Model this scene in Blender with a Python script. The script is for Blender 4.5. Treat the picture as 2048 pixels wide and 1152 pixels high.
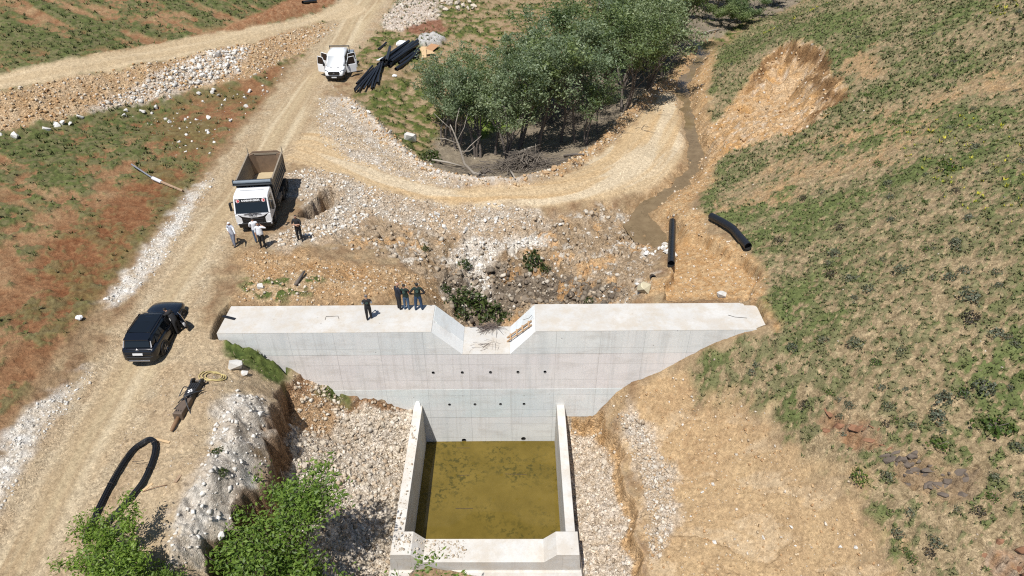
import bpy, bmesh, math, random
import numpy as np
from mathutils import Vector, Matrix, Euler
from mathutils.geometry import tessellate_polygon

for o in list(bpy.data.objects):
    bpy.data.objects.remove(o)
scene = bpy.context.scene
COL = scene.collection
random.seed(7)
RNG = np.random.default_rng(7)

# ------------------------------------------------------------------ camera
CAM_H, PITCH, LENS = 23.6, math.radians(36.5), 24.0
cam_data = bpy.data.cameras.new('camera')
cam_data.sensor_width = 36.0
cam_data.lens = LENS
cam_data.clip_start = 0.5
cam_data.clip_end = 3000
cam = bpy.data.objects.new('camera', cam_data)
cam.location = (0, 0, CAM_H)
cam.rotation_euler = (math.radians(90) - PITCH, 0, 0)
COL.objects.link(cam)
scene.camera = cam
scene.render.engine = 'CYCLES'
scene.cycles.use_denoising = False
scene.cycles.filter_width = 1.15
scene.render.resolution_x, scene.render.resolution_y = 1024, 576

# ------------------------------------------------------------------ sky, sun, exposure
SUN_DIR = Vector((0.20, 0.42, -1.0)).normalized()          # the way the light travels
SUN_EL = math.asin(-SUN_DIR.z)
world = bpy.data.worlds.new('World')
scene.world = world
world.use_nodes = True
wn = world.node_tree
wn.nodes.clear()
w_out = wn.nodes.new('ShaderNodeOutputWorld')
w_bg = wn.nodes.new('ShaderNodeBackground')
w_sky = wn.nodes.new('ShaderNodeTexSky')
w_sky.sky_type = 'NISHITA'
w_sky.sun_disc = False
w_sky.sun_elevation = SUN_EL
w_sky.sun_rotation = math.atan2(-SUN_DIR.x, -SUN_DIR.y) % (2 * math.pi)
w_sky.altitude = 1200
w_bg.inputs['Strength'].default_value = 0.085
wn.links.new(w_sky.outputs[0], w_bg.inputs[0])
wn.links.new(w_bg.outputs[0], w_out.inputs[0])
sun_data = bpy.data.lights.new('sun', 'SUN')
sun_data.energy = 5.0
sun_data.angle = math.radians(0.53)
sun_data.color = (1.0, 0.965, 0.91)
sun = bpy.data.objects.new('sun', sun_data)
sun.rotation_euler = SUN_DIR.to_track_quat('-Z', 'Y').to_euler()
sun.location = (-20, -20, 60)
COL.objects.link(sun)
scene.view_settings.view_transform = 'Standard'
scene.view_settings.look = 'None'
scene.view_settings.exposure = 0.26
scene.view_settings.gamma = 1.0
scene.view_settings.use_curve_mapping = False

# ------------------------------------------------------------------ survey helpers (photo pixels of the 2048 px frame -> metres)
FPX = 2048 * LENS / 36.0
SP, CP = math.sin(PITCH), math.cos(PITCH)
def at(px, py, z=0.0):
    """point at height z seen at a photo pixel"""
    u, v = (px - 1024) / FPX, (py - 576) / FPX
    dz = SP + v * CP
    t = (CAM_H - z) / dz
    return Vector((u * t, (CP - v * SP) * t, z))
def pix(p):
    d = Vector(p) - Vector((0, 0, CAM_H))
    dep = d.y * CP - d.z * SP
    up = d.y * SP + d.z * CP
    return (1024 + FPX * d.x / dep, 576 - FPX * up / dep)

# ------------------------------------------------------------------ numpy noise
def _hash(ix, iy, seed):
    h = (ix.astype(np.int64) * 374761393 + iy.astype(np.int64) * 668265263 + seed * 974634777) & 0xFFFFFFFF
    h = ((h ^ (h >> 13)) * 1274126177) & 0xFFFFFFFF
    h = h ^ (h >> 16)
    return (h & 0xFFFF).astype(np.float32) / 65535.0
def vnoise(x, y, seed=0):
    x = np.asarray(x, dtype=np.float32); y = np.asarray(y, dtype=np.float32)
    ix, iy = np.floor(x), np.floor(y)
    fx, fy = x - ix, y - iy
    fx = fx * fx * (3 - 2 * fx); fy = fy * fy * (3 - 2 * fy)
    a = _hash(ix, iy, seed); b = _hash(ix + 1, iy, seed)
    c = _hash(ix, iy + 1, seed); d = _hash(ix + 1, iy + 1, seed)
    return (a + (b - a) * fx) * (1 - fy) + (c + (d - c) * fx) * fy
def fbm(x, y, oct=4, seed=0, gain=0.5):
    """0..1, mean .5"""
    s = 0.0; a = 1.0; n = 0.0
    for i in range(oct):
        s = s + a * vnoise(x, y, seed + i * 17); n += a; a *= gain
        x, y = (x * 0.8 - y * 0.6) * 2.03 + 5.1, (x * 0.6 + y * 0.8) * 2.03 + 1.7
    return s / n
def sstep(a, b, x):
    t = np.clip((x - a) / (b - a), 0, 1)
    return t * t * (3 - 2 * t)

# ------------------------------------------------------------------ terrain: survey points, thin-plate surface
CTRL_PX = [
 # valley road and yard
 (30,1140,-1.2),(100,1000,-.9),(200,1100,-.9),(330,1000,-.4),(200,800,-.7),(280,700,-.6),(380,560,-.2),(330,800,-.4),(400,700,-.25),
 (425,640,-.05),(430,500,0),(470,400,.1),(560,300,.1),(600,200,.1),(650,120,.1),(720,50,.1),(760,0,.1),(540,480,0),(600,480,-.1),(560,560,-.15),
 (620,350,0),(700,230,-.1),(760,290,-.5),(310,900,-.5),(240,1000,-.7),
 # left field
 (200,560,.2),(100,700,.2),(0,800,.2),(0,1000,-.6),(-200,800,1),(0,600,1),(0,450,1.5),(200,450,.8),(350,380,.3),(200,300,1.2),(0,300,1.8),(400,250,.5),
 (540,150,.4),(-250,300,3),(-250,500,2.5),
 # upper track, its rubble bank, the slope above
 (0,165,3.9),(200,130,3.5),(300,118,3.0),(400,95,2.6),(550,62,1.7),(650,35,.8),(0,185,3.8),(150,155,3.4),(300,136,2.9),(420,106,2.4),(540,82,1.5),(640,55,.6),
 (0,258,2.0),(150,232,1.5),(280,200,1.1),(400,176,.8),(490,158,.6),(600,112,.3),(-200,200,4),(-200,230,3.6),(-200,300,2.4),
 (0,100,4.4),(0,0,5.6),(200,60,4.0),(300,0,4.3),(450,40,2.9),(550,0,2.6),(620,0,1.4),(-250,50,5.2),
 # top middle
 (850,40,-.2),(900,10,-.2),(860,90,-.6),(780,130,-.4),(800,170,-.8),(800,230,-1.2),(740,160,-.2),(1000,0,-.8),(1100,50,-1.4),(720,200,-.3),
 # grove floor
 (870,300,-1.9),(950,330,-2.6),(1050,300,-2.8),(1150,270,-2.8),(1200,220,-2.8),(1250,150,-2.6),(1330,100,-2.1),(1000,200,-2.2),(1100,150,-2.3),(1400,60,-1.9),(1500,40,-2.0),
 # haul road across the valley
 (700,330,-.2),(800,370,-.7),(900,395,-1),(1000,400,-1.1),(1100,390,-1.2),(1200,360,-1.3),(1280,310,-1.4),(1320,240,-1.5),(1310,190,-1.8),
 (980,362,-1.2),(1150,332,-1.5),(1250,245,-1.7),(860,360,-.9),
 (750,440,-1.0),(900,455,-1.9),(1000,462,-2.1),(1100,445,-2),(1200,420,-1.8),(700,470,-.7),(640,430,-.25),
 # pit behind the dam
 (700,560,-.7),(800,570,-1.0),(845,590,-1.5),(880,540,-2.2),(900,610,-3.2),(960,635,-4.4),(1010,620,-4.4),(960,570,-3.8),(960,500,-2.6),(1050,580,-3.4),
 (1040,500,-2.4),(1150,570,-2.6),(1120,480,-2.2),(1200,590,-1.7),(1220,500,-1.9),(1260,570,-1.3),(1300,500,-1.5),
 (480,600,-.05),(600,600,-.35),(750,600,-.7),
 (1340,540,-.6),(1400,500,-.3),(1480,520,.1),(1400,580,-.2),(1480,590,.1),(1310,590,-.7),
 # stream
 (1320,475,-2.0),(1290,430,-2.0),(1350,370,-2.0),(1390,300,-2.0),(1385,240,-1.95),(1370,180,-1.9),(1400,110,-1.8),
 (1350,440,-1.1),(1420,400,-.6),(1440,330,-.8),(1425,250,-1.2),
 # below the dam, left bank
 (440,705,-.5),(520,705,-1.3),(580,748,-2.8),(640,765,-3.6),(700,805,-5.1),(725,795,-4.7),(780,812,-5.4),(828,832,-6.0),
 (450,780,-.2),(500,800,-.7),(420,950,-.2),(480,900,-.9),(450,1000,-.9),(380,1080,-.5),(340,1130,-.6),
 (560,870,-1.9),(560,950,-2.2),(540,1050,-2.5),(500,1120,-2.6),(650,860,-3.3),(650,950,-3.7),(640,1080,-4.2),(760,880,-4.6),(790,950,-5.0),(760,1080,-5.3),(700,1180,-5.6),
 # below the dam, right bank
 (1150,852,-6.9),(1200,852,-6.9),(1180,1000,-6.9),(1220,1140,-7.0),
 (1250,900,-6.2),(1275,960,-6.2),(1285,1100,-6.4),(1320,900,-5.5),(1340,1000,-5.6),(1350,1130,-5.9),(1300,775,-3.8),(1400,722,-1.8),(1225,808,-5.2),
 (1400,800,-3.3),(1400,900,-4.6),(1500,800,-2),(1500,900,-3.4),(1500,1000,-4.4),(1600,1140,-4.8),(1600,700,.5),(1450,690,-.8),
]
CTRL_W = [
 (-90,40,6),(-90,80,8),(-90,120,12),(-40,145,8),(-10,145,1),(20,145,-3),(48,115,-3),(75,130,0),(90,90,18),(90,50,36),(90,20,34),(60,0,24),(32,0,6),(15,0,-6),
 (0,2,-9),(-10,2,-7),(-16,2,-2),(-20,2,-1.5),(-40,2,1),(-90,2,4),
 (12,11,-6),(20,12,-1.5),(30,12,4.5),(45,12,13),(16,20,-.8),(21,20,2),(30,20,7),(45,20,15),(14.2,28,.5),(20,28,3.6),(30,28,9),(45,28,16),
 (16.3,38,.6),(22,38,3.5),(32,38,8.5),(48,38,16),(19,54,.4),(25,54,3.5),(38,54,10),(55,54,18),(22,66,.3),(28,66,3.3),(40,66,9),(58,66,17),
 (25,76,0),(31,76,3.6),(42,76,8.5),(60,76,16),(27,86,-2.5),(33,86,-.8),(45,86,3),(60,86,9),(30,98,-3),(45,98,-2),(62,98,2),(10,110,-2),(-20,110,.5),
]
_pts = [at(*c) for c in CTRL_PX] + [Vector(c) for c in CTRL_W]
PX = np.array([(p.x, p.y) for p in _pts]); PZ = np.array([p.z for p in _pts])
def _U(r2):
    return np.where(r2 > 1e-9, r2 * np.log(r2 + 1e-12), 0.0)
n = len(PX)
S0 = 30.0
Q = PX / S0
d2 = ((Q[:, None] - Q[None]) ** 2).sum(-1)
A = np.zeros((n + 3, n + 3)); A[:n, :n] = _U(d2) + np.eye(n) * 2e-4
A[:n, n] = 1; A[:n, n + 1:] = Q; A[n, :n] = 1; A[n + 1:, :n] = Q.T
W = np.linalg.solve(A, np.concatenate([PZ, np.zeros(3)]))
GX0, GX1, GY0, GY1, GD = -95.0, 95.0, 0.0, 150.0, 0.25
gx = np.arange(GX0, GX1 + 1e-6, GD); gy = np.arange(GY0, GY1 + 1e-6, GD)
def tps(X, Y):
    out = np.full(X.shape, W[n]) + W[n + 1] * X / S0 + W[n + 2] * Y / S0
    for i in range(n):
        out += W[i] * _U((X / S0 - Q[i, 0]) ** 2 + (Y / S0 - Q[i, 1]) ** 2)
    return out
def resample(grid, xs, ys, X, Y):
    fx = np.clip((X - xs[0]) / (xs[1] - xs[0]), 0, len(xs) - 1.001)
    fy = np.clip((Y - ys[0]) / (ys[1] - ys[0]), 0, len(ys) - 1.001)
    ix = fx.astype(np.int32); iy = fy.astype(np.int32)
    fx = fx - ix; fy = fy - iy
    return ((grid[iy, ix] * (1 - fx) + grid[iy, ix + 1] * fx) * (1 - fy)
            + (grid[iy + 1, ix] * (1 - fx) + grid[iy + 1, ix + 1] * fx) * fy)
cx = np.arange(GX0, GX1 + 2.1, 1.0); cy = np.arange(GY0, GY1 + 2.1, 1.0)
MX, MY = np.meshgrid(gx, gy)
_cmx, _cmy = np.meshgrid(np.arange(GX0, GX1 + .6, .5), np.arange(GY0, GY1 + .6, .5))
HG = resample(tps(_cmx, _cmy), np.arange(GX0, GX1 + .6, .5), np.arange(GY0, GY1 + .6, .5), MX, MY)
HG = np.clip(HG, -10, 45)
def samp(grid, X, Y):
    return resample(grid, gx, gy, X, Y)

def on(px, py, lift=0.0):
    """where the ray through a photo pixel meets the ground"""
    u, v = (px - 1024) / FPX, (py - 576) / FPX
    d = np.array((u, CP - v * SP, -(SP + v * CP)))
    ts = np.arange(12, 190, 0.15)
    P = np.array((0, 0, CAM_H)) + ts[:, None] * d
    below = P[:, 2] < samp(HG, P[:, 0], P[:, 1])
    if not below.any():
        return at(px, py, -1)
    i = int(np.argmax(below))
    lo, hi = ts[max(i - 1, 0)], ts[i]
    for _ in range(12):
        m = (lo + hi) / 2
        p = np.array((0, 0, CAM_H)) + m * d
        if p[2] < samp(HG, np.array([p[0]]), np.array([p[1]]))[0]: hi = m
        else: lo = m
    p = np.array((0, 0, CAM_H)) + hi * d
    return Vector((p[0], p[1], p[2] + lift))

def sdf_poly(pts, X=None, Y=None):
    """distance to a closed outline, positive inside"""
    X = MX if X is None else X; Y = MY if Y is None else Y
    d = np.full(X.shape, 1e9); inside = np.zeros(X.shape, bool)
    k = len(pts)
    for i in range(k):
        ax, ay = pts[i]; bx, by = pts[(i + 1) % k]
        ex, ey = bx - ax, by - ay
        L = ex * ex + ey * ey + 1e-9
        t = np.clip(((X - ax) * ex + (Y - ay) * ey) / L, 0, 1)
        d = np.minimum(d, (X - ax - ex * t) ** 2 + (Y - ay - ey * t) ** 2)
        c = ((ay > Y) != (by > Y)) & (X < ex * (Y - ay) / (ey if abs(ey) > 1e-9 else 1e-9) + ax)
        inside ^= c
    d = np.sqrt(d)
    return np.where(inside, d, -d)
def sdf_line(pts):
    """signed distance to an open line (positive to its right) and the distance run along it"""
    best = np.full(MX.shape, 1e18); sg = np.zeros(MX.shape); al = np.zeros(MX.shape); run = 0
    for (ax, ay), (bx, by) in zip(pts[:-1], pts[1:]):
        ex, ey = bx - ax, by - ay
        L = math.hypot(ex, ey) + 1e-9
        t = np.clip(((MX - ax) * ex + (MY - ay) * ey) / (L * L), 0, 1)
        dd = (MX - ax - ex * t) ** 2 + (MY - ay - ey * t) ** 2
        m = dd < best
        cr = np.where((MX - ax) * ey - (MY - ay) * ex >= 0, 1.0, -1.0)
        best = np.where(m, dd, best); sg = np.where(m, cr, sg); al = np.where(m, run + t * L, al)
        run += L
    return np.sqrt(best) * sg, al
def outline(px_list, z=None):
    return [((at(x, y, z) if z is not None else on(x, y)).xy[:]) for x, y in px_list]
def smooth_line(pts, k=6):
    out = []
    P = [np.array(p) for p in pts]
    P = [2 * P[0] - P[1]] + P + [2 * P[-1] - P[-2]]
    for i in range(1, len(P) - 2):
        for j in range(k):
            t = j / k
            out.append(0.5 * ((2 * P[i]) + (P[i + 1] - P[i - 1]) * t + (2 * P[i - 1] - 5 * P[i] + 4 * P[i + 1] - P[i + 2]) * t * t
                              + (3 * P[i] - P[i - 1] - 3 * P[i + 1] + P[i + 2]) * t ** 3))
    out.append(P[-2])
    return out

# ------------------------------------------------------------------ ground features cut into the surface
DAM_YAW = 0.011
def dam_y(x): return 27.9 + DAM_YAW * (x + 8.0)
DAM_X0, DAM_X1, DAM_T = -15.75, 14.6, 2.35
BAS_X0, BAS_X1 = -5.22, 2.60            # inner faces of the stilling basin
WATER_Z, WALL_Z = -8.75, -5.58

CUTS = []                                 # raw faces: (distance field, depth, width of the face)
def lower(sd, depth, w):
    CUTS.append((sd, depth * np.ones_like(MX), w))

# rubble floor left of the basin, with a raw bank
gully_px = [(560,770),(600,748),(640,752),(700,800),(725,785),(830,800),(900,900),(820,1200),(560,1300),(420,1200),(395,1130),(440,1080),(470,1020),(515,960),(530,905),(535,860),(548,815)]
GUL = sdf_poly(outline(gully_px)) + (fbm(MX * 1.4, MY * 1.4, 4, 3, .6) - .5) * 1.9
_gw = sstep(26.9, 25.6, MY)
lower(GUL, .35 + 1.75 * _gw, .16)
# rubble floor right of the basin
gr_px = [(1130,830),(1205,838),(1232,872),(1255,950),(1268,1010),(1275,1090),(1300,1160),(1340,1300),(1100,1300),(1050,900)]
GUR = sdf_poly(outline(gr_px)) + (fbm(MX * 1.0, MY * 1.0, 3, 5) - .5) * 1.0
lower(GUR, 0.7, 0.2)
# excavated scar in the hillside
scar_px = [(1385,325),(1400,262),(1440,235),(1470,195),(1505,145),(1540,105),(1578,82),(1622,84),(1648,108),(1656,138),(1684,165),(1686,195),(1648,232),(1595,265),(1530,285),(1465,300),(1420,335)]
SCAR = sdf_poly(outline(scar_px)) + (fbm(MX * .8, MY * .8, 4, 8) - .5) * 2.6
_mid = on(1480, 262)
_up = np.clip((MX - _mid.x) / 9.0, 0.1, 1.0)
HG = HG - 2.3 * sstep(0, 3.2, SCAR) * _up
lower(SCAR, .55 * _up, .4)
# small raw face beside the right end of the crest
rf_px = [(1500,600),(1530,540),(1500,520),(1400,470),(1350,480),(1330,600)]
RFACE = sdf_poly(outline(rf_px)) + (fbm(MX * 1.2, MY * 1.2, 3, 9) - .5) * .8
lower(RFACE, 0.7, 0.18)
# hole in the fill beside the truck
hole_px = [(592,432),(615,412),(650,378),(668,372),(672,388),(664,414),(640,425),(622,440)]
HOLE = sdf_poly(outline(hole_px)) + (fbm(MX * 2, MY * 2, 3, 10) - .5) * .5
lower(HOLE, 1.7, 0.14)
# clay mound on the left bank
cl_px = [(470,775),(530,800),(545,850),(525,930),(500,990),(455,1040),(410,1110),(345,1160),(330,1080),(365,1020),(400,930),(430,840)]
CLAY = sdf_poly(outline(cl_px)) + (fbm(MX * .9, MY * .9, 3, 11) - .5) * 1.2
HG = HG + .55 * sstep(0, 1.1, CLAY) * (0.4 + fbm(MX * .7, MY * .7, 3, 12))
# red bank above the upper track
rb_px = [(180,112),(330,92),(470,58),(590,36),(680,5),(660,-12),(600,-8),(560,8),(440,62),(300,92)]
RBANK = sdf_poly(outline(rb_px))
HG = HG + .3 * sstep(-.5, 1.2, RBANK)
# windrow of spoil along the inner edge of the haul road
berm_l = smooth_line(outline([(700,205),(760,262),(820,318),(880,352),(960,366),(1040,364),(1120,342),(1190,300),(1240,250),(1285,205),(1330,165)]), 5)
BERM, BERM_A = sdf_line(berm_l)
HG = HG + .45 * np.exp(-(BERM / .55) ** 2) * (0.4 + 1.2 * fbm(MX * .8, MY * .8, 3, 13))
# stream bed
stream_l = smooth_line(outline([(1322,474),(1300,448),(1282,418),(1300,398),(1345,372),(1378,338),(1396,306),(1388,270),(1382,235),(1376,200),(1368,165),(1392,125),(1420,85)]), 6)
STR, STR_A = sdf_line(stream_l)
sw = 0.26 + 0.75 * np.exp(-(STR_A - 1.6) ** 2 / 5) + .14 * np.sin(STR_A * 1.3)
STR_Z = -2.34 + .004 * STR_A
_ch = 1 - sstep(sw * .5, sw + 1.1, np.abs(STR) + (fbm(MX * 1.1, MY * 1.1, 3, 15) - .5) * .7)
HG = HG + (np.minimum(HG, STR_Z - .22) - HG) * _ch
# footprint of the dam and of the basin
damfoot = np.minimum(np.minimum(MX - (DAM_X0 - .35), (DAM_X1 - 1.0) - MX), np.minimum(MY - (dam_y(MX) + .25), (dam_y(MX) + DAM_T - .25) - MY))
HG = np.where(damfoot > 0, np.minimum(HG, -2.6), HG)
slot = np.minimum(np.minimum(MX - (DAM_X0 - .42), -12.6 - MX), np.minimum(MY - (dam_y(MX) - .25), (dam_y(MX) + DAM_T + .35) - MY)) + (fbm(MX * 1.6, MY * 1.6, 3, 14) - .5) * .5
lower(slot, 1.5, .14)
# the ground keeps just under the crest everywhere along it except over its right end
near_dam = np.minimum(np.minimum(MX - (DAM_X0 + .3), 12.9 - MX), np.minimum(MY - (dam_y(MX) - .7), (dam_y(MX) + DAM_T + .9) - MY))
HG = np.where(near_dam > 0, np.minimum(HG, -.13), HG)
bas = np.minimum(np.minimum(MX - (BAS_X0 - .25), (BAS_X1 + .25) - MX), np.minimum(MY - 18.3, dam_y(MX) + .6 - MY))
HG = np.where(bas > 0, -10.5, HG)

HGS = HG.copy()
for _sd, _dp, _w in CUTS: HG = HG - _dp * sstep(0, _w, _sd)

# ------------------------------------------------------------------ zones of the ground (outlines on the surface)
ZP = dict(
 road=[(-60,1100),(0,1020),(110,838),(215,690),(300,560),(370,445),(425,350),(475,285),(530,215),(600,128),(655,50),(690,-20),(800,-20),(745,70),(705,110),(655,175),(640,250),(600,300),(560,350),(490,440),(420,560),(375,700),(310,810),(240,930),(160,1080),(110,1180),(40,1300),(-200,1300)],
 track=[(-80,155),(0,150),(120,122),(250,100),(380,74),(480,58),(560,45),(640,25),(690,-2),(740,20),(700,36),(640,45),(520,82),(400,104),(280,128),(150,150),(0,182),(-80,192)],
 embank=[(-80,192),(0,182),(150,150),(280,128),(400,104),(520,82),(640,46),(680,48),(640,82),(585,116),(500,155),(400,178),(300,198),(200,218),(100,244),(0,264),(-80,272)],
 whitebank=[(290,168),(380,118),(470,92),(500,100),(482,140),(420,165),(330,190),(230,212),(180,222),(215,196)],
 apron=[(640,195),(690,196),(735,235),(790,285),(835,320),(880,352),(960,366),(900,378),(800,355),(700,322),(645,290),(632,240)],
 whiteyard=[(575,345),(640,335),(720,362),(800,392),(900,410),(1000,408),(1075,420),(1090,440),(1040,462),(940,470),(830,455),(740,435),(690,470),(560,500),(545,480),(600,440),(610,400),(570,400)],
 haul=[(600,270),(640,258),(700,315),(800,352),(900,376),(980,372),(1060,368),(1140,344),(1210,300),(1265,250),(1300,205),(1340,180),(1372,215),(1382,280),(1352,345),(1290,388),(1200,405),(1090,412),(980,410),(880,405),(780,385),(700,355),(620,335),(570,320)],
 orangeup=[(1290,215),(1330,165),(1370,110),(1420,85),(1432,115),(1412,180),(1420,250),(1430,320),(1420,370),(1380,410),(1420,440),(1400,480),(1345,470),(1300,400),(1370,340),(1395,300),(1380,220)],
 orangedam=[(1330,480),(1400,458),(1460,480),(1510,520),(1535,560),(1520,600),(1550,650),(1500,640),(1470,600),(1330,600),(1250,600),(1290,560),(1340,550)],
 soildam=[(480,500),(600,505),(720,530),(800,540),(860,560),(890,610),(700,612),(470,610),(500,560)],
 pit=[(700,440),(820,455),(960,470),(1100,440),(1220,410),(1280,440),(1320,480),(1300,560),(1250,610),(1060,640),(900,640),(860,560),(800,520),(700,500),(650,470)],
 pitwhite=[(930,470),(985,468),(1100,478),(1090,492),(1000,500),(975,540),(985,600),(955,600),(940,540),(900,520),(920,495)],
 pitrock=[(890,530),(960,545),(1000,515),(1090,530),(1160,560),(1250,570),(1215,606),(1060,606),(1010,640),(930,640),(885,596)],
 scar=scar_px, clay=cl_px, gully=gully_px, gright=gr_px,
 bareright=[(1205,838),(1230,800),(1300,770),(1370,745),(1400,800),(1470,800),(1540,830),(1570,870),(1600,930),(1680,980),(1740,1060),(1780,1180),(1700,1300),(1330,1300),(1290,1150),(1270,1000),(1240,880)],
 greyright=[(1235,830),(1275,822),(1300,870),(1340,930),(1350,1000),(1330,1100),(1300,1120),(1290,1000),(1275,930),(1255,880)],
 grassl=[(440,690),(520,695),(565,720),(578,745),(560,775),(535,760),(500,735),(445,715)],
 grassl2=[(640,745),(690,785),(705,812),(680,805),(640,785)],
 grassyard=[(478,560),(560,560),(610,540),(640,560),(600,600),(560,606),(500,590)],
 grove=[(850,325),(900,350),(960,364),(1060,362),(1130,338),(1195,295),(1245,240),(1290,195),(1335,155),(1380,95),(1440,70),(1620,-10),(1620,-80),(1350,-80),(1250,60),(1100,160),(960,220),(870,280)],
 meadow=[(715,190),(780,160),(850,150),(900,220),(870,300),(840,318),(790,280),(740,235)],
 glade=[(930,180),(1080,170),(1070,240),(960,275),(930,240)],
 redrock=[(800,45),(870,30),(900,60),(850,72),(810,62)],
 palerock=[(760,40),(800,0),(870,0),(880,35),(800,62),(770,60)],
 gravelpile=[(828,90),(840,75),(870,72),(892,80),(880,92),(845,97)],
 red1=[(215,400),(300,335),(380,350),(370,395),(310,440),(270,520),(215,600),(130,612),(60,600),(60,540),(130,470)],
 red2=[(250,235),(360,205),(480,160),(600,112),(560,165),(480,240),(430,310),(380,335),(330,290)],
 red3=[(0,560),(80,560),(200,600),(200,680),(100,760),(40,830),(0,850)],
 redbank=rb_px,
 greenl1=[(-80,270),(60,255),(160,235),(280,215),(360,210),(300,260),(200,300),(120,360),(60,430),(-80,520)],
 greenl2=[(0,770),(60,765),(90,790),(60,830),(0,850)],
 wstrip1=[(425,345),(370,398),(330,450),(290,505),(245,560),(205,600),(245,605),(300,560),(345,500),(385,430),(425,370)],
 wstrip2=[(190,735),(120,775),(60,820),(0,890),(-60,980),(-60,1110),(10,1015),(80,890),(130,830),(185,760)],
 stripe1=[(1470,372),(1560,318),(1700,250),(1850,195),(2060,120),(2060,165),(1900,205),(1760,262),(1640,315),(1540,350)],
 stripe2=[(1440,420),(1520,372),(1640,320),(1760,300),(1800,240),(1860,230),(1780,320),(1640,370),(1520,420),(1470,450)],
 bareup=[(1690,110),(1740,90),(1760,140),(1740,170),(1690,150)],
 outcrop1=[(1655,835),(1700,838),(1760,870),(1780,890),(1720,880),(1660,862)],
 outcrop2=[(1780,900),(1830,905),(1880,940),(1935,950),(1920,985),(1860,985),(1800,945)],
 outcrop3=[(1970,1110),(2010,1085),(2080,1080),(2080,1180),(1990,1170)],
 yellow=[(1780,250),(1900,230),(2060,260),(2060,420),(1960,430),(1880,400),(1820,330)],
)
ZONE = {k: sdf_poly(outline(v)) for k, v in ZP.items()}
toe_px = [(1640,-10),(1560,28),(1480,70),(1435,105),(1418,180),(1425,250),(1440,300),(1420,370),(1400,430),(1440,440),(1520,530),(1530,600),(1550,655),(1420,705),(1370,745),(1400,800),(1540,830),(1600,930),(1690,980),(1760,1080),(1790,1250)]
HILL, _ = sdf_line(smooth_line(outline(toe_px), 3))
HILL = -HILL                                # positive on the hill (right of the toe, walking towards the camera)
ROADC = smooth_line(outline([(40,1180),(150,960),(285,710),(400,520),(520,340),(590,230),(660,120),(740,0)]), 5)
RDC, RDC_A = sdf_line(ROADC)
HAULC = smooth_line(outline([(600,300),(680,330),(780,368),(900,391),(1000,392),(1100,388),(1190,365),(1270,315),(1320,250),(1340,190)]), 5)
HLC, HLC_A = sdf_line(HAULC)
TRC, TRC_A = sdf_line(smooth_line(outline([(-60,172),(0,166),(150,135),(300,110),(450,80),(600,48),(690,15)]), 4))

def zmask(name, X, Y, feather=.5, warp=.8, freq=1.2, seed=0):
    s = samp(ZONE[name], X, Y) + (fbm(X * freq, Y * freq, 3, 40 + seed) - .5) * 2 * warp
    return sstep(-feather, feather, s)

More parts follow.
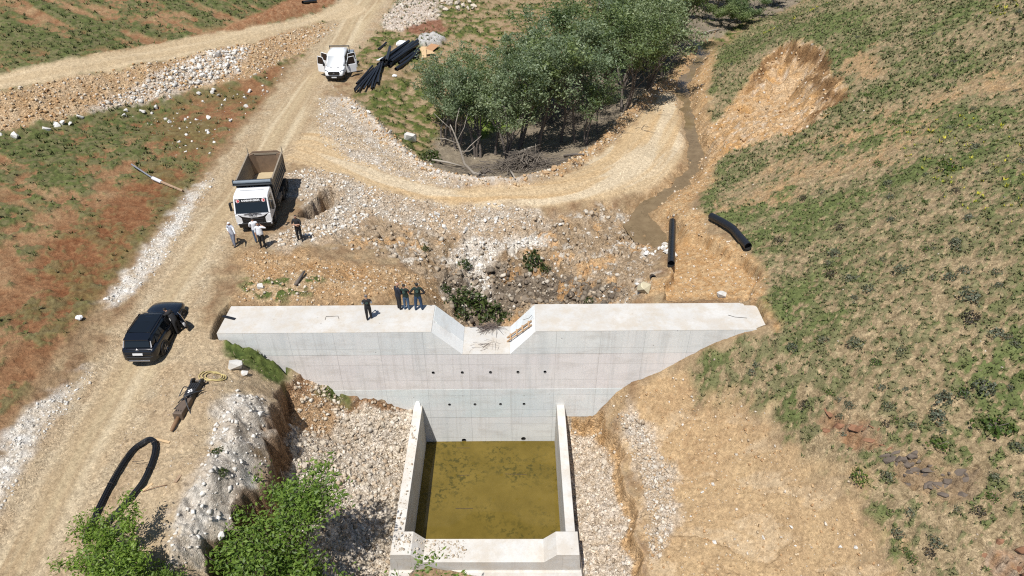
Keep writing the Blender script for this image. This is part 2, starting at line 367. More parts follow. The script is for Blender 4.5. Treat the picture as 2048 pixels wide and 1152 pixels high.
def surface(X, Y):
    """height, base colour and stoniness of the ground at world positions"""
    h = samp(HGS, X, Y)
    for _sd, _dp, _w in CUTS: h = h - samp(_dp, X, Y) * sstep(0, _w, samp(_sd, X, Y))
    N = X.shape
    n1 = fbm(X * .35, Y * .35, 4, 1); n2 = fbm(X * 1.3, Y * 1.3, 4, 2); n3 = fbm(X * 4.2, Y * 4.2, 3, 4); n4 = vnoise(X * 11, Y * 11, 6)
    n5 = fbm(X * 2.4, Y * 2.4, 3, 61)
    col = np.zeros(N + (3,), np.float32); stone = np.zeros(N, np.float32); rough = np.full(N, .05, np.float32)
    def paint(m, rgb, rgb2=None, t=None):
        nonlocal col
        c = np.array(rgb, np.float32)
        if rgb2 is not None:
            t = n2 if t is None else t
            c = c + (np.array(rgb2, np.float32) - c) * np.clip((t[..., None] - .25) * 2, 0, 1)
        col = col + (c - col) * m[..., None]
    def setv(arr, m, v):
        return arr + (v - arr) * m
    one = np.ones(N, np.float32)
    z = lambda name, f=.5, w=.8, fr=1.2: zmask(name, X, Y, f, w, fr, hash_name(name))
    # default: dry valley soil with grass
    dry, brown = (.30, .225, .135), (.20, .125, .07)
    g_dark, g_mid = (.060, .078, .024), (.095, .115, .036)
    paint(one, dry, brown)
    stone[:] = .35
    # ---- left field: trails run along the slope
    hill = sstep(-.4, .4, samp(HILL, X, Y) + (n2 - .5) * 1.2)
    left = sstep(.5, -.5, samp(RDC, X, Y) + 4) * (1 - hill)
    trail = fbm((X * .55 + Y * .9) * .55, (X * .9 - Y * .55) * .09, 3, 21)
    gl = sstep(.46, .56, n3 * .12 + n2 * .34 + n5 * .28 + (1 - trail) * .42 - .06 + (n1 - .5) * .5 + (n4 - .5) * .1)
    paint(left, (.205, .108, .054), (.30, .20, .11))
    red = np.maximum.reduce([z('red1', 1.5, 1.6), z('red2', 1.5, 1.6) * .8, z('red3', 1.5, 1.8) * .7])
    paint(left * red * .85, (.150, .058, .025), (.215, .108, .052), n3)
    grn = gl * left * (1 - .55 * red)
    grn = np.maximum(grn, z('greenl1', 1.0, 1.5) * sstep(.34, .44, n5 * .5 + n2 * .5) * (1 - .9 * sstep(.6, .68, trail)))
    upf = left * sstep(58, 66, Y + X * -.02) * sstep(.0, 2.5, samp(ZONE['track'], X, Y) * -1)
    grn = np.maximum(grn, upf * sstep(.40, .52, (1 - trail) * .75 + n2 * .2 + .03))
    paint(grn, (.062, .072, .026), (.10, .118, .038), n3)
    paint(grn * sstep(.5, .62, n5) * .5, (.19, .155, .085))
    tuft = grn.copy()
    stone = setv(stone, grn, .12)
    # ---- middle ground
    m = z('meadow', .8, 1.0); gm = m * sstep(.40, .52, n2 * .6 + n5 * .4)
    top = sstep(66, 74, Y) * (1 - left) * (1 - hill) * (samp(ZONE['road'], X, Y) < 0)
    gm = np.maximum(gm, top * sstep(.46, .56, n2 * .5 + n5 * .3 + n1 * .2))
    paint(gm, (.06, .085, .022), (.115, .125, .035), n3); tuft = np.maximum(tuft, gm)
    g = z('grove', .6, .8); paint(g, (.15, .125, .095), (.24, .20, .145), n2); stone = setv(stone, g, .3)
    gd = z('glade', .8, 1.2); paint(gd, (.10, .16, .025), (.15, .21, .035), n3); tuft = np.maximum(tuft, gd)
    paint(z('redrock', .4, .6), (.15, .065, .035), (.24, .13, .085), n3)
    pr = z('palerock', .5, .8); paint(pr, (.40, .33, .27), (.50, .45, .39), n3); stone = setv(stone, pr, .9)
    # ---- hillside
    soil_h = np.array((.31, .225, .125)); 
    paint(hill, (.235, .180, .105), (.335, .258, .158), n3)
    terr = fbm(X * .25 + Y * .06, Y * .5 - h * .35, 3, 23)
    stripe = np.maximum(z('stripe1', 1.3, 2.2, .9), z('stripe2', 1.4, 2.6, .9)) * (.35 + .65 * sstep(.38, .6, n5))
    stripe = np.maximum(stripe, z('bareup', .6, 1.2)); stripe = np.maximum(stripe, z('outcrop2', .5, .8)) ; stripe = np.maximum(stripe, z('outcrop1', .5, .8))
    hdist = samp(HILL, X, Y)
    near = sstep(25, 15, Y) * sstep(13, 3, hdist)
    n6 = fbm(X * 5.5, Y * 5.5, 2, 63)
    cov = .26 * n5 + .30 * n3 + .34 * n6 + .22 * n1 + .16 * terr - .075 - .15 * stripe - .12 * near + .02 * sstep(30, 60, Y)
    gh = hill * sstep(.50, .58, cov + (n4 - .5) * .10)
    paint(hill * stripe * .85, (.36, .235, .12), (.30, .205, .115), n3)
    lush = sstep(.5, .68, n1 * .6 + terr * .5)
    paint(gh * .75, (.082, .094, .038), (.132, .138, .064), n3)
    paint(gh * lush * .75, (.068, .100, .028), (.115, .148, .046), n3)
    tuft = np.maximum(tuft * (1 - hill), gh)
    stone = setv(stone, hill, .65); stone = setv(stone, gh, .3)
    rough = setv(rough, hill, .06)
    for k, a, b in (('outcrop1', (.19, .085, .045), (.20, .155, .115)), ('outcrop2', (.10, .078, .062), (.24, .175, .11)), ('outcrop3', (.30, .25, .21), (.27, .115, .045))):
        mm = z(k, .35, 1.3); paint(mm * .6, a, b, n5); stone = setv(stone, mm, .5); rough = setv(rough, mm, .22); tuft = tuft * (1 - mm)
    # ---- bare and orange ground
    def bare(name, a, b, st=.6, f=.5, w=.8, t=None, rg=None):
        nonlocal stone, tuft, rough
        m = z(name, f, w)
        paint(m, a, b, n3 if t is None else t); stone = setv(stone, m, st); tuft = tuft * (1 - m)
        if rg: rough = setv(rough, m, rg)
        return m
    mb_ = bare('bareright', (.40, .285, .160), (.345, .24, .135), .35, .6, 1.2, n2, .05)
    rill = fbm(X * .5 - Y * .2, (X * .35 + Y * .9) * 1.7, 4, 97)
    paint(mb_ * sstep(.5, .66, fbm(X * .3, Y * .3, 4, 98)) * .75, (.33, .215, .115), (.40, .28, .155), n3)
    paint(mb_ * sstep(.56, .68, rill) * .6, (.46, .365, .245), (.42, .31, .19), n3)
    h = h - mb_ * .10 * sstep(.52, .60, rill)
    bare('orangeup', (.34, .205, .095), (.42, .30, .17), .6, .5, .7, n3, .09)
    bare('orangedam', (.35, .205, .090), (.43, .30, .165), .4, .4, .6, n3, .06)
    bare('soildam', (.30, .18, .085), (.37, .26, .15), .7, .6, 1.0, n2, .08)
    mp = bare('pit', (.23, .165, .10), (.33, .255, .175), .75, .9, 1.6, n2, .12)
    paint(mp * sstep(.54, .64, fbm(X * .8, Y * .8, 3, 91)), (.36, .22, .11), (.42, .29, .16), n3)
    paint(mp * sstep(.58, .66, n5 * .5 + fbm(X * .5 + 9, Y * .9, 3, 92) * .5), (.46, .43, .375), (.40, .35, .29), n3)
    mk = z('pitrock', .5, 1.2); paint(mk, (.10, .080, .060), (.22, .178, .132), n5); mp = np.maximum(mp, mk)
    paint(mk * sstep(.6, .68, fbm(X * .9, Y * .9, 3, 95)), (.34, .21, .10), (.28, .17, .085), n3)
    bare('pitwhite', (.52, .49, .44), (.42, .37, .31), .8, .4, .6, n2, .1)
    yard = (1 - hill) * sstep(1.0, 3.0, samp(RDC, X, Y)) * sstep(38.5, 36, Y) * sstep(29.5, 28, Y + (X + 15) * -.25)
    paint(yard * (X < -12), (.40, .315, .205), (.345, .26, .165), n2); tuft = tuft * (1 - yard * (X < -12))
    stone = setv(stone, yard * (X < -12), .42)
    mc = bare('clay', (.50, .47, .42), (.36, .31, .25), .45, .5, .9, n2, .15)
    mg = np.maximum(sstep(-.2, .25, samp(GUL, X, Y)), 0); paint(mg, (.39, .33, .255), (.50, .45, .385), n3); stone = setv(stone, mg, 1.); tuft = tuft * (1 - mg); rough = setv(rough, mg, .09)
    # soil slide under the left end of the dam
    sl = np.exp(-((X + 11.4) / 1.5) ** 2 - ((Y - 26.6) / 1.3) ** 2); paint(mg * sstep(.25, .5, sl + (n2 - .5) * .4), (.30, .19, .105), (.36, .25, .15), n3)
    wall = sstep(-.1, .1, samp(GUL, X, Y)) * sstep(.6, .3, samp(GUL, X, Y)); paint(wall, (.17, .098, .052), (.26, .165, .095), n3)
    mr = sstep(-.2, .25, samp(GUR, X, Y)) * (Y < 28.5); paint(mr, (.40, .325, .24), (.49, .43, .36), n3); stone = setv(stone, mr, 1.); rough = setv(rough, mr, .09)
    wl2 = sstep(-.15, .05, samp(GUR, X, Y)) * sstep(.6, .35, samp(GUR, X, Y)) * (X > 3.5); paint(wl2, (.34, .215, .105), (.40, .28, .16), n3)
    bare('greyright', (.49, .45, .40), (.38, .29, .19), .9, .4, .7, n2, .1)
    ms = bare('scar', (.38, .225, .095), (.45, .33, .205), .75, .35, .6, n2, .18)
    paint(ms * sstep(.54, .66, n5 * .6 + n1 * .4), (.50, .42, .33), (.40, .25, .11), n3)
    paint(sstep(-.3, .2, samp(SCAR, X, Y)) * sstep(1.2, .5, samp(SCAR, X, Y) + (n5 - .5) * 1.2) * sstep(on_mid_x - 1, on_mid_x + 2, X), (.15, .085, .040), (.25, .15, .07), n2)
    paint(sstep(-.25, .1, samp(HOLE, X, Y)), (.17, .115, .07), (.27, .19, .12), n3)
    # ---- tracks
    me_ = bare('embank', (.36, .235, .125), (.42, .32, .21), .9, .4, .5, n2, .1)
    paint(me_ * sstep(.5, .62, fbm(X * .4, Y * .4, 3, 94)) * .8, (.30, .19, .105), (.40, .29, .17), n3)
    wb = z('whitebank', .5, 1.0); paint(wb, (.50, .45, .39), (.40, .32, .24), n3); stone = setv(stone, wb, .95)
    bare('redbank', (.21, .095, .045), (.30, .175, .095), .5, .4, .6, n3)
    bare('grassyard', (.33, .24, .14), (.38, .28, .17), .6)
    for k in ('grassl', 'grassl2'):
        mm = z(k, .25, .35, 2.); paint(mm, (.055, .078, .022), (.10, .125, .034), n3); tuft = np.maximum(tuft, mm); stone = setv(stone, mm, .1); rough = setv(rough, mm, .12)
    mm = z('grassyard', .4, .6) * sstep(.5, .58, n5 * .6 + n2 * .4); paint(mm, (.055, .078, .022), (.10, .125, .034), n3); tuft = np.maximum(tuft, mm)
    mw = bare('whiteyard', (.41, .365, .305), (.345, .27, .19), .95, .7, 1.0, n2, .09)
    paint(mw * sstep(.52, .62, fbm(X * .6, Y * .6, 4, 93)) * .8, (.34, .245, .155), (.40, .31, .21), n3)
    mw = bare('apron', (.45, .405, .345), (.38, .305, .22), .95, .7, 1.2, n2, .07)
    paint(mw * sstep(.52, .62, fbm(X * .7, Y * .7, 4, 96)) * .7, (.38, .285, .18), (.42, .33, .22), n3)
    for k in ('wstrip1', 'wstrip2'):
        bare(k, (.56, .545, .51), (.44, .385, .31), .6, .5, .8, n5, .05)
    road = z('road', .7, .6)
    d = samp(RDC, X, Y); al = samp(RDC_A, X, Y)
    d2 = d + (fbm(al * .06, d * .0 + 3, 2, 31) - .5) * 1.6
    streak = fbm(d2 * 2.2, al * .045, 3, 32)
    rut = np.maximum(np.exp(-((np.abs(d2 + .2) - .95) / .34) ** 2), .8 * np.exp(-((np.abs(d2 + 2.2) - .95) / .3) ** 2))
    paint(road, (.405, .325, .205), (.355, .270, .165), streak)
    paint(road * rut * .75, (.475, .395, .27))
    paint(road * sstep(.56, .70, fbm(d2 * 1.5, al * .09, 3, 33)) * .75, (.30, .215, .125))
    paint(road * np.exp(-((np.abs(d2 + .2) - .5) / .13) ** 2) * .45, (.31, .225, .135))
    edge = road * sstep(1.9, .2, samp(ZONE['road'], X, Y))
    paint(edge * .75, (.37, .305, .215), (.33, .24, .15), n2)
    stone = setv(stone, road, .22); stone = setv(stone, edge, .65); tuft = tuft * (1 - road)
    tr = z('track', .4, .35); dt = samp(TRC, X, Y)
    paint(tr, (.47, .375, .245), (.41, .315, .195), fbm(dt * 2, samp(TRC_A, X, Y) * .06, 3, 35)); stone = setv(stone, tr, .25); tuft = tuft * (1 - tr)
    hl = z('haul', .5, .55); dh = samp(HLC, X, Y); ah = samp(HLC_A, X, Y)
    dh2 = dh + (fbm(ah * .09, ah * 0 + 8, 2, 36) - .5) * 1.5
    hs = fbm(dh2 * 2.4, ah * .06, 3, 37)
    paint(hl, (.455, .355, .225), (.425, .30, .165), hs)
    paint(hl * sstep(.55, .7, fbm(dh2 * 1.1, ah * .1, 3, 38)) * .8, (.50, .42, .30))
    stone = setv(stone, hl, .4); tuft = tuft * (1 - hl)
    gp = z('gravelpile', .25, .2); paint(gp, (.36, .35, .33), (.42, .41, .39), n4)
    bm = np.exp(-(samp(BERM, X, Y) / .6) ** 2) * (1 - road)
    ba = samp(BERM_A, X, Y)
    paint(bm * sstep(22, 26, ba), (.37, .215, .095), (.44, .32, .19), n3); paint(bm * sstep(26, 20, ba), (.52, .48, .43), (.42, .35, .27), n3)
    sb = 1 - sstep(.5, 1.6, np.abs(samp(STR, X, Y)) + (n2 - .5) * .8); sb = sb * (samp(STR_A, X, Y) > .5)
    paint(sb * .8, (.26, .165, .082), (.36, .255, .15), n3); tuft = tuft * (1 - sb)
    # ---- relief
    h = h + (n2 - .5) * .22 * (1 - .8 * road) * (1 - .6 * tr) * (1 - .5 * hl)
    h = h + (n3 - .5) * 2 * rough * (1 - .75 * road) * (1 - .5 * hl)
    h = h + (n4 - .5) * (.02 + .035 * stone) * (1 - .7 * road)
    h = h + gp * .5 - road * rut * .05 - hl * .06 * sstep(.4, .3, hs)
    h = h + tuft * (.04 + .10 * np.clip(n3 - .35, 0, 1) + .06 * n4)
    lump = vnoise(X * 1.9, Y * 1.9, 71) * vnoise(X * 3.1, Y * 3.1, 72)
    h = h + mc * (lump - .25) * .65 + mp * (vnoise(X * 2.3, Y * 2.3, 73) ** 2 - .3) * .30 + ms * (lump - .25) * .45
    # broken rock stands in ledges in the pit, the scar and the outcrops
    st_ = .40 + .25 * vnoise(X * .3, Y * .3, 81); q = (h + (n2 - .5) * .9 + (n5 - .5) * .3) / st_
    ledge = (np.floor(q) + sstep(.72, .95, q - np.floor(q))) * st_ - (n2 - .5) * .9 - (n5 - .5) * .3
    oc = np.maximum(z('outcrop1', .4, .8), z('outcrop2', .4, .8)); oc = np.maximum(oc, z('outcrop3', .4, .6))
    lw = np.clip(mp * .9 * sstep(-.8, -1.6, h) + ms * .25 + oc * .9, 0, 1)
    h = h + (ledge - h) * lw
    keep = np.where(np.minimum(np.minimum(X - (DAM_X0 - .1), 13.0 - X), np.minimum(Y - (dam_y(X) + .1), dam_y(X) + DAM_T - .1 - Y)) > 0, np.minimum(h, -2.2), h)
    kb = np.minimum(np.minimum(X - (BAS_X0 - .3), (BAS_X1 + .3) - X), np.minimum(Y - 18.3, dam_y(X) + .2 - Y))
    keep = np.where(kb > 0, np.minimum(keep, -9.6), keep)
    nd = np.minimum(np.minimum(X - (DAM_X0 + .25), 12.6 - X), np.minimum(Y - (dam_y(X) - .5), dam_y(X) + DAM_T + .7 - Y))
    keep = np.where(nd > 0, np.minimum(keep, -.1), keep)
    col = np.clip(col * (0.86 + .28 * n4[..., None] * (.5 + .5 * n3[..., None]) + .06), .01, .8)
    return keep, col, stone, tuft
def hash_name(s):
    return sum((i + 1) * ord(c) for i, c in enumerate(s)) % 97
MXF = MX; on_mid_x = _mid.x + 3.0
def ground_z(x, y):
    return float(surface(np.array([x], float), np.array([y], float))[0][0])

# ------------------------------------------------------------------ materials
MATS = {}
def mat(name, color=(.5, .5, .5), rough=.6, metal=0.0, spec=None, var=0.0, vscale=6.0, bump=0.0, bscale=30.0, coat=0.0):
    """plain surface with a little procedural unevenness"""
    if name in MATS: return MATS[name]
    m = bpy.data.materials.new(name); m.use_nodes = True
    nt = m.node_tree; b = nt.nodes['Principled BSDF']
    b.inputs['Base Color'].default_value = (*color, 1)
    b.inputs['Roughness'].default_value = rough
    b.inputs['Metallic'].default_value = metal
    if spec is not None: b.inputs['Specular IOR Level'].default_value = spec
    if coat: b.inputs['Coat Weight'].default_value = coat; b.inputs['Coat Roughness'].default_value = .05
    if var or bump:
        tc = nt.nodes.new('ShaderNodeTexCoord')
    if var:
        no = nt.nodes.new('ShaderNodeTexNoise'); no.inputs['Scale'].default_value = vscale; no.inputs['Detail'].default_value = 4
        nt.links.new(tc.outputs['Object'], no.inputs['Vector'])
        mx = nt.nodes.new('ShaderNodeMix'); mx.data_type = 'RGBA'
        mx.inputs[6].default_value = (*[c * (1 - var) for c in color], 1)
        mx.inputs[7].default_value = (*[min(1, c * (1 + var)) for c in color], 1)
        nt.links.new(no.outputs['Fac'], mx.inputs[0]); nt.links.new(mx.outputs[2], b.inputs['Base Color'])
    if bump:
        nb = nt.nodes.new('ShaderNodeTexNoise'); nb.inputs['Scale'].default_value = bscale; nb.inputs['Detail'].default_value = 3
        nt.links.new(tc.outputs['Object'], nb.inputs['Vector'])
        bp = nt.nodes.new('ShaderNodeBump'); bp.inputs['Strength'].default_value = bump; bp.inputs['Distance'].default_value = .02
        nt.links.new(nb.outputs['Fac'], bp.inputs['Height']); nt.links.new(bp.outputs[0], b.inputs['Normal'])
    MATS[name] = m
    return m

def ramp(nt, fac, stops):
    r = nt.nodes.new('ShaderNodeValToRGB'); e = r.color_ramp.elements
    while len(e) < len(stops): e.new(.5)
    for el, (p, c) in zip(e, stops): el.position = p; el.color = (*c, 1)
    nt.links.new(fac, r.inputs[0]); return r.outputs[0]
def mixc(nt, fac, a, b, mode='MIX'):
    mx = nt.nodes.new('ShaderNodeMix'); mx.data_type = 'RGBA'; mx.blend_type = mode
    for s, v in ((0, fac), (6, a), (7, b)):
        if isinstance(v, (int, float)): mx.inputs[s].default_value = v
        elif isinstance(v, tuple): mx.inputs[s].default_value = (*v, 1)
        else: nt.links.new(v, mx.inputs[s])
    return mx.outputs[2]
def noise(nt, vec, scale, detail=4, rough=.55):
    no = nt.nodes.new('ShaderNodeTexNoise'); no.inputs['Scale'].default_value = scale
    no.inputs['Detail'].default_value = detail; no.inputs['Roughness'].default_value = rough
    nt.links.new(vec, no.inputs['Vector']); return no.outputs['Fac']
def mapping(nt, vec, scale):
    mp = nt.nodes.new('ShaderNodeMapping'); mp.inputs['Scale'].default_value = scale
    nt.links.new(vec, mp.inputs['Vector']); return mp.outputs[0]
def mathn(nt, op, a, b=None):
    n_ = nt.nodes.new('ShaderNodeMath'); n_.operation = op
    for i, v in enumerate((a, b)):
        if v is None: continue
        if isinstance(v, (int, float)): n_.inputs[i].default_value = v
        else: nt.links.new(v, n_.inputs[i])
    return n_.outputs[0]

def ground_material():
    m = bpy.data.materials.new('ground'); m.use_nodes = True
    nt = m.node_tree; b = nt.nodes['Principled BSDF']
    b.inputs['Roughness'].default_value = .95; b.inputs['Specular IOR Level'].default_value = .12
    at_ = nt.nodes.new('ShaderNodeAttribute'); at_.attribute_name = 'Col'
    st = nt.nodes.new('ShaderNodeAttribute'); st.attribute_name = 'stone'
    geo = nt.nodes.new('ShaderNodeNewGeometry')
    pos = geo.outputs['Position']
    vo = nt.nodes.new('ShaderNodeTexVoronoi'); vo.inputs['Scale'].default_value = 12.5
    wob = nt.nodes.new('ShaderNodeTexNoise'); wob.inputs['Scale'].default_value = 5; nt.links.new(pos, wob.inputs['Vector'])
    vadd = nt.nodes.new('ShaderNodeVectorMath'); vadd.operation = 'MULTIPLY_ADD'; vadd.inputs[1].default_value = (.3, .3, .3)
    nt.links.new(wob.outputs['Color'], vadd.inputs[0]); nt.links.new(pos, vadd.inputs[2]); nt.links.new(vadd.outputs[0], vo.inputs['Vector'])
    sep = nt.nodes.new('ShaderNodeSeparateColor'); nt.links.new(vo.outputs['Color'], sep.inputs[0])
    # every pebble has its own tone; a few are pale, a few dark
    tone = ramp(nt, sep.outputs[0], [(0, (.45, .42, .40)), (.3, (.88, .87, .85)), (.7, (1.08, 1.06, 1.04)), (1, (1.65, 1.65, 1.65))])
    c = mixc(nt, 1.0, at_.outputs['Color'], tone, 'MULTIPLY')
    c = mixc(nt, st.outputs['Fac'], at_.outputs['Color'], c)
    mid = noise(nt, pos, 4.5, 4, .65)
    c = mixc(nt, .75, c, ramp(nt, mid, [(.30, (.70, .67, .64)), (.5, (1, 1, 1)), (.70, (1.18, 1.18, 1.18))]), 'MULTIPLY')
    fine = noise(nt, pos, 17, 5, .75)
    f2 = ramp(nt, fine, [(.28, (.60, .57, .54)), (.5, (1, 1, 1)), (.74, (1.32, 1.32, 1.32))])
    c = mixc(nt, mathn(nt, 'ADD', mathn(nt, 'MULTIPLY', st.outputs['Fac'], .6), .28), c, f2, 'MULTIPLY')
    nt.links.new(c, b.inputs['Base Color'])
    hgt = mathn(nt, 'ADD', mathn(nt, 'MULTIPLY', mathn(nt, 'SUBTRACT', 1.0, vo.outputs['Distance']), st.outputs['Fac']), fine)
    bp = nt.nodes.new('ShaderNodeBump'); bp.inputs['Strength'].default_value = .8; bp.inputs['Distance'].default_value = .07
    nt.links.new(hgt, bp.inputs['Height']); nt.links.new(bp.outputs[0], b.inputs['Normal'])
    return m

# ------------------------------------------------------------------ ground mesh
def build_ground():
    rows = np.concatenate([np.linspace(-66, 1235, 700)[::-1]])
    v = (rows - 576) / FPX
    t = (CAM_H + 2) / (SP + v * CP)
    Yr = (CP - v * SP) * t
    pre = np.array([-250, -120, -60, -30, -12, -2, 4]); post = np.array([1.12, 1.3, 1.7, 2.6, 5]) * Yr[-1]
    tr = np.concatenate([np.full(len(pre), t[0]), t, t[-1] * np.array([1.12, 1.3, 1.7, 2.6, 5])])
    Yr = np.concatenate([pre, Yr, post])
    cols = np.concatenate([np.array([-9000, -4000, -2000, -1100, -600, -300]), np.linspace(-130, 2178, 1030), np.array([2350, 2650, 3100, 4000, 6000, 11000])])
    u = (cols - 1024) / FPX
    X = u[None, :] * tr[:, None]; Y = np.repeat(Yr[:, None], len(cols), 1)
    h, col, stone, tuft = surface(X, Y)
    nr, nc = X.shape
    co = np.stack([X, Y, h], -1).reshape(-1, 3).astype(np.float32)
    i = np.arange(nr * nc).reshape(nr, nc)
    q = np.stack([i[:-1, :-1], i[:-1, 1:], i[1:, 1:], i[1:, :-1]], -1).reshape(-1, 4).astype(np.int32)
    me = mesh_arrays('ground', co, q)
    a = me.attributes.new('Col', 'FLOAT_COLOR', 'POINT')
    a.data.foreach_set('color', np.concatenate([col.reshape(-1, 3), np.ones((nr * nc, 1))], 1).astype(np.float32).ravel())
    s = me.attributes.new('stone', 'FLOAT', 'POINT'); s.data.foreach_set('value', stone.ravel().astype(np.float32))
    me.polygons.foreach_set('use_smooth', np.ones(len(q), bool))
    me.materials.append(ground_material())
    o = bpy.data.objects.new('ground', me); COL.objects.link(o); o['kind'] = 'structure'
    return o
def mesh_arrays(name, co, faces):
    """fast mesh from arrays; faces is (n, k)"""
    me = bpy.data.meshes.new(name)
    nf, k = faces.shape
    me.vertices.add(len(co)); me.vertices.foreach_set('co', np.ascontiguousarray(co, np.float32).ravel())
    me.loops.add(nf * k); me.loops.foreach_set('vertex_index', np.ascontiguousarray(faces, np.int32).ravel())
    me.polygons.add(nf); me.polygons.foreach_set('loop_start', np.arange(0, nf * k, k, dtype=np.int32))
    me.update(calc_edges=True)
    return me
ground = build_ground()

# ------------------------------------------------------------------ mesh builder
def link(o, parent=None):
    COL.objects.link(o)
    if parent is not None: o.parent = parent
    return o
def tag(o, label=None, cat=None, group=None, kind=None):
    if label: o['label'] = label
    if cat: o['category'] = cat
    if group: o['group'] = group
    if kind: o['kind'] = kind
    return o
def empty(name, loc, rz=0.0, scale=1.0, rot=None):
    o = bpy.data.objects.new(name, None); o.location = loc
    o.rotation_euler = rot if rot is not None else (0, 0, rz)
    o.scale = (scale,) * 3; o.empty_display_size = .3
    return link(o)
class MB:
    def __init__(self): self.v = []; self.f = []; self.m = []
    def add(self, vs, fs, mi=0):
        k = len(self.v); self.v += [tuple(p) for p in vs]
        self.f += [tuple(i + k for i in f) for f in fs]; self.m += [mi] * len(fs); return self
    def box(self, c, s, rot=None, mi=0, taper=(1, 1)):
        hx, hy, hz = s[0] / 2, s[1] / 2, s[2] / 2
        P = [Vector((x * hx * (taper[0] if z > 0 else 1), y * hy * (taper[1] if z > 0 else 1), z * hz)) for z in (-1, 1) for x, y in ((-1, -1), (1, -1), (1, 1), (-1, 1))]
        if rot is not None:
            R = rot if isinstance(rot, Matrix) else Euler(rot).to_matrix()
            P = [R @ p for p in P]
        P = [p + Vector(c) for p in P]
        return self.add(P, [(0, 3, 2, 1), (4, 5, 6, 7), (0, 1, 5, 4), (1, 2, 6, 5), (2, 3, 7, 6), (3, 0, 4, 7)], mi)
    def hexa(self, P, mi=0):              # 4 bottom, 4 top corners
        return self.add(P, [(0, 3, 2, 1), (4, 5, 6, 7), (0, 1, 5, 4), (1, 2, 6, 5), (2, 3, 7, 6), (3, 0, 4, 7)], mi)
    def tube(self, pts, r, n=8, mi=0, caps=True, closed=False):
        pts = [Vector(p) for p in pts]; K = len(pts)
        rs = r if isinstance(r, (list, tuple)) else [r] * K
        k0 = len(self.v); nrm = None
        for i, p in enumerate(pts):
            a = pts[max(i - 1, 0)] if not closed else pts[(i - 1) % K]; b = pts[min(i + 1, K - 1)] if not closed else pts[(i + 1) % K]
            d = (b - a).normalized() if (b - a).length > 1e-9 else Vector((0, 0, 1))
            if nrm is None:
                nrm = d.orthogonal().normalized()
            nrm = (nrm - d * nrm.dot(d)); nrm = nrm.normalized() if nrm.length > 1e-6 else d.orthogonal().normalized()
            bi = d.cross(nrm)
            for j in range(n):
                t = 2 * math.pi * j / n
                self.v.append(tuple(p + (nrm * math.cos(t) + bi * math.sin(t)) * rs[i]))
        for i in range(K if closed else K - 1):
            for j in range(n):
                a = k0 + i * n + j; b = k0 + i * n + (j + 1) % n; c = k0 + ((i + 1) % K) * n + (j + 1) % n; d_ = k0 + ((i + 1) % K) * n + j
                self.f.append((a, b, c, d_)); self.m.append(mi)
        if caps and not closed:
            self.f.append(tuple(k0 + j for j in range(n))[::-1]); self.m.append(mi)
            self.f.append(tuple(k0 + (K - 1) * n + j for j in range(n))); self.m.append(mi)
        return self
    def loft(self, rings, mi=0, close=True, cap=True):
        n_ = len(rings[0]); k0 = len(self.v)
        for r in rings: self.v += [tuple(p) for p in r]
        for i in range(len(rings) - 1):
            for j in range(n_ if close else n_ - 1):
                a = k0 + i * n_ + j; b = k0 + i * n_ + (j + 1) % n_
                self.f.append((a, b, b + n_, a + n_)); self.m.append(mi)
        if cap:
            self.f.append(tuple(k0 + j for j in range(n_))[::-1]); self.m.append(mi)
            self.f.append(tuple(k0 + (len(rings) - 1) * n_ + j for j in range(n_))); self.m.append(mi)
        return self
    def prism(self, poly, axis, a, b, mi=0):
        """2-D outline pushed along an axis from a to b"""
        def P(q, t):
            return {'x': (t, q[0], q[1]), 'y': (q[0], t, q[1]), 'z': (q[0], q[1], t)}[axis]
        n_ = len(poly)
        fs = [(j, (j + 1) % n_, n_ + (j + 1) % n_, n_ + j) for j in range(n_)]
        return self.add([P(q, a) for q in poly] + [P(q, b) for q in poly], fs + [tuple(range(n_))[::-1], tuple(range(n_, 2 * n_))], mi)
    def build(self, name, mats, parent=None, smooth=False, bevel=0.0, fix=True):
        me = bpy.data.meshes.new(name); me.from_pydata(self.v, [], self.f)
        for m_ in (mats if isinstance(mats, (list, tuple)) else [mats]): me.materials.append(m_)
        if any(self.m): me.polygons.foreach_set('material_index', self.m)
        if fix:
            bm = bmesh.new(); bm.from_mesh(me); bmesh.ops.recalc_face_normals(bm, faces=bm.faces); bm.to_mesh(me); bm.free()
        if smooth: me.polygons.foreach_set('use_smooth', [True] * len(me.polygons))
        me.update()
        o = bpy.data.objects.new(name, me); link(o, parent)
        if bevel:
            md = o.modifiers.new('bevel', 'BEVEL'); md.width = bevel; md.segments = 2; md.limit_method = 'ANGLE'; md.angle_limit = math.radians(35)
        return o
def copy_tree(o, parent=None):
    c = o.copy(); COL.objects.link(c); c.parent = parent
    for ch in list(o.children): copy_tree(ch, c)
    return c

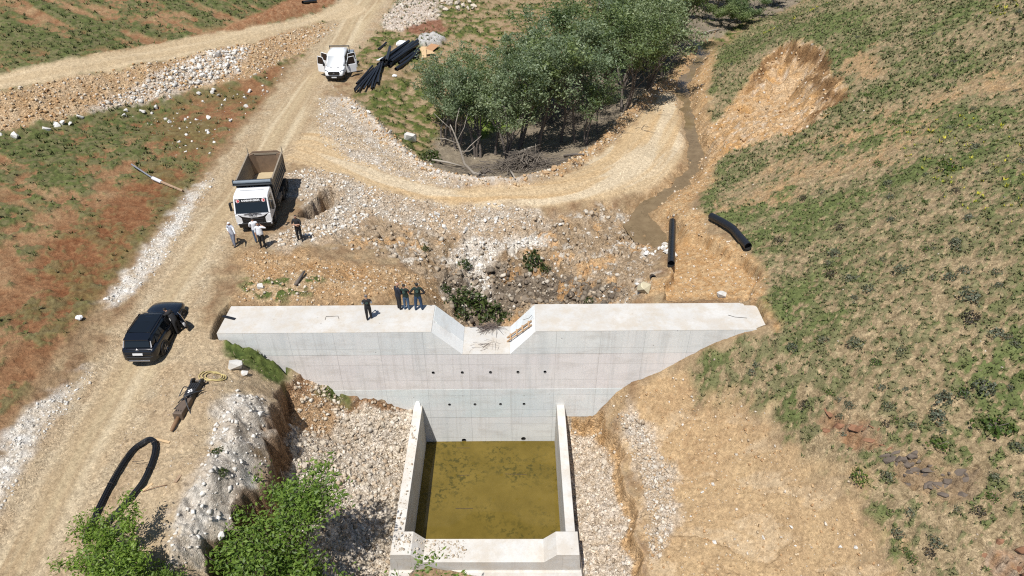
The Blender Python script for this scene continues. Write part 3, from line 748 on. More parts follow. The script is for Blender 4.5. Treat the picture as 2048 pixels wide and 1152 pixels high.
# ------------------------------------------------------------------ concrete
def concrete_material(name, base, tint, dusty=0.0):
    m = bpy.data.materials.new(name); m.use_nodes = True
    nt = m.node_tree; b = nt.nodes['Principled BSDF']
    b.inputs['Roughness'].default_value = .85; b.inputs['Specular IOR Level'].default_value = .2
    geo = nt.nodes.new('ShaderNodeNewGeometry'); pos = geo.outputs['Position']
    big = noise(nt, pos, .45, 5, .6)
    c = mixc(nt, ramp(nt, big, [(.35, (0, 0, 0)), (.65, (1, 1, 1))]), base, tint)
    # rain streaks run down the faces
    st = noise(nt, mapping(nt, pos, (5.5, 5.5, .22)), 1.0, 4, .65)
    up = nt.nodes.new('ShaderNodeSeparateXYZ'); nt.links.new(geo.outputs['Normal'], up.inputs[0])
    side = mathn(nt, 'SUBTRACT', 1.0, mathn(nt, 'ABSOLUTE', up.outputs['Z']))
    sm = ramp(nt, st, [(.52, (0, 0, 0)), (.70, (1, 1, 1))])
    c = mixc(nt, mathn(nt, 'MULTIPLY', mathn(nt, 'MULTIPLY', sm, side), .26), c, (.36, .33, .29))
    st2 = noise(nt, mapping(nt, pos, (1.2, 1.2, .10)), 1.0, 3, .6)
    c = mixc(nt, mathn(nt, 'MULTIPLY', mathn(nt, 'MULTIPLY', ramp(nt, st2, [(.5, (0, 0, 0)), (.68, (1, 1, 1))]), side), .35), c, (.50, .53, .53))
    # formwork: faint panel lines
    br = nt.nodes.new('ShaderNodeTexBrick'); br.offset = .0
    br.inputs['Color1'].default_value = (1, 1, 1, 1); br.inputs['Color2'].default_value = (.93, .935, .95, 1); br.inputs['Mortar'].default_value = (.66, .66, .66, 1)
    br.inputs['Scale'].default_value = 1; br.inputs['Mortar Size'].default_value = .012; br.inputs['Brick Width'].default_value = 2.4; br.inputs['Row Height'].default_value = 1.2
    cxyz = nt.nodes.new('ShaderNodeCombineXYZ'); sp = nt.nodes.new('ShaderNodeSeparateXYZ'); nt.links.new(pos, sp.inputs[0])
    nt.links.new(sp.outputs['X'], cxyz.inputs['X']); nt.links.new(sp.outputs['Z'], cxyz.inputs['Y']); nt.links.new(cxyz.outputs[0], br.inputs['Vector'])
    c = mixc(nt, mathn(nt, 'MULTIPLY', side, .8), c, mixc(nt, 1.0, c, br.outputs['Color'], 'MULTIPLY'))
    # blotches and tie holes
    vo = nt.nodes.new('ShaderNodeTexVoronoi'); vo.inputs['Scale'].default_value = 1.1; nt.links.new(pos, vo.inputs['Vector'])
    c = mixc(nt, mathn(nt, 'MULTIPLY', mathn(nt, 'LESS_THAN', vo.outputs['Distance'], .045), .6), c, (.22, .21, .20))
    if dusty:
        du = noise(nt, pos, 1.1, 5, .7)
        c = mixc(nt, mathn(nt, 'MULTIPLY', ramp(nt, du, [(.42, (0, 0, 0)), (.62, (1, 1, 1))]), dusty), c, (.43, .365, .28))
    fn = noise(nt, pos, 9, 6, .7)
    c = mixc(nt, .8, c, ramp(nt, fn, [(.25, (.90, .90, .90)), (.5, (1, 1, 1)), (.75, (1.05, 1.05, 1.05))]), 'MULTIPLY')
    wide = noise(nt, mapping(nt, pos, (.5, .5, 1.6)), 1.0, 5, .65)
    c = mixc(nt, mathn(nt, 'MULTIPLY', ramp(nt, wide, [(.5, (0, 0, 0)), (.66, (1, 1, 1))]), .35), c, (.44, .41, .37))
    nt.links.new(c, b.inputs['Base Color'])
    bp = nt.nodes.new('ShaderNodeBump'); bp.inputs['Strength'].default_value = .12; bp.inputs['Distance'].default_value = .012
    nt.links.new(fn, bp.inputs['Height']); nt.links.new(bp.outputs[0], b.inputs['Normal'])
    return m
CON_TOP = concrete_material('concrete_crest', (.52, .505, .475), (.465, .45, .42), .55)
CON_A = concrete_material('concrete_grey_blue', (.67, .69, .675), (.72, .715, .69))
CON_B = concrete_material('concrete_pinkish', (.715, .68, .66), (.735, .71, .685))
CON_C = concrete_material('concrete_blue', (.635, .68, .67), (.71, .71, .69))
CON_D = concrete_material('concrete_pale', (.715, .70, .675), (.665, .675, .66))
CON_BAS = concrete_material('concrete_basin', (.58, .555, .515), (.52, .51, .485), .5)
hole_shade = mat('pipe_inside_shade', (.03, .028, .025), .9)  # near-black colour paints the shade inside the drain holes
CON_HOLE = mat('pipe_rim', (.10, .10, .10), .5)

def front_panel(mb, outer, holes, y, depth, slots=10):
    """vertical plate (x,z outline) with round openings that run back into the wall"""
    loops = [[Vector((x, 0, z)) for x, z in outer]]
    rings = []
    for hx, hz, r in holes:
        ring = [(hx + r * math.cos(2 * math.pi * k / slots), hz + r * math.sin(2 * math.pi * k / slots)) for k in range(slots)]
        rings.append(ring); loops.append([Vector((x, 0, z)) for x, z in ring[::-1]])
    flat = [(p.x, p.z) for lp in loops for p in lp]
    # tessellate in a plane
    tri = tessellate_polygon([[Vector((p.x, p.z, 0)) for p in lp] for lp in loops])
    mb.add([(x, dam_y(x) + y, z) for x, z in flat], [tuple(t) for t in tri], 0)
    for ring in rings:
        n_ = len(ring)
        mb.add([(x, dam_y(x) + y, z) for x, z in ring] + [(x, dam_y(x) + y + depth, z) for x, z in ring],
               [(j, (j + 1) % n_, n_ + (j + 1) % n_, n_ + j) for j in range(n_)] + [tuple(range(n_, 2 * n_))], 1)

dam = empty('concrete_dam', (0, dam_y(0), -8.8))
tag(dam, 'pale concrete check dam with a trapezoid spillway notch across the valley', 'dam')
OFF = Vector((0, dam_y(0), -8.8))
def finish(mb, name, mats, parent, off=OFF, **k):
    mb.v = [tuple(Vector(p) - off) for p in mb.v]
    return mb.build(name, mats, parent, **k)
NT_L, NT_R, NB_L, NB_R, NZ = -4.32, 1.27, -2.72, -.10, -1.62
def wall_block(name, xs_top, xs_bot, z0, z1, m, holes=(), back=DAM_T, fy=0.0, deep=.5):
    """one pour of the dam: front plate with openings, back, top and ends"""
    mb = MB()
    outer = [(xs_bot[0], z0), (xs_bot[1], z0), (xs_top[1], z1), (xs_top[0], z1)]
    front_panel(mb, outer, holes, fy, deep)
    F = [(x, dam_y(x) + fy, z) for x, z in outer]; B = [(x, dam_y(x) + back, z) for x, z in outer]
    mb.add(F + B, [(4, 5, 6, 7), (0, 1, 5, 4), (1, 2, 6, 5), (3, 7, 6, 2), (0, 4, 7, 3)], 0)
    return finish(mb, name, [m, hole_shade], dam, fix=True)
# lowest to highest pour; each is set back or proud by a few millimetres and the joints between them stay open
H1 = [(x, -2.97, .085) for x in (-4.42, -2.79, -1.21, .33, 1.85)]
H2 = [(x, -5.52, .085) for x in (-3.64, -2.16, -.67, .70)]
H3 = [(-2.93, -8.66, .15), (.70, -8.56, .15)]
wall_block('concrete_lift', (-9.4, 6.5), (-9.4, 6.5), -10.5, -6.635, CON_D, H3, fy=.012)
wall_block('concrete_lift', (-12, 9), (-12, 9), -6.62, -4.315, CON_C, H2, fy=0.0)
wall_block('concrete_lift', (-14.2, 12), (-14.2, 12), -4.30, -1.635, CON_B, H1, fy=.010)
# upper pours left and right of the notch, their crests a slab of its own colour
wall_block('concrete_lift', (DAM_X0, NT_L), (DAM_X0, NB_L), NZ, -.012, CON_A, fy=.002)
wall_block('concrete_lift', (NT_R, DAM_X1), (NB_R, DAM_X1), NZ, -.012, CON_A, fy=.002)
for nm, xa, xb in (('crest_slab', DAM_X0 - .004, NT_L + .004), ('crest_slab', NT_R - .004, DAM_X1)):
    mb = MB(); mb.hexa([(xa, dam_y(xa) - .004, -.010), (xb, dam_y(xb) - .004, -.010), (xb, dam_y(xb) + DAM_T + .004, -.010), (xa, dam_y(xa) + DAM_T + .004, -.010),
                        (xa + .01, dam_y(xa) + .01, .012), (xb - .01, dam_y(xb) + .01, .012), (xb - .01, dam_y(xb) + DAM_T - .01, .012), (xa + .01, dam_y(xa) + DAM_T - .01, .012)])
    finish(mb, nm, CON_TOP, dam)
mb = MB(); mb.hexa([(NB_L, dam_y(NB_L), NZ - .012), (NB_R, dam_y(NB_R), NZ - .012), (NB_R, dam_y(NB_R) + DAM_T, NZ - .012), (NB_L, dam_y(NB_L) + DAM_T, NZ - .012),
                    (NB_L + .01, dam_y(NB_L) + .01, NZ + .014), (NB_R - .01, dam_y(NB_R) + .01, NZ + .014), (NB_R - .01, dam_y(NB_R) + DAM_T, NZ + .014), (NB_L + .01, dam_y(NB_L) + DAM_T, NZ + .014)])
finish(mb, 'spillway_floor', CON_TOP, dam)
# thin render coats on the notch cheeks, the left one flaked
cheek = concrete_material('concrete_cheek', (.57, .61, .61), (.62, .635, .63))
def cheek_plate(tx, bx, side, segs):
    mb = MB()
    for (s0, s1, y0, y1) in segs:
        q = []
        for s, y in ((s0, y0), (s1, y0), (s1, y1), (s0, y1)):
            x = tx + (bx - tx) * s; z = NZ * s
            nx, nz = (-NZ, abs(bx - tx)) ; L = math.hypot(nx, nz)
            q.append((x + side * nx / L * .014, dam_y(x) + y, z + nz / L * .014))
        q0 = [(p[0] - side * .012, p[1], p[2] - .012) for p in q]
        mb.hexa(q0 + q)
    finish(mb, 'render_coat', cheek, dam)
cheek_plate(NT_L, NB_L, 1, [(.02, .98, 1.05, 2.30), (.12, .55, .95, 1.048)])
cheek_plate(NT_R, NB_R, -1, [(.02, .98, 1.15, 2.30)])
# cast pipe stubs at the drain openings
for hx, hz, r in H1 + H2:
    mb = MB(); mb.tube([(hx, dam_y(hx) - .015, hz), (hx, dam_y(hx) + .3, hz)], r * 1.0, 12, caps=False)
    o = finish(mb, 'drain_pipe', CON_HOLE, dam)

# ------------------------------------------------------------------ stilling basin
basin = empty('stilling_basin', (-1.3, 23, -9.4))
tag(basin, 'open concrete stilling basin full of olive water below the dam', 'basin')
BO = Vector((-1.3, 23, -9.4))
BY0, BY1 = 18.35, 27.86
def bwall(x_in, x_out, sgn):
    mb = MB()
    yb = dam_y(x_in) - .004; xo = x_out
    bat = sgn * .42
    mb.hexa([(x_in, 19.6, -10.4), (xo + bat, 19.6, -10.4), (xo + bat, yb, -10.4), (x_in, yb, -10.4),
             (x_in, 19.6, WALL_Z), (xo, 19.6, WALL_Z), (xo, yb, WALL_Z), (x_in, yb, WALL_Z)])
    return finish(mb, 'side_wall', CON_BAS, basin, BO, bevel=.02)
bwall(BAS_X0, -5.72, -1); bwall(BAS_X1, 3.06, 1)
mb = MB()
XO0, XO1 = -5.74, 3.18
prof = [(XO0, WALL_Z - .004), (-4.78, WALL_Z - .004), (-4.24, -6.2), (1.52, -6.2), (2.12, WALL_Z - .004), (XO1, WALL_Z - .004), (XO1 + .12, -6.9), (XO0 - .12, -6.9)]
mb.prism(prof, 'y', BY0, 19.597)
finish(mb, 'end_sill', CON_BAS, basin, BO, bevel=.02)
mb = MB(); mb.hexa([(XO0 - .9, BY0 - 2.6, -10.4), (XO1 + .9, BY0 - 2.6, -10.4), (XO1 + .5, 19.59, -10.4), (XO0 - .5, 19.59, -10.4),
                    (XO0 - .16, BY0 - .12, -6.905), (XO1 + .16, BY0 - .12, -6.905), (XO1 + .16, 19.59, -6.905), (XO0 - .16, 19.59, -6.905)])
finish(mb, 'sill_base', CON_BAS, basin, BO)
mb = MB(); mb.box(((BAS_X0 + BAS_X1) / 2, 23.7, -10.0), (BAS_X1 - BAS_X0, 8.2, .3)); finish(mb, 'basin_floor', CON_BAS, basin, BO)
# triangular stub where the left wall meets the dam face
mb = MB(); x0, x1 = -5.66, -5.28; yb = dam_y(x0) - .002
mb.add([(x0, yb, WALL_Z), (x1, yb, WALL_Z), (x1, yb - .22, WALL_Z + .003), (x0, yb - .22, WALL_Z + .003), ((x0 + x1) / 2 - .1, yb, WALL_Z + .34), ((x0 + x1) / 2 + .08, yb, WALL_Z + .34)],
       [(0, 1, 2, 3), (0, 4, 5, 1), (3, 2, 5, 4), (0, 3, 4), (1, 5, 2)])
finish(mb, 'mortar_fillet', CON_A, basin, BO)

def water_material(name, c_a, c_b, c_c, s1=.6, rough=.06):
    m = bpy.data.materials.new(name); m.use_nodes = True
    nt = m.node_tree; b = nt.nodes['Principled BSDF']
    b.inputs['Roughness'].default_value = rough; b.inputs['IOR'].default_value = 1.33; b.inputs['Specular IOR Level'].default_value = .5
    geo = nt.nodes.new('ShaderNodeNewGeometry'); pos = geo.outputs['Position']
    n1 = noise(nt, pos, s1, 5, .6); n2 = noise(nt, pos, s1 * 5.5, 6, .75)
    c = mixc(nt, ramp(nt, n1, [(.35, (0, 0, 0)), (.65, (1, 1, 1))]), c_a, c_b)
    msk = mathn(nt, 'MULTIPLY', ramp(nt, n2, [(.50, (0, 0, 0)), (.58, (1, 1, 1))]), ramp(nt, noise(nt, pos, s1 * .8, 3), [(.42, (0, 0, 0)), (.62, (1, 1, 1))]))
    c = mixc(nt, mathn(nt, 'MULTIPLY', msk, .75), c, c_c)
    nt.links.new(c, b.inputs['Base Color'])
    rp = noise(nt, pos, 3.5, 2)
    bp = nt.nodes.new('ShaderNodeBump'); bp.inputs['Strength'].default_value = .03; bp.inputs['Distance'].default_value = .02
    nt.links.new(rp, bp.inputs['Height']); nt.links.new(bp.outputs[0], b.inputs['Normal'])
    return m
def sheet(name, x0, x1, y0, y1, z, m, nx=1, ny=1):
    mb = MB(); vs = []; fs = []
    for j in range(ny + 1):
        for i in range(nx + 1): vs.append((x0 + (x1 - x0) * i / nx, y0 + (y1 - y0) * j / ny, z))
    for j in range(ny):
        for i in range(nx):
            a = j * (nx + 1) + i; fs.append((a, a + 1, a + nx + 2, a + nx + 1))
    mb.add(vs, fs); o = mb.build(name, m, fix=False); o['kind'] = 'structure'; return o
sheet('pool_water', BAS_X0 + .001, BAS_X1 - .001, 19.598, dam_y(-1) + .012, WATER_Z, water_material('olive_water', (.105, .076, .014), (.145, .104, .022), (.034, .034, .009)))
# weed mats float in the corners, sticks lie on the water
# stream
_e = np.array(stream_l[0]) - np.array(stream_l[2]); _e = _e / (np.linalg.norm(_e) + 1e-9)
L = [np.array(stream_l[0]) + _e * 2.6, np.array(stream_l[0]) + _e * 1.3] + list(stream_l)
mb = MB(); K = len(L)
run = 0; prev = None; lf = []; rt = []
seg = [0.0]
for p, q in zip(L[:-1], L[1:]): seg.append(seg[-1] + math.hypot(q[0] - p[0], q[1] - p[1]))
wz = [-2.42 + .004 * a_ for a_ in seg]
for i, p in enumerate(L):
    a = L[max(i - 1, 0)]; b_ = L[min(i + 1, K - 1)]
    d = np.array((b_[0] - a[0], b_[1] - a[1])); d /= np.linalg.norm(d) + 1e-9
    nn = np.array((d[1], -d[0])); w = 1.7
    lf.append((p[0] - nn[0] * w, p[1] - nn[1] * w, wz[i])); rt.append((p[0] + nn[0] * w, p[1] + nn[1] * w, wz[i]))
mb.add(lf + rt, [(i, i + 1, K + i + 1, K + i) for i in range(K - 1)])
o = mb.build('stream_water', water_material('stream_brown_water', (.15, .105, .055), (.20, .145, .08), (.10, .07, .035), 1.2, .08), fix=False); o['kind'] = 'structure'

# ------------------------------------------------------------------ vehicles
paint_dark = mat('car_paint_dark_blue', (.004, .006, .011), .28, spec=.4, coat=.5)
paint_white = mat('white_cab_paint', (.72, .73, .74), .28, coat=.4, var=.04, vscale=3)
glass_dark = mat('dark_glass', (.006, .008, .010), .05, spec=.6)
glass_blue = mat('windscreen_glass', (.045, .075, .11), .06, spec=.6)
black_plastic = mat('black_plastic', (.012, .012, .013), .45, var=.2)
rubber = mat('tyre_rubber', (.022, .021, .020), .85, var=.35, vscale=8)
rim_mat = mat('rim_metal', (.32, .32, .33), .35, metal=.8)
rim_dusty = mat('dusty_rim', (.12, .10, .08), .7, var=.3)
chrome = mat('chrome', (.55, .55, .56), .2, metal=1.0)
lamp_pale = mat('lamp_lens_pale', (.42, .42, .44), .12)
lamp_red = mat('lamp_lens_red', (.16, .01, .01), .15)
plate_white = mat('plate_white', (.62, .63, .64), .4)
ink = mat('plate_ink', (.03, .035, .05), .5)
steel_bed = mat('dusty_bed_steel', (.235, .195, .145), .75, var=.3, vscale=2.2, bump=.2, bscale=8)
steel_inner = mat('worn_brown_bed_steel', (.17, .115, .075), .7, var=.35, vscale=2.5)
bed_dust = mat('dusty_bed_floor', (.40, .32, .20), .9, var=.2, vscale=2)
tarp = mat('rolled_tarp_blue_grey', (.15, .18, .21), .6, var=.2, vscale=4)
seat_grey = mat('seat_cloth', (.22, .22, .23), .8)

def panel(P, t=.008, k=(1, 1)):
    """thin raised plate on four corners (given counter-clockwise seen from outside)"""
    P = [Vector(p) for p in P]
    nrm = (P[2] - P[0]).cross(P[3] - P[1]).normalized()
    return [tuple(p - nrm * t * k[0]) for p in P] + [tuple(p + nrm * t * k[1]) for p in P]
def quad(mb, P, t=.008, mi=0):
    return mb.hexa(panel(P, t), mi)
def lerp3(a, b, t): return tuple(x + (y - x) * t for x, y in zip(a, b))
def inset(P, u0, u1, v0, v1):
    """sub-quad of a quad: u along 0->1, v along 0->3"""
    def pt(u, v): return lerp3(lerp3(P[0], P[1], u), lerp3(P[3], P[2], u), v)
    return [pt(u0, v0), pt(u1, v0), pt(u1, v1), pt(u0, v1)]
def text_mesh(name, body, size, m, parent, loc, rot, depth=.004, bold=0.0):
    cu = bpy.data.curves.new(name, 'FONT'); cu.body = body; cu.size = size; cu.extrude = depth; cu.align_x = 'CENTER'; cu.align_y = 'CENTER'; cu.offset = bold
    tmp = bpy.data.objects.new(name, cu); COL.objects.link(tmp)
    dg = bpy.context.evaluated_depsgraph_get(); dg.update()
    me = bpy.data.meshes.new_from_object(tmp.evaluated_get(dg))
    bpy.data.objects.remove(tmp)
    me.materials.clear(); me.materials.append(m)
    o = bpy.data.objects.new(name, me); link(o, parent); o.location = loc; o.rotation_euler = rot
    return o
def disc_ring(mb, c, r0, r1, axis='x', n=20, t=.01, mi=0):
    pass
def wheel(parent, x, y, r, w, side, dusty=False, spokes=5, dual=False):
    mb = MB(); prof = [(-w / 2, r * .62), (-w / 2, r * .93), (-w / 2 + .03, r), (w / 2 - .03, r), (w / 2, r * .93), (w / 2, r * .62)]
    rings = [[(px, pr * math.cos(2 * math.pi * k / 28), pr * math.sin(2 * math.pi * k / 28)) for k in range(28)] for px, pr in prof]
    mb.loft(rings, cap=False)
    hub = empty_child('wheel', parent, (x, y, r))
    mb.build('tyre', rubber, hub, smooth=True)
    mb = MB(); s = side; xo = s * w * .30
    ring = lambda px, pr: [(px, pr * math.cos(2 * math.pi * k / 24), pr * math.sin(2 * math.pi * k / 24)) for k in range(24)]
    if dusty:
        mb.loft([ring(s * w * .42, r * .63), ring(s * w * .25, r * .52), ring(s * w * .1, r * .3), ring(s * w * .38, r * .24), ring(s * w * .45, r * .18)], cap=False)
        mb.add(ring(s * w * .45, r * .18), [tuple(range(24))])
        mb.build('rim', rim_dusty, hub, smooth=False)
    else:
        mb.loft([ring(s * w * .46, r * .66), ring(s * w * .30, r * .62), ring(-s * w * .2, r * .6)], cap=False)
        for k in range(spokes):
            a = 2 * math.pi * k / spokes
            for da in (-.16, .16):
                p0 = Vector((xo + s * .02, r * .12 * math.cos(a), r * .12 * math.sin(a))); p1 = Vector((xo + s * .03, r * .62 * math.cos(a + da), r * .62 * math.sin(a + da)))
                mb.tube([p0, p1], .024, 4)
        mb.tube([(xo - s * .02, 0, 0), (xo + s * .05, 0, 0)], r * .17, 10)
        mb.build('rim', rim_mat, hub)
        mb = MB(); mb.tube([(-s * w * .1, 0, 0), (-s * w * .05, 0, 0)], r * .6, 20); mb.build('brake_disc', black_plastic, hub)
    return hub
def empty_child(name, parent, loc, rot=(0, 0, 0)):
    o = bpy.data.objects.new(name, None); o.location = loc; o.rotation_euler = rot; o.empty_display_size = .1
    return link(o, parent)
# the wheel holder is a part: give it a mesh of its own so that it is seen as one
def wheel_part(parent, x, y, r, w, side, **k):
    h = wheel(parent, x, y, r, w, side, **k)
    return h

def section(y, w, zb, zt, crown=.04, n_edge=.08):
    pts = [(0, zb), (.80 * w, zb), (.955 * w, zb + .10), (w, zb + (zt - zb) * .48), (.985 * w, zb + (zt - zb) * .78), (.955 * w, zt - .03), (.86 * w, zt + crown * .35), (.45 * w, zt + crown * .85), (0, zt + crown)]
    ring = [(px, y, pz) for px, pz in pts] + [(-px, y, pz) for px, pz in pts[-2:0:-1]]
    return ring

def build_suv(loc, rz, scale):
    root = empty('suv', loc, rz, scale)
    tag(root, 'dark blue-black crossover car on the dirt road, its front door open', 'car')
    st = [(-2.27, .66, .46, .86), (-2.24, .80, .38, .93), (-2.12, .88, .33, 1.00), (-1.85, .915, .30, 1.06), (-1.35, .935, .28, 1.08), (-.4, .93, .26, 1.05), (.5, .925, .26, 1.03), (1.0, .93, .27, 1.015),
          (1.4, .925, .28, .99), (1.75, .90, .31, .94), (2.0, .84, .34, .87), (2.16, .74, .38, .80), (2.23, .58, .44, .74)]
    mb = MB(); mb.loft([section(*s) for s in st]); body = mb.build('body', paint_dark, root, smooth=True)
    # bonnet: raised plate with two creases
    mb = MB(); rows = []
    for y, w, z in ((.92, .80, 1.058), (1.3, .79, 1.04), (1.65, .75, 1.00), (1.92, .68, .935), (2.08, .58, .875)):
        rows.append([(-w, y, z - .03), (-.72 * w, y, z + .005), (-.4 * w, y, z + .012), (0, y, z + .015), (.4 * w, y, z + .012), (.72 * w, y, z + .005), (w, y, z - .03)])
    mb.loft(rows, close=False, cap=False); mb.build('bonnet', paint_dark, root, smooth=True)
    # greenhouse
    def gring(yr, yf, wr, wm, wf, z, zr=None, zf=None):
        zr = z if zr is None else zr; zf = z if zf is None else zf
        ym = (yr + yf) / 2
        half = [(0, yf, zf), (wf * .6, yf - .02, zf), (wf, yf - .10, zf - .005), (wm, yf * .3 + ym * .7, z), (wm, ym, z), (wm * .98, yr * .6 + ym * .4, z), (wr, yr + .10, zr), (wr * .6, yr + .015, zr), (0, yr, zr)]
        return half + [(-x, y, zz) for x, y, zz in half[-2:0:-1]]
    rings = [gring(-2.10, 1.02, .76, .86, .78, 1.04, 1.04, 1.03), gring(-1.98, .62, .72, .80, .71, 1.32), gring(-1.86, .26, .66, .715, .645, 1.55, 1.53, 1.55), gring(-1.80, .16, .58, .66, .59, 1.605, 1.57, 1.595), gring(-1.5, -.1, .3, .35, .3, 1.64, 1.615, 1.63)]
    mb = MB(); mb.loft(rings); mb.build('cabin_shell', paint_dark, root, smooth=True)
    # roof glass in two panes with a seam
    for y0, y1 in ((-.62, .05), (-1.48, -.65)):
        mb = MB(); quad(mb, [(-.56, y0, 1.632 - .012 * abs(y0 + .6)), (.56, y0, 1.632 - .012 * abs(y0 + .6)), (.56, y1, 1.632 - .03 * abs(y1 + .6)), (-.56, y1, 1.632 - .03 * abs(y1 + .6))], .012)
        mb.build('roof_glass', glass_dark, root, bevel=.01)
    # spoiler
    mb = MB(); mb.hexa([(-.66, -1.80, 1.545), (.66, -1.80, 1.545), (.64, -1.55, 1.60), (-.64, -1.55, 1.60), (-.64, -2.02, 1.555), (.64, -2.02, 1.555), (.62, -1.55, 1.635), (-.62, -1.55, 1.635)])
    mb.add([(-.64, -2.02, 1.52), (.64, -2.02, 1.52), (.66, -1.8, 1.52), (-.66, -1.8, 1.52), (-.64, -2.02, 1.556), (.64, -2.02, 1.556), (.66, -1.8, 1.58), (-.66, -1.8, 1.58)], [(0, 1, 2, 3), (0, 1, 5, 4)])
    mb.build('spoiler', paint_dark, root, smooth=False)
    # windscreen, tailgate glass, side glass
    mb = MB(); quad(mb, [(-.70, .93, 1.09), (.70, .93, 1.09), (.585, .245, 1.555), (-.585, .245, 1.555)], .014); mb.build('windscreen', glass_dark, root)
    mb = MB(); quad(mb, [(-.585, -1.885, 1.505), (.585, -1.885, 1.505), (.66, -2.085, 1.10), (-.66, -2.085, 1.10)][::-1], .014); mb.build('tailgate_glass', glass_dark, root)
    for s in (-1, 1):
        for (ya, yb, yc, yd) in ((.72, -.25, -.25, .28), (-.32, -1.05, -1.02, -.32), (-1.12, -1.70, -1.52, -1.08)):
            if s == 1 and ya == .72: continue
            za, zc = 1.10, 1.49
            P = [(s * .853, ya, za), (s * .853, yb, za), (s * .748, yc, zc), (s * .748, yd, zc)]
            if s == 1: P = P[::-1]
            mb = MB(); quad(mb, P, .016); mb.build('side_window', glass_dark, root)
        # rails, mirror, sill trim, arches
        mb = MB(); mb.tube([(s * .64, .02, 1.60), (s * .665, -.3, 1.635), (s * .665, -1.3, 1.63), (s * .62, -1.7, 1.585)], .02, 6); mb.build('roof_rail', black_plastic, root)
        mb = MB(); mb.box((s * 1.0, .62, 1.08), (.20, .13, .15), (0, 0, s * .2)); mb.box((s * .89, .64, 1.04), (.12, .06, .05)); mb.build('mirror', paint_dark, root, bevel=.03)
        mb = MB(); mb.box((s * .915, -.02, .34), (.06, 1.9, .16)); mb.build('sill_trim', black_plastic, root, bevel=.02)
        for yc in (1.36, -1.32):
            mb = MB(); pts = [(s * .93, yc + .43 * math.cos(a), .36 + .43 * math.sin(a)) for a in np.linspace(-.25, math.pi + .25, 16)]
            mb.tube(pts, .045, 6); mb.add([(s * .938, yc + .42 * math.cos(a), .36 + .42 * math.sin(a)) for a in np.linspace(-.3, math.pi + .3, 18)], [tuple(range(18))]); mb.build('wheel_arch', black_plastic, root)
            wheel_part(root, s * .85, yc, .365, .24, s)
        # lamps
        mb = MB(); quad(mb, [(.70, -2.12, 1.10), (.755, -2.08, 1.11), (.70, -1.92, 1.40), (.675, -1.94, 1.40)] if s > 0 else [(-.755, -2.08, 1.11), (-.70, -2.12, 1.10), (-.675, -1.94, 1.40), (-.70, -1.92, 1.40)], .02)
        mb.build('tail_lamp', lamp_pale, root)
        mb = MB(); mb.box((s * .66, 2.10, .70), (.26, .10, .12), (0, 0, -s * .45)); mb.build('headlamp', lamp_pale, root)
    # tailgate, emblem, number plate, bumper, skid plate
    mb = MB(); quad(mb, [(-.70, -2.285, .72), (.70, -2.285, .72), (.70, -2.18, 1.02), (-.70, -2.18, 1.02)], .02); mb.build('tailgate', paint_dark, root, bevel=.02)
    em = MB(); em.tube([(.085 * math.cos(a), 0, .05 * math.sin(a)) for a in np.linspace(0, 2 * math.pi, 16, endpoint=False)], .010, 6, closed=True)
    em.tube([(-.05, 0, -.035), (-.02, 0, .035)], .010, 5); em.tube([(.02, 0, -.035), (.05, 0, .035)], .010, 5); em.tube([(-.03, 0, -.003), (.03, 0, .006)], .010, 5)
    em.v = [(x, y - 2.225, z + 1.045) for x, y, z in em.v]; em.build('emblem', chrome, root)
    pl = MB(); pl.box((0, -2.305, .80), (.52, .03, .115), (-.2, 0, 0)); plo = pl.build('number_plate', plate_white, root)
    mb = MB(); mb.loft([[(-.88, -1.98, z), (-.84, -2.20, z), (-.60, -2.33, z), (0, -2.36, z), (.60, -2.33, z), (.84, -2.20, z), (.88, -1.98, z), (0, -1.9, z)] for z in (.34, .62)]); mb.build('rear_bumper', black_plastic, root, bevel=.02)
    mb = MB(); mb.box((0, -2.36, .40), (1.12, .06, .07), (-.2, 0, 0)); mb.build('skid_plate', rim_mat, root, bevel=.02)
    # dark plate painting the shaded cabin on the closed body, seats, and the open front door hinged at the windscreen pillar
    mb = MB(); quad(mb, [(.936, .80, .40), (.938, -.20, .40), (.938, -.20, 1.05), (.93, .80, 1.02)][::-1], .012); quad(mb, [(.856, .76, 1.06), (.860, -.22, 1.06), (.752, -.22, 1.50), (.752, .30, 1.50)][::-1], .018); mb.build('doorway_shade_plate', black_plastic, root)
    mb = MB(); mb.box((.70, .18, 1.20), (.40, .12, .34), (-.25, 0, 0)); mb.build('seat_back', mat('cream_seat', (.55, .53, .5), .6), root, bevel=.04)
    hg = empty_child('front_door', root, (.95, .80, 0), (0, 0, math.radians(46)))
    mb = MB(); mb.hexa([(-.03, -1.02, .36), (.05, -1.02, .36), (.05, 0, .36), (-.03, 0, .36), (-.03, -1.02, 1.04), (.02, -1.02, 1.04), (.02, 0, 1.02), (-.03, 0, 1.02)]); mb.build('door_skin', paint_dark, hg, bevel=.02)
    mb = MB(); fr = [(-.0, -.02, 1.03), (-.09, -.50, 1.46), (-.10, -.98, 1.47), (-.01, -1.02, 1.04)]
    for a, b in zip(fr[:-1], fr[1:]): mb.tube([a, b], .022, 5)
    mb.build('window_frame', chrome, hg)
    mb = MB(); quad(mb, [fr[0], fr[1], fr[2], fr[3]], .004); mb.build('door_glass', glass_dark, hg)
    mb = MB(); mb.box((-.05, -.55, .66), (.06, .55, .10)); mb.box((-.06, -.80, .82), (.04, .16, .05)); mb.build('armrest', mat('armrest_pale', (.42, .42, .43), .5), hg)
    return root

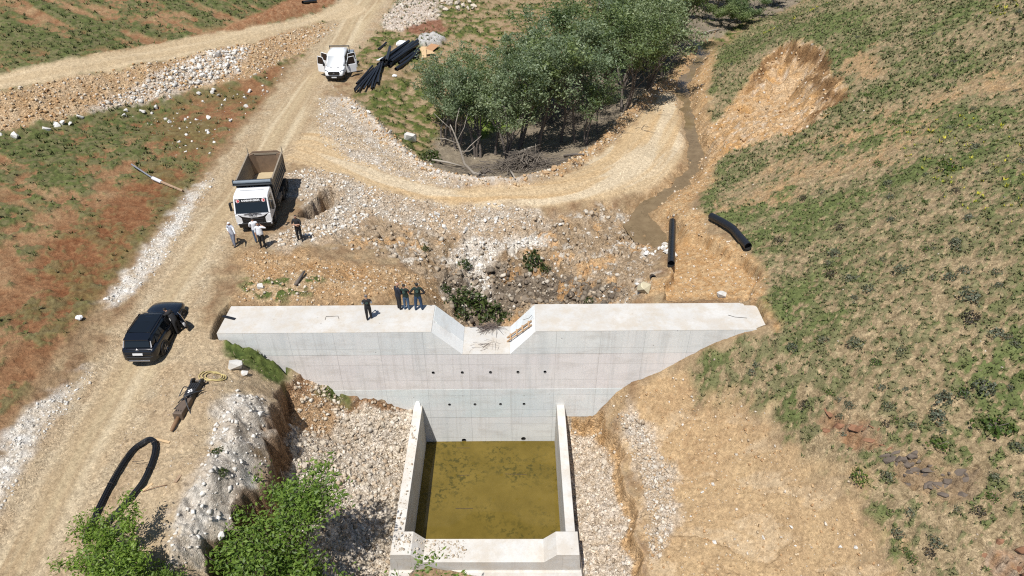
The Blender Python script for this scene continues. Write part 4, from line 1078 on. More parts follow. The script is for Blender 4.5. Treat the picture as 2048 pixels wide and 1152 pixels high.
def build_truck(loc, rz, scale):
    root = empty('tipper_truck', loc, rz, scale)
    tag(root, 'white-cabbed tipper truck with an empty dusty steel bed', 'truck')
    HW = 1.22
    # chassis
    mb = MB()
    for s in (-1, 1): mb.box((s * .42, -.3, .92), (.10, 6.6, .26))
    for y in (-3.0, -1.6, 0, 1.2, 2.6): mb.box((0, y, .92), (.8, .12, .18))
    mb.build('chassis', black_plastic, root)
    for y, dual in ((2.05, 0), (-1.35, 1), (-2.70, 1)):
        for s in (-1, 1):
            wheel_part(root, s * 1.03, y, .50, .31 if not dual else .5, s, dusty=True)
    # cab shell: side profile pushed across with a slight taper
    prof = [(3.30, .95), (3.34, 1.55), (3.02, 2.46), (2.90, 2.62), (2.55, 2.70), (1.62, 2.70), (1.55, 2.55), (1.55, .95)]
    mb = MB()
    rings = []
    for x, k in ((-HW, .0), (-HW + .05, 1), (HW - .05, 1), (HW, 0)):
        c = (2.45, 1.85); f = .965 if k == 0 else 1
        rings.append([(x * (1 - .05 * max(0, (z - 1.6))), c[0] + (y - c[0]) * f, c[1] + (z - c[1]) * f) for y, z in prof])
    mb.loft(rings); mb.build('cab', paint_white, root, bevel=.03)
    # windscreen and dark header band with lettering
    W0, W1 = (3.355, 1.56), (3.035, 2.46)
    P = [(-1.10, W0[0], W0[1]), (1.10, W0[0], W0[1]), (1.06, W1[0], W1[1]), (-1.06, W1[0], W1[1])][::1]
    P = [P[1], P[0], P[3], P[2]]
    mb = MB(); quad(mb, P, .014); ws = mb.build('windscreen', glass_dark, root)
    Q = inset(P, .0, 1, .76, 1.06)
    mb = MB(); quad(mb, Q, .022); band = mb.build('sun_strip', black_plastic, root)
    tilt = math.atan2(W0[0] - W1[0], W1[1] - W0[1])
    nv = Vector((0, math.cos(tilt), math.sin(tilt)))
    def on_screen(u, v, off):                    # u across as seen from the front (left to right), v up
        return Vector(lerp3(lerp3(P[0], P[1], u), lerp3(P[3], P[2], u), v)) + nv * off
    white_ink = mat('white_lettering', (.78, .78, .78), .5)
    red_ink = mat('badge_red', (.45, .02, .02), .5)
    R = (math.radians(90) - tilt, 0, math.pi)
    tx = text_mesh('lettering', 'KASABANIN ŞERİFİ', .165, white_ink, band, on_screen(.5, .915, .026), R, bold=.005); tx.scale = (.84, 1, 1)
    for u in (.095, .905):
        c = on_screen(u, .905, .024)
        mb = MB(); mb.tube([(0, 0, 0), (0, 0, .006)], .125, 20, 0); mb.tube([(0, 0, .006), (0, 0, .009)], .105, 20, 1); mb.tube([(-.012, 0, .009), (-.012, 0, .012)], .062, 16, 0); mb.tube([(.008, 0, .012), (.008, 0, .0145)], .05, 16, 1)
        stp = []
        for k in range(10):
            a = k * math.pi / 5; rr = .03 if k % 2 == 0 else .012; stp.append((.045 + rr * math.cos(a), rr * math.sin(a)))
        mb.prism(stp, 'z', .009, .0125, 0)
        o = mb.build('badge', [white_ink, red_ink], band); o.location = c; o.rotation_euler = R
    # marker lamps on the visor ends
    for s in (-1, 1):
        mb = MB(); mb.box((s * .98, 3.03, 2.52), (.18, .06, .05)); mb.build('marker_lamp', lamp_pale, root)
    # front panel, name, grille, headlamp pods, bumper
    mb = MB(); mb.prism([(-1.05, 1.50), (1.05, 1.50), (.70, 1.28), (.30, 1.20), (-.30, 1.20), (-.70, 1.28)], 'y', 3.30, 3.375); mb.build('front_panel', paint_white, root, bevel=.015)
    text_mesh('name_plate', 'IVECO', .20, mat('dark_chrome_letters', (.05, .06, .075), .3, metal=.6), root, (0, 3.38, 1.36), (math.radians(90), 0, math.pi), bold=.008)
    mb = MB(); mb.prism([(-.98, 1.44), (-.72, 1.262), (-.3, 1.18), (.3, 1.18), (.72, 1.262), (.98, 1.44), (.86, .72), (-.86, .72)], 'y', 3.28, 3.345); mb.build('grille', black_plastic, root)
    for k in range(3):
        mb = MB(); mb.box((0, 3.355, 1.08 - k * .14), (1.35 - .1 * k, .04, .035)); mb.build('grille_bar', mat('grille_bar_dark', (.03, .03, .032), .35), root)
    for s in (-1, 1):
        mb = MB(); mb.prism([(s * .78, .78), (s * .80, 1.16), (s * 1.02, 1.42), (s * 1.21, 1.40), (s * 1.22, .86), (s * 1.1, .78)], 'y', 3.10, 3.36); mb.build('corner_pod', paint_white, root, bevel=.02)
        mb = MB(); mb.box((s * .98, 3.375, .70), (.44, .06, .12), (0, 0, -s * .08)); mb.build('headlamp', lamp_pale, root, bevel=.015)
        mb = MB(); mb.box((s * 1.0, 3.385, .79), (.30, .03, .02)); mb.build('running_lamp', white_ink, root)
        # mirrors on arms, door glass, door, steps, mudguard
        mb = MB(); mb.box((s * 1.42, 3.10, 1.98), (.14, .22, .62)); mb.build('mirror', black_plastic, root, bevel=.04)
        for arm in ([(s * 1.15, 2.98, 2.30), (s * 1.42, 3.08, 2.26)], [(s * 1.20, 3.0, 1.66), (s * 1.42, 3.08, 1.70)]):
            mb = MB(); mb.tube(arm, .03, 6); mb.build('mirror_arm', black_plastic, root)
        Pg = [(s * 1.228, 3.05, 1.62), (s * 1.228, 2.02, 1.62), (s * 1.180, 2.02, 2.36), (s * 1.180, 2.82, 2.36)]
        mb = MB(); quad(mb, Pg if s < 0 else Pg[::-1], .012); mb.build('door_window', glass_dark, root)
        mb = MB(); mb.box((s * 1.21, 2.50, 1.28), (.04, 1.10, .60)); d = mb.build('door', paint_white, root, bevel=.015)
        mb = MB(); mb.box((s * 1.236, 2.12, 1.36), (.03, .18, .04)); mb.build('door_handle', black_plastic, d)
        for z in (.48, .78):
            mb = MB(); mb.box((s * 1.12, 2.82, z), (.24, .40, .05)); mb.build('step', black_plastic, root)
        mb = MB(); mb.tube([(s * 1.05, 2.05 + .62 * math.cos(a), .52 + .62 * math.sin(a)) for a in np.linspace(-.1, math.pi + .1, 12)], .09, 6); mb.build('mudguard', black_plastic, root)
    mb = MB(); mb.hexa([(-1.20, 3.10, .42), (1.20, 3.10, .42), (1.05, 3.42, .44), (-1.05, 3.42, .44), (-1.22, 3.10, .80), (1.22, 3.10, .80), (1.08, 3.46, .78), (-1.08, 3.46, .78)]); mb.build('bumper', black_plastic, root, bevel=.03)
    mb = MB(); mb.box((0, 3.47, .56), (.52, .02, .11)); mb.build('number_plate', plate_white, root)
    for s in (-1, 1):
        mb = MB(); mb.box((s * .28, 3.40, 1.52), (.62, .03, .025), (0, .12 * s, 0)); mb.build('wiper', black_plastic, root)
    mb = MB(); mb.box((0, 2.2, 2.72), (1.6, .04, .03)); mb.build('roof_seam', mat('seam_grey', (.35, .36, .37), .5), root)
    # tipper bed
    Y0, Y1, ZF, ZT, BW = 1.28, -3.35, 1.32, 2.92, 1.25
    mb = MB(); mb.box((0, (Y0 + Y1) / 2, ZF - .05), (2 * BW - .3, Y0 - Y1, .10)); mb.build('bed_floor', bed_dust, root)
    for s in (-1, 1):
        mb = MB(); mb.hexa([(s * (BW - .22), Y1, ZF), (s * (BW - .12), Y1, ZF - .1), (s * (BW - .12), Y0, ZF - .1), (s * (BW - .22), Y0, ZF),
                            (s * (BW - .05), Y1, ZT), (s * BW, Y1, ZT), (s * BW, Y0, ZT), (s * (BW - .05), Y0, ZT)])
        w_ = mb.build('bed_side', steel_bed, root)
        mb = MB(); mb.box((s * (BW - .01), (Y0 + Y1) / 2, ZT + .02), (.11, Y0 - Y1, .10)); mb.build('top_rail', steel_bed, w_, bevel=.01)
        for k in range(4):
            mb = MB(); mb.box((s * (BW - .035 + .01 * k), (Y0 + Y1) / 2, 2.30 - k * .26), (.07, Y0 - Y1 - .3, .07)); mb.build('side_rib', steel_bed, w_)
        mb = MB(); mb.box((s * 1.20, -.1, .85), (.05, 1.6, .10)); mb.box((s * 1.20, -.1, .60), (.05, 1.6, .10)); mb.build('side_guard', steel_bed, root)
    mb = MB(); mb.box((0, Y0 + .04, (ZF + ZT) / 2 + .05), (2 * BW, .08, ZT - ZF + .25)); mb.build('headboard', mat('black_headboard', (.02, .02, .022), .55), root)
    mb = MB(); mb.box((0, Y0 + .30, ZT + .02), (2 * BW + .02, .56, .05)); mb.build('cab_guard', mat('guard_dark', (.035, .04, .045), .5), root, bevel=.01)
    mb = MB(); mb.tube([(-1.30, Y0 + .34, ZT + .16), (1.30, Y0 + .34, ZT + .16)], .125, 12); mb.build('rolled_tarp', tarp, root)
    for s in (-1, 1):
        mb = MB(); mb.box((s * 1.30, Y0 + .30, ZT + .15), (.05, .50, .34), taper=(1, .5)); mb.build('tarp_bracket', mat('guard_dark', (.035, .04, .045), .5), root)
    # tailgate with chamfered top
    mb = MB(); mb.prism([(-BW, ZF - .05), (BW, ZF - .05), (BW, ZT - .10), (BW - .35, ZT + .16), (-BW + .35, ZT + .16), (-BW, ZT - .10)], 'y', Y1 - .09, Y1); tg = mb.build('tailgate', steel_inner, root)
    mb = MB(); mb.box((0, Y1 + .015, ZT - .05), (2 * BW - .5, .03, .14)); mb.build('tailgate_beam', steel_bed, tg)
    for s in (-1, 1):
        mb = MB(); mb.box((s * (BW + .01), Y1 - .04, ZT + .22), (.05, .16, .5), taper=(1, .2)); mb.build('hinge_horn', steel_bed, root)
        mb = MB(); mb.hexa([(s * (BW - .24), Y1, ZF + .01), (s * (BW - .24), Y1 + .34, ZF + .01), (s * (BW - .6), Y1, ZF + .01), (s * (BW - .6), Y1 + .02, ZF + .01), (s * (BW - .06), Y1, ZT - .02), (s * (BW - .06), Y1 + .34, ZT - .02), (s * (BW - .45), Y1, ZT - .02), (s * (BW - .45), Y1 + .02, ZT - .02)]); mb.build('corner_gusset', steel_inner, root)
    mb = MB(); mb.tube([(0, .95, .95), (0, 1.05, 2.5)], .10, 10); mb.build('lift_ram', rim_dusty, root)
    mb = MB(); mb.tube([(-1.0, .55, .78), (-1.0, -.55, .78)], .30, 14); mb.build('fuel_tank', rim_dusty, root)
    return root

def build_van(loc, rz, scale):
    root = empty('crew_pickup', loc, rz, scale)
    tag(root, 'white double-cab pickup van with all four doors standing open', 'van')
    st = [(-1.15, 1.00, .42, 1.28), (-.4, 1.00, .42, 1.28), (.9, 1.00, .42, 1.28), (1.75, 1.0, .42, 1.26), (2.25, .98, .42, 1.16), (2.62, .93, .42, 1.02), (2.80, .84, .42, .88), (2.86, .70, .46, .80)]
    mb = MB(); mb.loft([section(*s) for s in st]); mb.build('body', paint_white, root, smooth=True)
    mb = MB()
    def ring(yr, yf, w, wf, z, zf=None):
        zf = z if zf is None else zf
        half = [(0, yf + .05, zf), (wf * .7, yf + .03, zf), (wf, yf - .06, zf), (w, yf - .35, z), (w, (yr + yf) / 2, z), (w, yr + .05, z), (w * .9, yr, z), (0, yr, z)]
        return half + [(-x, y, q) for x, y, q in half[-2:0:-1]]
    mb.loft([ring(-1.16, 1.95, .98, .90, 1.22, 1.18), ring(-1.16, 1.55, .95, .86, 1.62), ring(-1.14, 1.08, .90, .80, 2.08), ring(-1.10, .86, .84, .74, 2.24, 2.20), ring(-.9, .4, .5, .45, 2.31, 2.29)])
    mb.build('cab_shell', paint_white, root, smooth=True)
    mb = MB(); quad(mb, [(.80, 1.90, 1.26), (-.80, 1.90, 1.26), (-.72, 1.14, 2.06), (.72, 1.14, 2.06)], .03); mb.build('windscreen', glass_blue, root)
    for s in (-1, 1):
        mb = MB(); mb.box((s * .36, 2.22, 1.235), (.22, .05, .03), (-.3, 0, 0)); mb.build('bonnet_vent', black_plastic, root)
        mb = MB(); mb.hexa([(s * .66, 2.72, .86), (s * .92, 2.50, .86), (s * .92, 2.42, .90), (s * .64, 2.66, .90), (s * .60, 2.74, 1.02), (s * .95, 2.46, 1.10), (s * .94, 2.36, 1.12), (s * .60, 2.66, 1.05)]); mb.build('headlamp', mat('headlamp_grey', (.10, .12, .15), .1), root)
        mb = MB(); quad(mb, ([(1.005, 1.45, .50), (1.005, -.95, .50), (.985, -.95, 1.22), (.985, 1.45, 1.22)][::-1] if s > 0 else [(-1.005, 1.45, .50), (-1.005, -.95, .50), (-.985, -.95, 1.22), (-.985, 1.45, 1.22)]), .014)
        quad(mb, ([(.982, 1.40, 1.26), (.982, -.95, 1.26), (.905, -.95, 2.0), (.905, .98, 2.0)][::-1] if s > 0 else [(-.982, 1.40, 1.26), (-.982, -.95, 1.26), (-.905, -.95, 2.0), (-.905, .98, 2.0)]), .02)
        mb.build('doorway_shade_plate', black_plastic, root)  # dark plates on the solid body stand for the shaded cabin
        for nm, yh, ln, ang in (('front_door', 1.50, 1.05, 62), ('rear_door', .30, .95, 58)):
            hg = empty_child(nm, root, (s * 1.02, yh, 0), (0, 0, s * math.radians(ang)))
            mb = MB(); mb.box((0, -ln / 2, .86), (.07, ln, .78)); mb.build('door_skin', paint_white, hg, bevel=.02)
            fr = [(0, -.02, 1.25), (-s * .06, -.34 if nm == 'front_door' else -.08, 1.98), (-s * .07, -ln + .08, 2.02), (0, -ln + .02, 1.25)]
            mb = MB()
            for a, b in zip(fr, fr[1:] + fr[:1]): mb.tube([a, b], .035, 6)
            mb.build('window_frame', paint_white, hg)
            mb = MB(); quad(mb, fr, .006); mb.build('door_glass', mat('tinted_door_glass', (.03, .022, .018), .08), hg)
            mb = MB(); mb.box((-s * .05, -ln / 2, .82), (.05, ln * .8, .36)); mb.build('door_card', seat_grey, hg)
            if nm == 'front_door':
                mb = MB(); mb.box((s * .14, -.12, 1.38), (.18, .14, .34)); mb.build('mirror', black_plastic, hg, bevel=.03)
        for y, dual in ((1.95, 0), (-1.75, 1)):
            wheel_part(root, s * .86, y, .36, .24 if not dual else .4, s, dusty=True)
        mb = MB(); mb.box((s * 1.03, -2.25, 1.12), (.04, 2.1, .42)); sb = mb.build('drop_side', mat('bed_alloy', (.33, .37, .42), .4, metal=.3), root)
        for k in range(3):
            mb = MB(); mb.box((s * 1.056, -2.25, 1.0 + .13 * k), (.012, 2.08, .02)); mb.build('side_groove', rim_dusty, sb)
    mb = MB(); mb.prism([(-.52, 1.02), (.52, 1.02), (.60, .88), (.50, .72), (-.50, .72), (-.60, .88)], 'y', 2.72, 2.90); g = mb.build('grille', black_plastic, root, bevel=.02)
    mb = MB(); mb.tube([(.10 * math.cos(a), 2.905, .88 + .045 * math.sin(a)) for a in np.linspace(0, 2 * math.pi, 14, endpoint=False)], .012, 5, closed=True); mb.build('badge', chrome, g)
    mb = MB(); mb.hexa([(-.95, 2.55, .34), (.95, 2.55, .34), (.75, 2.92, .36), (-.75, 2.92, .36), (-.97, 2.55, .66), (.97, 2.55, .66), (.78, 2.95, .64), (-.78, 2.95, .64)]); mb.build('bumper', black_plastic, root, bevel=.03)
    mb = MB(); mb.box((0, 2.955, .50), (.50, .02, .11)); mb.build('number_plate', plate_white, root)
    mb = MB(); mb.box((0, -2.25, .88), (2.08, 2.15, .08)); mb.build('bed_floor', mat('bed_alloy', (.33, .37, .42), .4, metal=.3), root)
    mb = MB(); mb.box((0, -3.30, 1.12), (2.08, .04, .42)); mb.build('tail_board', mat('bed_alloy', (.33, .37, .42), .4, metal=.3), root)
    mb = MB()
    for x in (-1.0, 1.0): mb.box((x, -1.24, 1.6), (.06, .06, 1.5))
    mb.box((0, -1.24, 2.34), (2.1, .08, .10)); mb.box((0, -1.24, 1.7), (2.0, .05, .06)); mb.build('ladder_rack', mat('guard_dark', (.035, .04, .045), .5), root)
    mb = MB(); mb.box((0, -1.2, .70), (.9, 4.0, .2)); mb.build('chassis', black_plastic, root)
    return root

CAR_LOC = (-19.02, 28.05); CAR_RZ = math.radians(1)
build_suv((CAR_LOC[0], CAR_LOC[1], ground_z(*CAR_LOC) - .01), CAR_RZ, .97)
TRUCK_LOC = (-16.95, 41.0); TRUCK_RZ = math.radians(186.5)
build_truck((TRUCK_LOC[0], TRUCK_LOC[1], ground_z(*TRUCK_LOC) - .02), TRUCK_RZ, .92)
VAN_LOC = (-17.4, 68.6)
build_van((VAN_LOC[0], VAN_LOC[1], ground_z(*VAN_LOC) - .01), math.radians(181), .97)

# ------------------------------------------------------------------ people
skin_m = mat('skin', (.36, .20, .13), .6)
def cloth(name, c): return mat('cloth_' + name, c, .9, var=.25, vscale=14, bump=.3, bscale=22)
hair_black = mat('hair_black', (.012, .010, .009), .6)
hair_grey = mat('hair_grey', (.16, .14, .13), .7)
shoe_black = mat('shoes_black', (.015, .014, .014), .5)
emblem_m = mat('emblem_pale_green', (.09, .17, .14), .7)
def person(label, loc, rz, height, pose, m, extra=None):
    """one continuous figure grown over a jointed skeleton; m maps body zones to cloth"""
    k = height / 1.75
    V = []; E = []; R = []; Z = []
    def vtx(p, rx, ry=None):
        V.append(Vector(p)); R.append((rx, ry if ry else rx)); return len(V) - 1
    def edge(a, b, zone): E.append((a, b)); Z.append(zone)
    lean = pose.get('lean', 0.0); side = pose.get('side', 0.0); fat = pose.get('fat', 1.0)
    def up(p):                              # bend the trunk forward / sideways about the hips
        x, y, z = p; h = z - .95
        if h <= 0: return p
        return (x + math.sin(side) * h, y * math.cos(lean) + math.sin(lean) * h, .95 + h * math.cos(lean) * math.cos(side) - y * math.sin(lean))
    pel = vtx((0, 0, .95), .175, .14); ab = vtx(up((0, .012 * fat, 1.10)), .178 * fat, .14 * fat); ch = vtx(up((0, 0, 1.28)), .20, .145); uc = vtx(up((0, -.005, 1.42)), .14, .10)
    nk = vtx(up((0, .0, 1.50)), .052); yaw = pose.get('head_yaw', 0.0); nod = pose.get('nod', 0.0)
    hb = Vector(up((0, .01, 1.56)))
    Rm = Matrix.Rotation(lean * .4, 3, 'X').inverted() @ Matrix.Rotation(yaw, 3, 'Z') @ Matrix.Rotation(-nod, 3, 'X')
    def hp(p): return hb + Rm @ Vector(p)
    h1 = vtx(hp((0, .012, .03)), .078, .086); h2 = vtx(hp((0, .012, .11)), .090, .104); h3 = vtx(hp((0, .002, .180)), .068, .080)
    edge(pel, ab, 'top'); edge(ab, ch, 'top'); edge(ch, uc, 'top'); edge(uc, nk, 'neck'); edge(nk, h1, 'head'); edge(h1, h2, 'head'); edge(h2, h3, 'head')
    nose = vtx(hp((0, .112, .075)), .012); edge(h2, nose, 'head')
    for s in (-1, 1):
        e_ = vtx(hp((s * .088, .0, .085)), .014, .022); edge(h2, e_, 'head')
    for s, nm in ((-1, 'l'), (1, 'r')):
        sh = vtx(up((s * .20, 0, 1.40)), .078); el_, wr_ = pose.get('arm_' + nm, ((s * .25, .0, 1.14), (s * .24, .07, .90)))
        el = vtx(el_, .060); wr = vtx(wr_, .036); d = (Vector(wr_) - Vector(el_)).normalized()
        edge(uc, sh, 'top'); edge(sh, el, 'sleeve'); edge(el, wr, 'fore')
        side_v = d.orthogonal().normalized() if abs(d.x) > .9 else (Vector((0, 1, 0)) - d * d.y).normalized()
        pa = vtx(Vector(wr_) + d * .055, .036, .020); edge(wr, pa, 'hand')
        nrm = d.cross(side_v)
        for q, (o_, L) in enumerate(((-.03, .055), (-.011, .068), (.010, .064), (.029, .050))):
            b1 = vtx(Vector(wr_) + d * .105 + side_v * o_, .0095); b2 = vtx(Vector(wr_) + d * (.105 + L * .6) + side_v * o_ * 1.1 + nrm * .012, .0085); b3 = vtx(Vector(wr_) + d * (.105 + L) + side_v * o_ * 1.1 + nrm * .032, .0075)
            edge(pa, b1, 'hand'); edge(b1, b2, 'hand'); edge(b2, b3, 'hand')
        t1 = vtx(Vector(wr_) + d * .06 - side_v * .045 + nrm * .01, .0105); t2 = vtx(Vector(wr_) + d * .095 - side_v * .06 + nrm * .025, .009); edge(pa, t1, 'hand'); edge(t1, t2, 'hand')
        spread = pose.get('stance', .10); fwd = pose.get('step_' + nm, 0.0)
        hip = vtx((s * .095, 0, .87), .118, .12); kn = vtx((s * (.09 + spread) / 2 * 1.02, fwd * .5 + .025, .49), .085); an = vtx((s * spread, fwd, .10), .062)
        toe = vtx((s * (spread + .035), fwd + .135, .035), .040, .032); heel = vtx((s * spread, fwd - .03, .045), .042)
        edge(pel, hip, 'trouser'); edge(hip, kn, 'trouser'); edge(kn, an, 'trouser'); edge(an, heel, 'shoe'); edge(heel, toe, 'shoe')
    V = [v * k for v in V]; R = [(a * k, b * k) for a, b in R]
    me = bpy.data.meshes.new('person'); me.from_pydata([tuple(v) for v in V], E, [])
    o = bpy.data.objects.new('person', me); COL.objects.link(o)
    md = o.modifiers.new('skin', 'SKIN'); md.use_smooth_shade = True; md.branch_smoothing = .3
    for i, r in enumerate(R): me.skin_vertices[0].data[i].radius = r; me.skin_vertices[0].data[i].use_root = (i == 0)
    sub = o.modifiers.new('sub', 'SUBSURF'); sub.levels = 1; sub.render_levels = 1
    dg = bpy.context.evaluated_depsgraph_get(); dg.update()
    out = bpy.data.meshes.new_from_object(o.evaluated_get(dg))
    bpy.data.objects.remove(o); bpy.data.meshes.remove(me)
    zones = ['top', 'sleeve', 'fore', 'hand', 'neck', 'head', 'trouser', 'shoe', 'hair']
    out.materials.clear()
    for z in zones: out.materials.append(m.get(z, skin_m))
    A = np.array([V[a] for a, b in E]); B = np.array([V[b] for a, b in E]); RR = np.array([(R[a][0] + R[b][0]) / 2 for a, b in E])
    cen = np.empty(len(out.polygons) * 3, np.float32); out.polygons.foreach_get('center', cen); cen = cen.reshape(-1, 3)
    D = B - A; LL = (D ** 2).sum(1) + 1e-9
    t = np.clip(((cen[:, None] - A[None]) * D[None]).sum(-1) / LL, 0, 1)
    dist = np.linalg.norm(cen[:, None] - (A[None] + t[..., None] * D[None]), axis=-1) / RR
    best = dist.argmin(1); idx = np.zeros(len(cen), np.int32)
    inv = Rm.inverted()
    for i, bseg in enumerate(best):
        z = Z[bseg]
        if z in ('top', 'trouser') and abs(cen[i][0]) < .2 * k: z = 'top' if cen[i][2] > .93 * k or (lean > .5 and cen[i][1] > .1 * k) else 'trouser'
        if z == 'head':
            q = inv @ (Vector(cen[i]) - hb * k) / k
            if q.z > .128 or q.y < -.005 + max(0, .10 - q.z) * -.5 or (q.z > .10 and abs(q.x) > .066): z = 'hair'
        idx[i] = zones.index(z)
    out.polygons.foreach_set('material_index', idx); out.polygons.foreach_set('use_smooth', np.ones(len(idx), bool))
    ob = bpy.data.objects.new('person', out); link(ob); ob.location = loc; ob.rotation_euler = (0, 0, rz)
    tag(ob, label, 'person')
    # eyes and mouth sit on the face
    for s in (-1, 1):
        mb = MB(); c = (hp((s * .032, .096, .092))) * k; mb.box(c, (.018 * k, .012 * k, .009 * k), Rm); mb.build('eye', hair_black, ob)
    mb = MB(); mb.box(hp((0, .090, .035)) * k, (.04 * k, .012 * k, .008 * k), Rm); mb.build('mouth', mat('lips', (.25, .09, .08), .6), ob)
    if m.get('cap'):
        mb = MB(); rings = []
        for z_, r_ in ((.118, .094), (.15, .092), (.185, .072), (.205, .03)):
            rings.append([tuple(hp((r_ * math.cos(a) * .92, .004 + r_ * math.sin(a) * 1.08, z_)) * k) for a in np.linspace(0, 2 * math.pi, 14, endpoint=False)])
        mb.loft(rings); mb.build('cap', m['cap'], ob, smooth=True)
    if m.get('emblem'):
        mb = MB(); y = -.155
        mb.tube([(.062 * math.cos(a), 0, .068 * math.sin(a)) for a in np.linspace(0, 2 * math.pi, 16, endpoint=False)], .008, 5, closed=True)
        mb.tube([(-.04, 0, -.01), (0, 0, .03), (.04, 0, .0)], .009, 5); mb.tube([(-.03, 0, -.03), (.03, 0, -.02)], .008, 5)
        mb.v = [tuple(Vector(up((x, y + yy * .5, z + 1.32))) * k) for x, yy, z in mb.v]
        mb.build('emblem', emblem_m, ob)
    return ob
A90 = math.pi
blk = cloth('black', (.014, .014, .016)); navy = cloth('navy', (.012, .015, .024)); dgreen = cloth('dark_green', (.008, .020, .016)); white = cloth('white', (.66, .68, .72)); red = cloth('red', (.28, .02, .02))
jeans = cloth('jeans', (.055, .10, .17)); jeans_d = cloth('dark_jeans', (.02, .05, .105)); grey = cloth('light_grey', (.36, .38, .44)); grey_d = cloth('grey_trousers', (.19, .21, .27)); maroon = cloth('dark_maroon', (.014, .010, .011))
CZ = .014
def base(px, py, z=None):
    if z is not None: p = at(px, py, z); return (p.x, p.y, z)
    p = on(px, py); return (p.x, p.y, ground_z(p.x, p.y) + .005)
hold = {'arm_l': ((-.25, .06, 1.13), (-.08, .28, 1.22)), 'arm_r': ((.25, .06, 1.13), (.08, .28, 1.22))}
hips = {'arm_l': ((-.40, -.10, 1.16), (-.19, .05, 1.02)), 'arm_r': ((.40, -.10, 1.16), (.19, .05, 1.02)), 'stance': .17}
person('person in black vest over white sleeves standing alone on the dam crest', base(739, 640, CZ), math.radians(12), 1.68, dict(hold, nod=.5, stance=.11, step_r=.12),
       dict(top=dgreen if False else blk, sleeve=white, fore=white, trouser=blk, shoe=shoe_black, hair=hair_grey, cap=hair_grey, emblem=1))
person('balding person in dark navy jacket, leftmost of the three on the crest', base(799, 618, CZ), math.radians(-50), 1.80, dict(arm_r=((.26, .03, 1.13), (.18, .24, 1.10)), head_yaw=-.3, nod=.3, stance=.09),
       dict(top=navy, sleeve=navy, fore=navy, trouser=blk, shoe=shoe_black, hair=skin_m))
person('person in green vest with red sleeves, middle of the three on the crest', base(814, 619, CZ), math.radians(-8), 1.72, dict(hold, nod=.3, side=-.10, stance=.12),
       dict(top=dgreen, sleeve=red, trouser=jeans, shoe=shoe_black, hair=hair_black, emblem=1))
person('person in dark vest and blue jeans with hands on hips beside the spillway notch', base(838, 620, CZ), math.radians(4), 1.86, dict(hips, nod=.2),
       dict(top=dgreen, sleeve=maroon, fore=maroon, trouser=jeans_d, shoe=shoe_black, hair=hair_black, emblem=1))
person('person in pale grey hooded top and grey trousers left of the truck bumper', base(471, 491), math.radians(150), 1.80, dict(arm_r=((.42, -.05, 1.17), (.20, .08, 1.04)), arm_l=((-.38, .10, 1.30), (-.52, .16, 1.10)), nod=.4, stance=.10, step_l=.10),
       dict(top=grey, sleeve=white, fore=white, trouser=grey_d, shoe=shoe_black, hair=white))
person('person in white shirt and jeans with back turned, close to the truck grille', base(516, 484), math.radians(15), 1.80, dict(nod=.35, arm_l=((-.27, .06, 1.13), (-.16, .24, 1.02)), stance=.10),
       dict(top=white, sleeve=white, fore=white, trouser=jeans, shoe=shoe_black, hair=hair_black))
person('stout person in white t-shirt and black trousers with one hand behind the neck', base(527, 495), math.radians(186), 1.86, dict(fat=1.3, arm_l=((-.42, -.02, 1.30), (-.14, -.06, 1.50)), stance=.12),
       dict(top=white, sleeve=white, trouser=blk, shoe=shoe_black, hair=hair_black))
person('person in black t-shirt with folded arms standing beside the hole in the fill', base(601, 481), math.radians(172), 1.90, dict(arm_l=((-.27, .08, 1.15), (.06, .20, 1.18)), arm_r=((.27, .08, 1.15), (-.06, .22, 1.14)), stance=.11),
       dict(top=blk, sleeve=blk, trouser=blk, shoe=shoe_black, hair=hair_black))
_c, _s = math.cos(CAR_RZ), math.sin(CAR_RZ)
_lx, _ly = 1.12 * .97, .12
person('person in black clothes bending into the open door of the dark car', (CAR_LOC[0] + _c * _lx - _s * _ly, CAR_LOC[1] + _s * _lx + _c * _ly, ground_z(CAR_LOC[0] + _lx, CAR_LOC[1]) + .005), math.radians(70), 1.75,
       dict(lean=.75, nod=.2, arm_l=((-.24, .52, 1.18), (-.16, .66, .98)), arm_r=((.24, .50, 1.18), (.16, .66, 1.0)), stance=.12), dict(top=blk, sleeve=blk, fore=blk, trouser=blk, shoe=shoe_black, hair=hair_black))

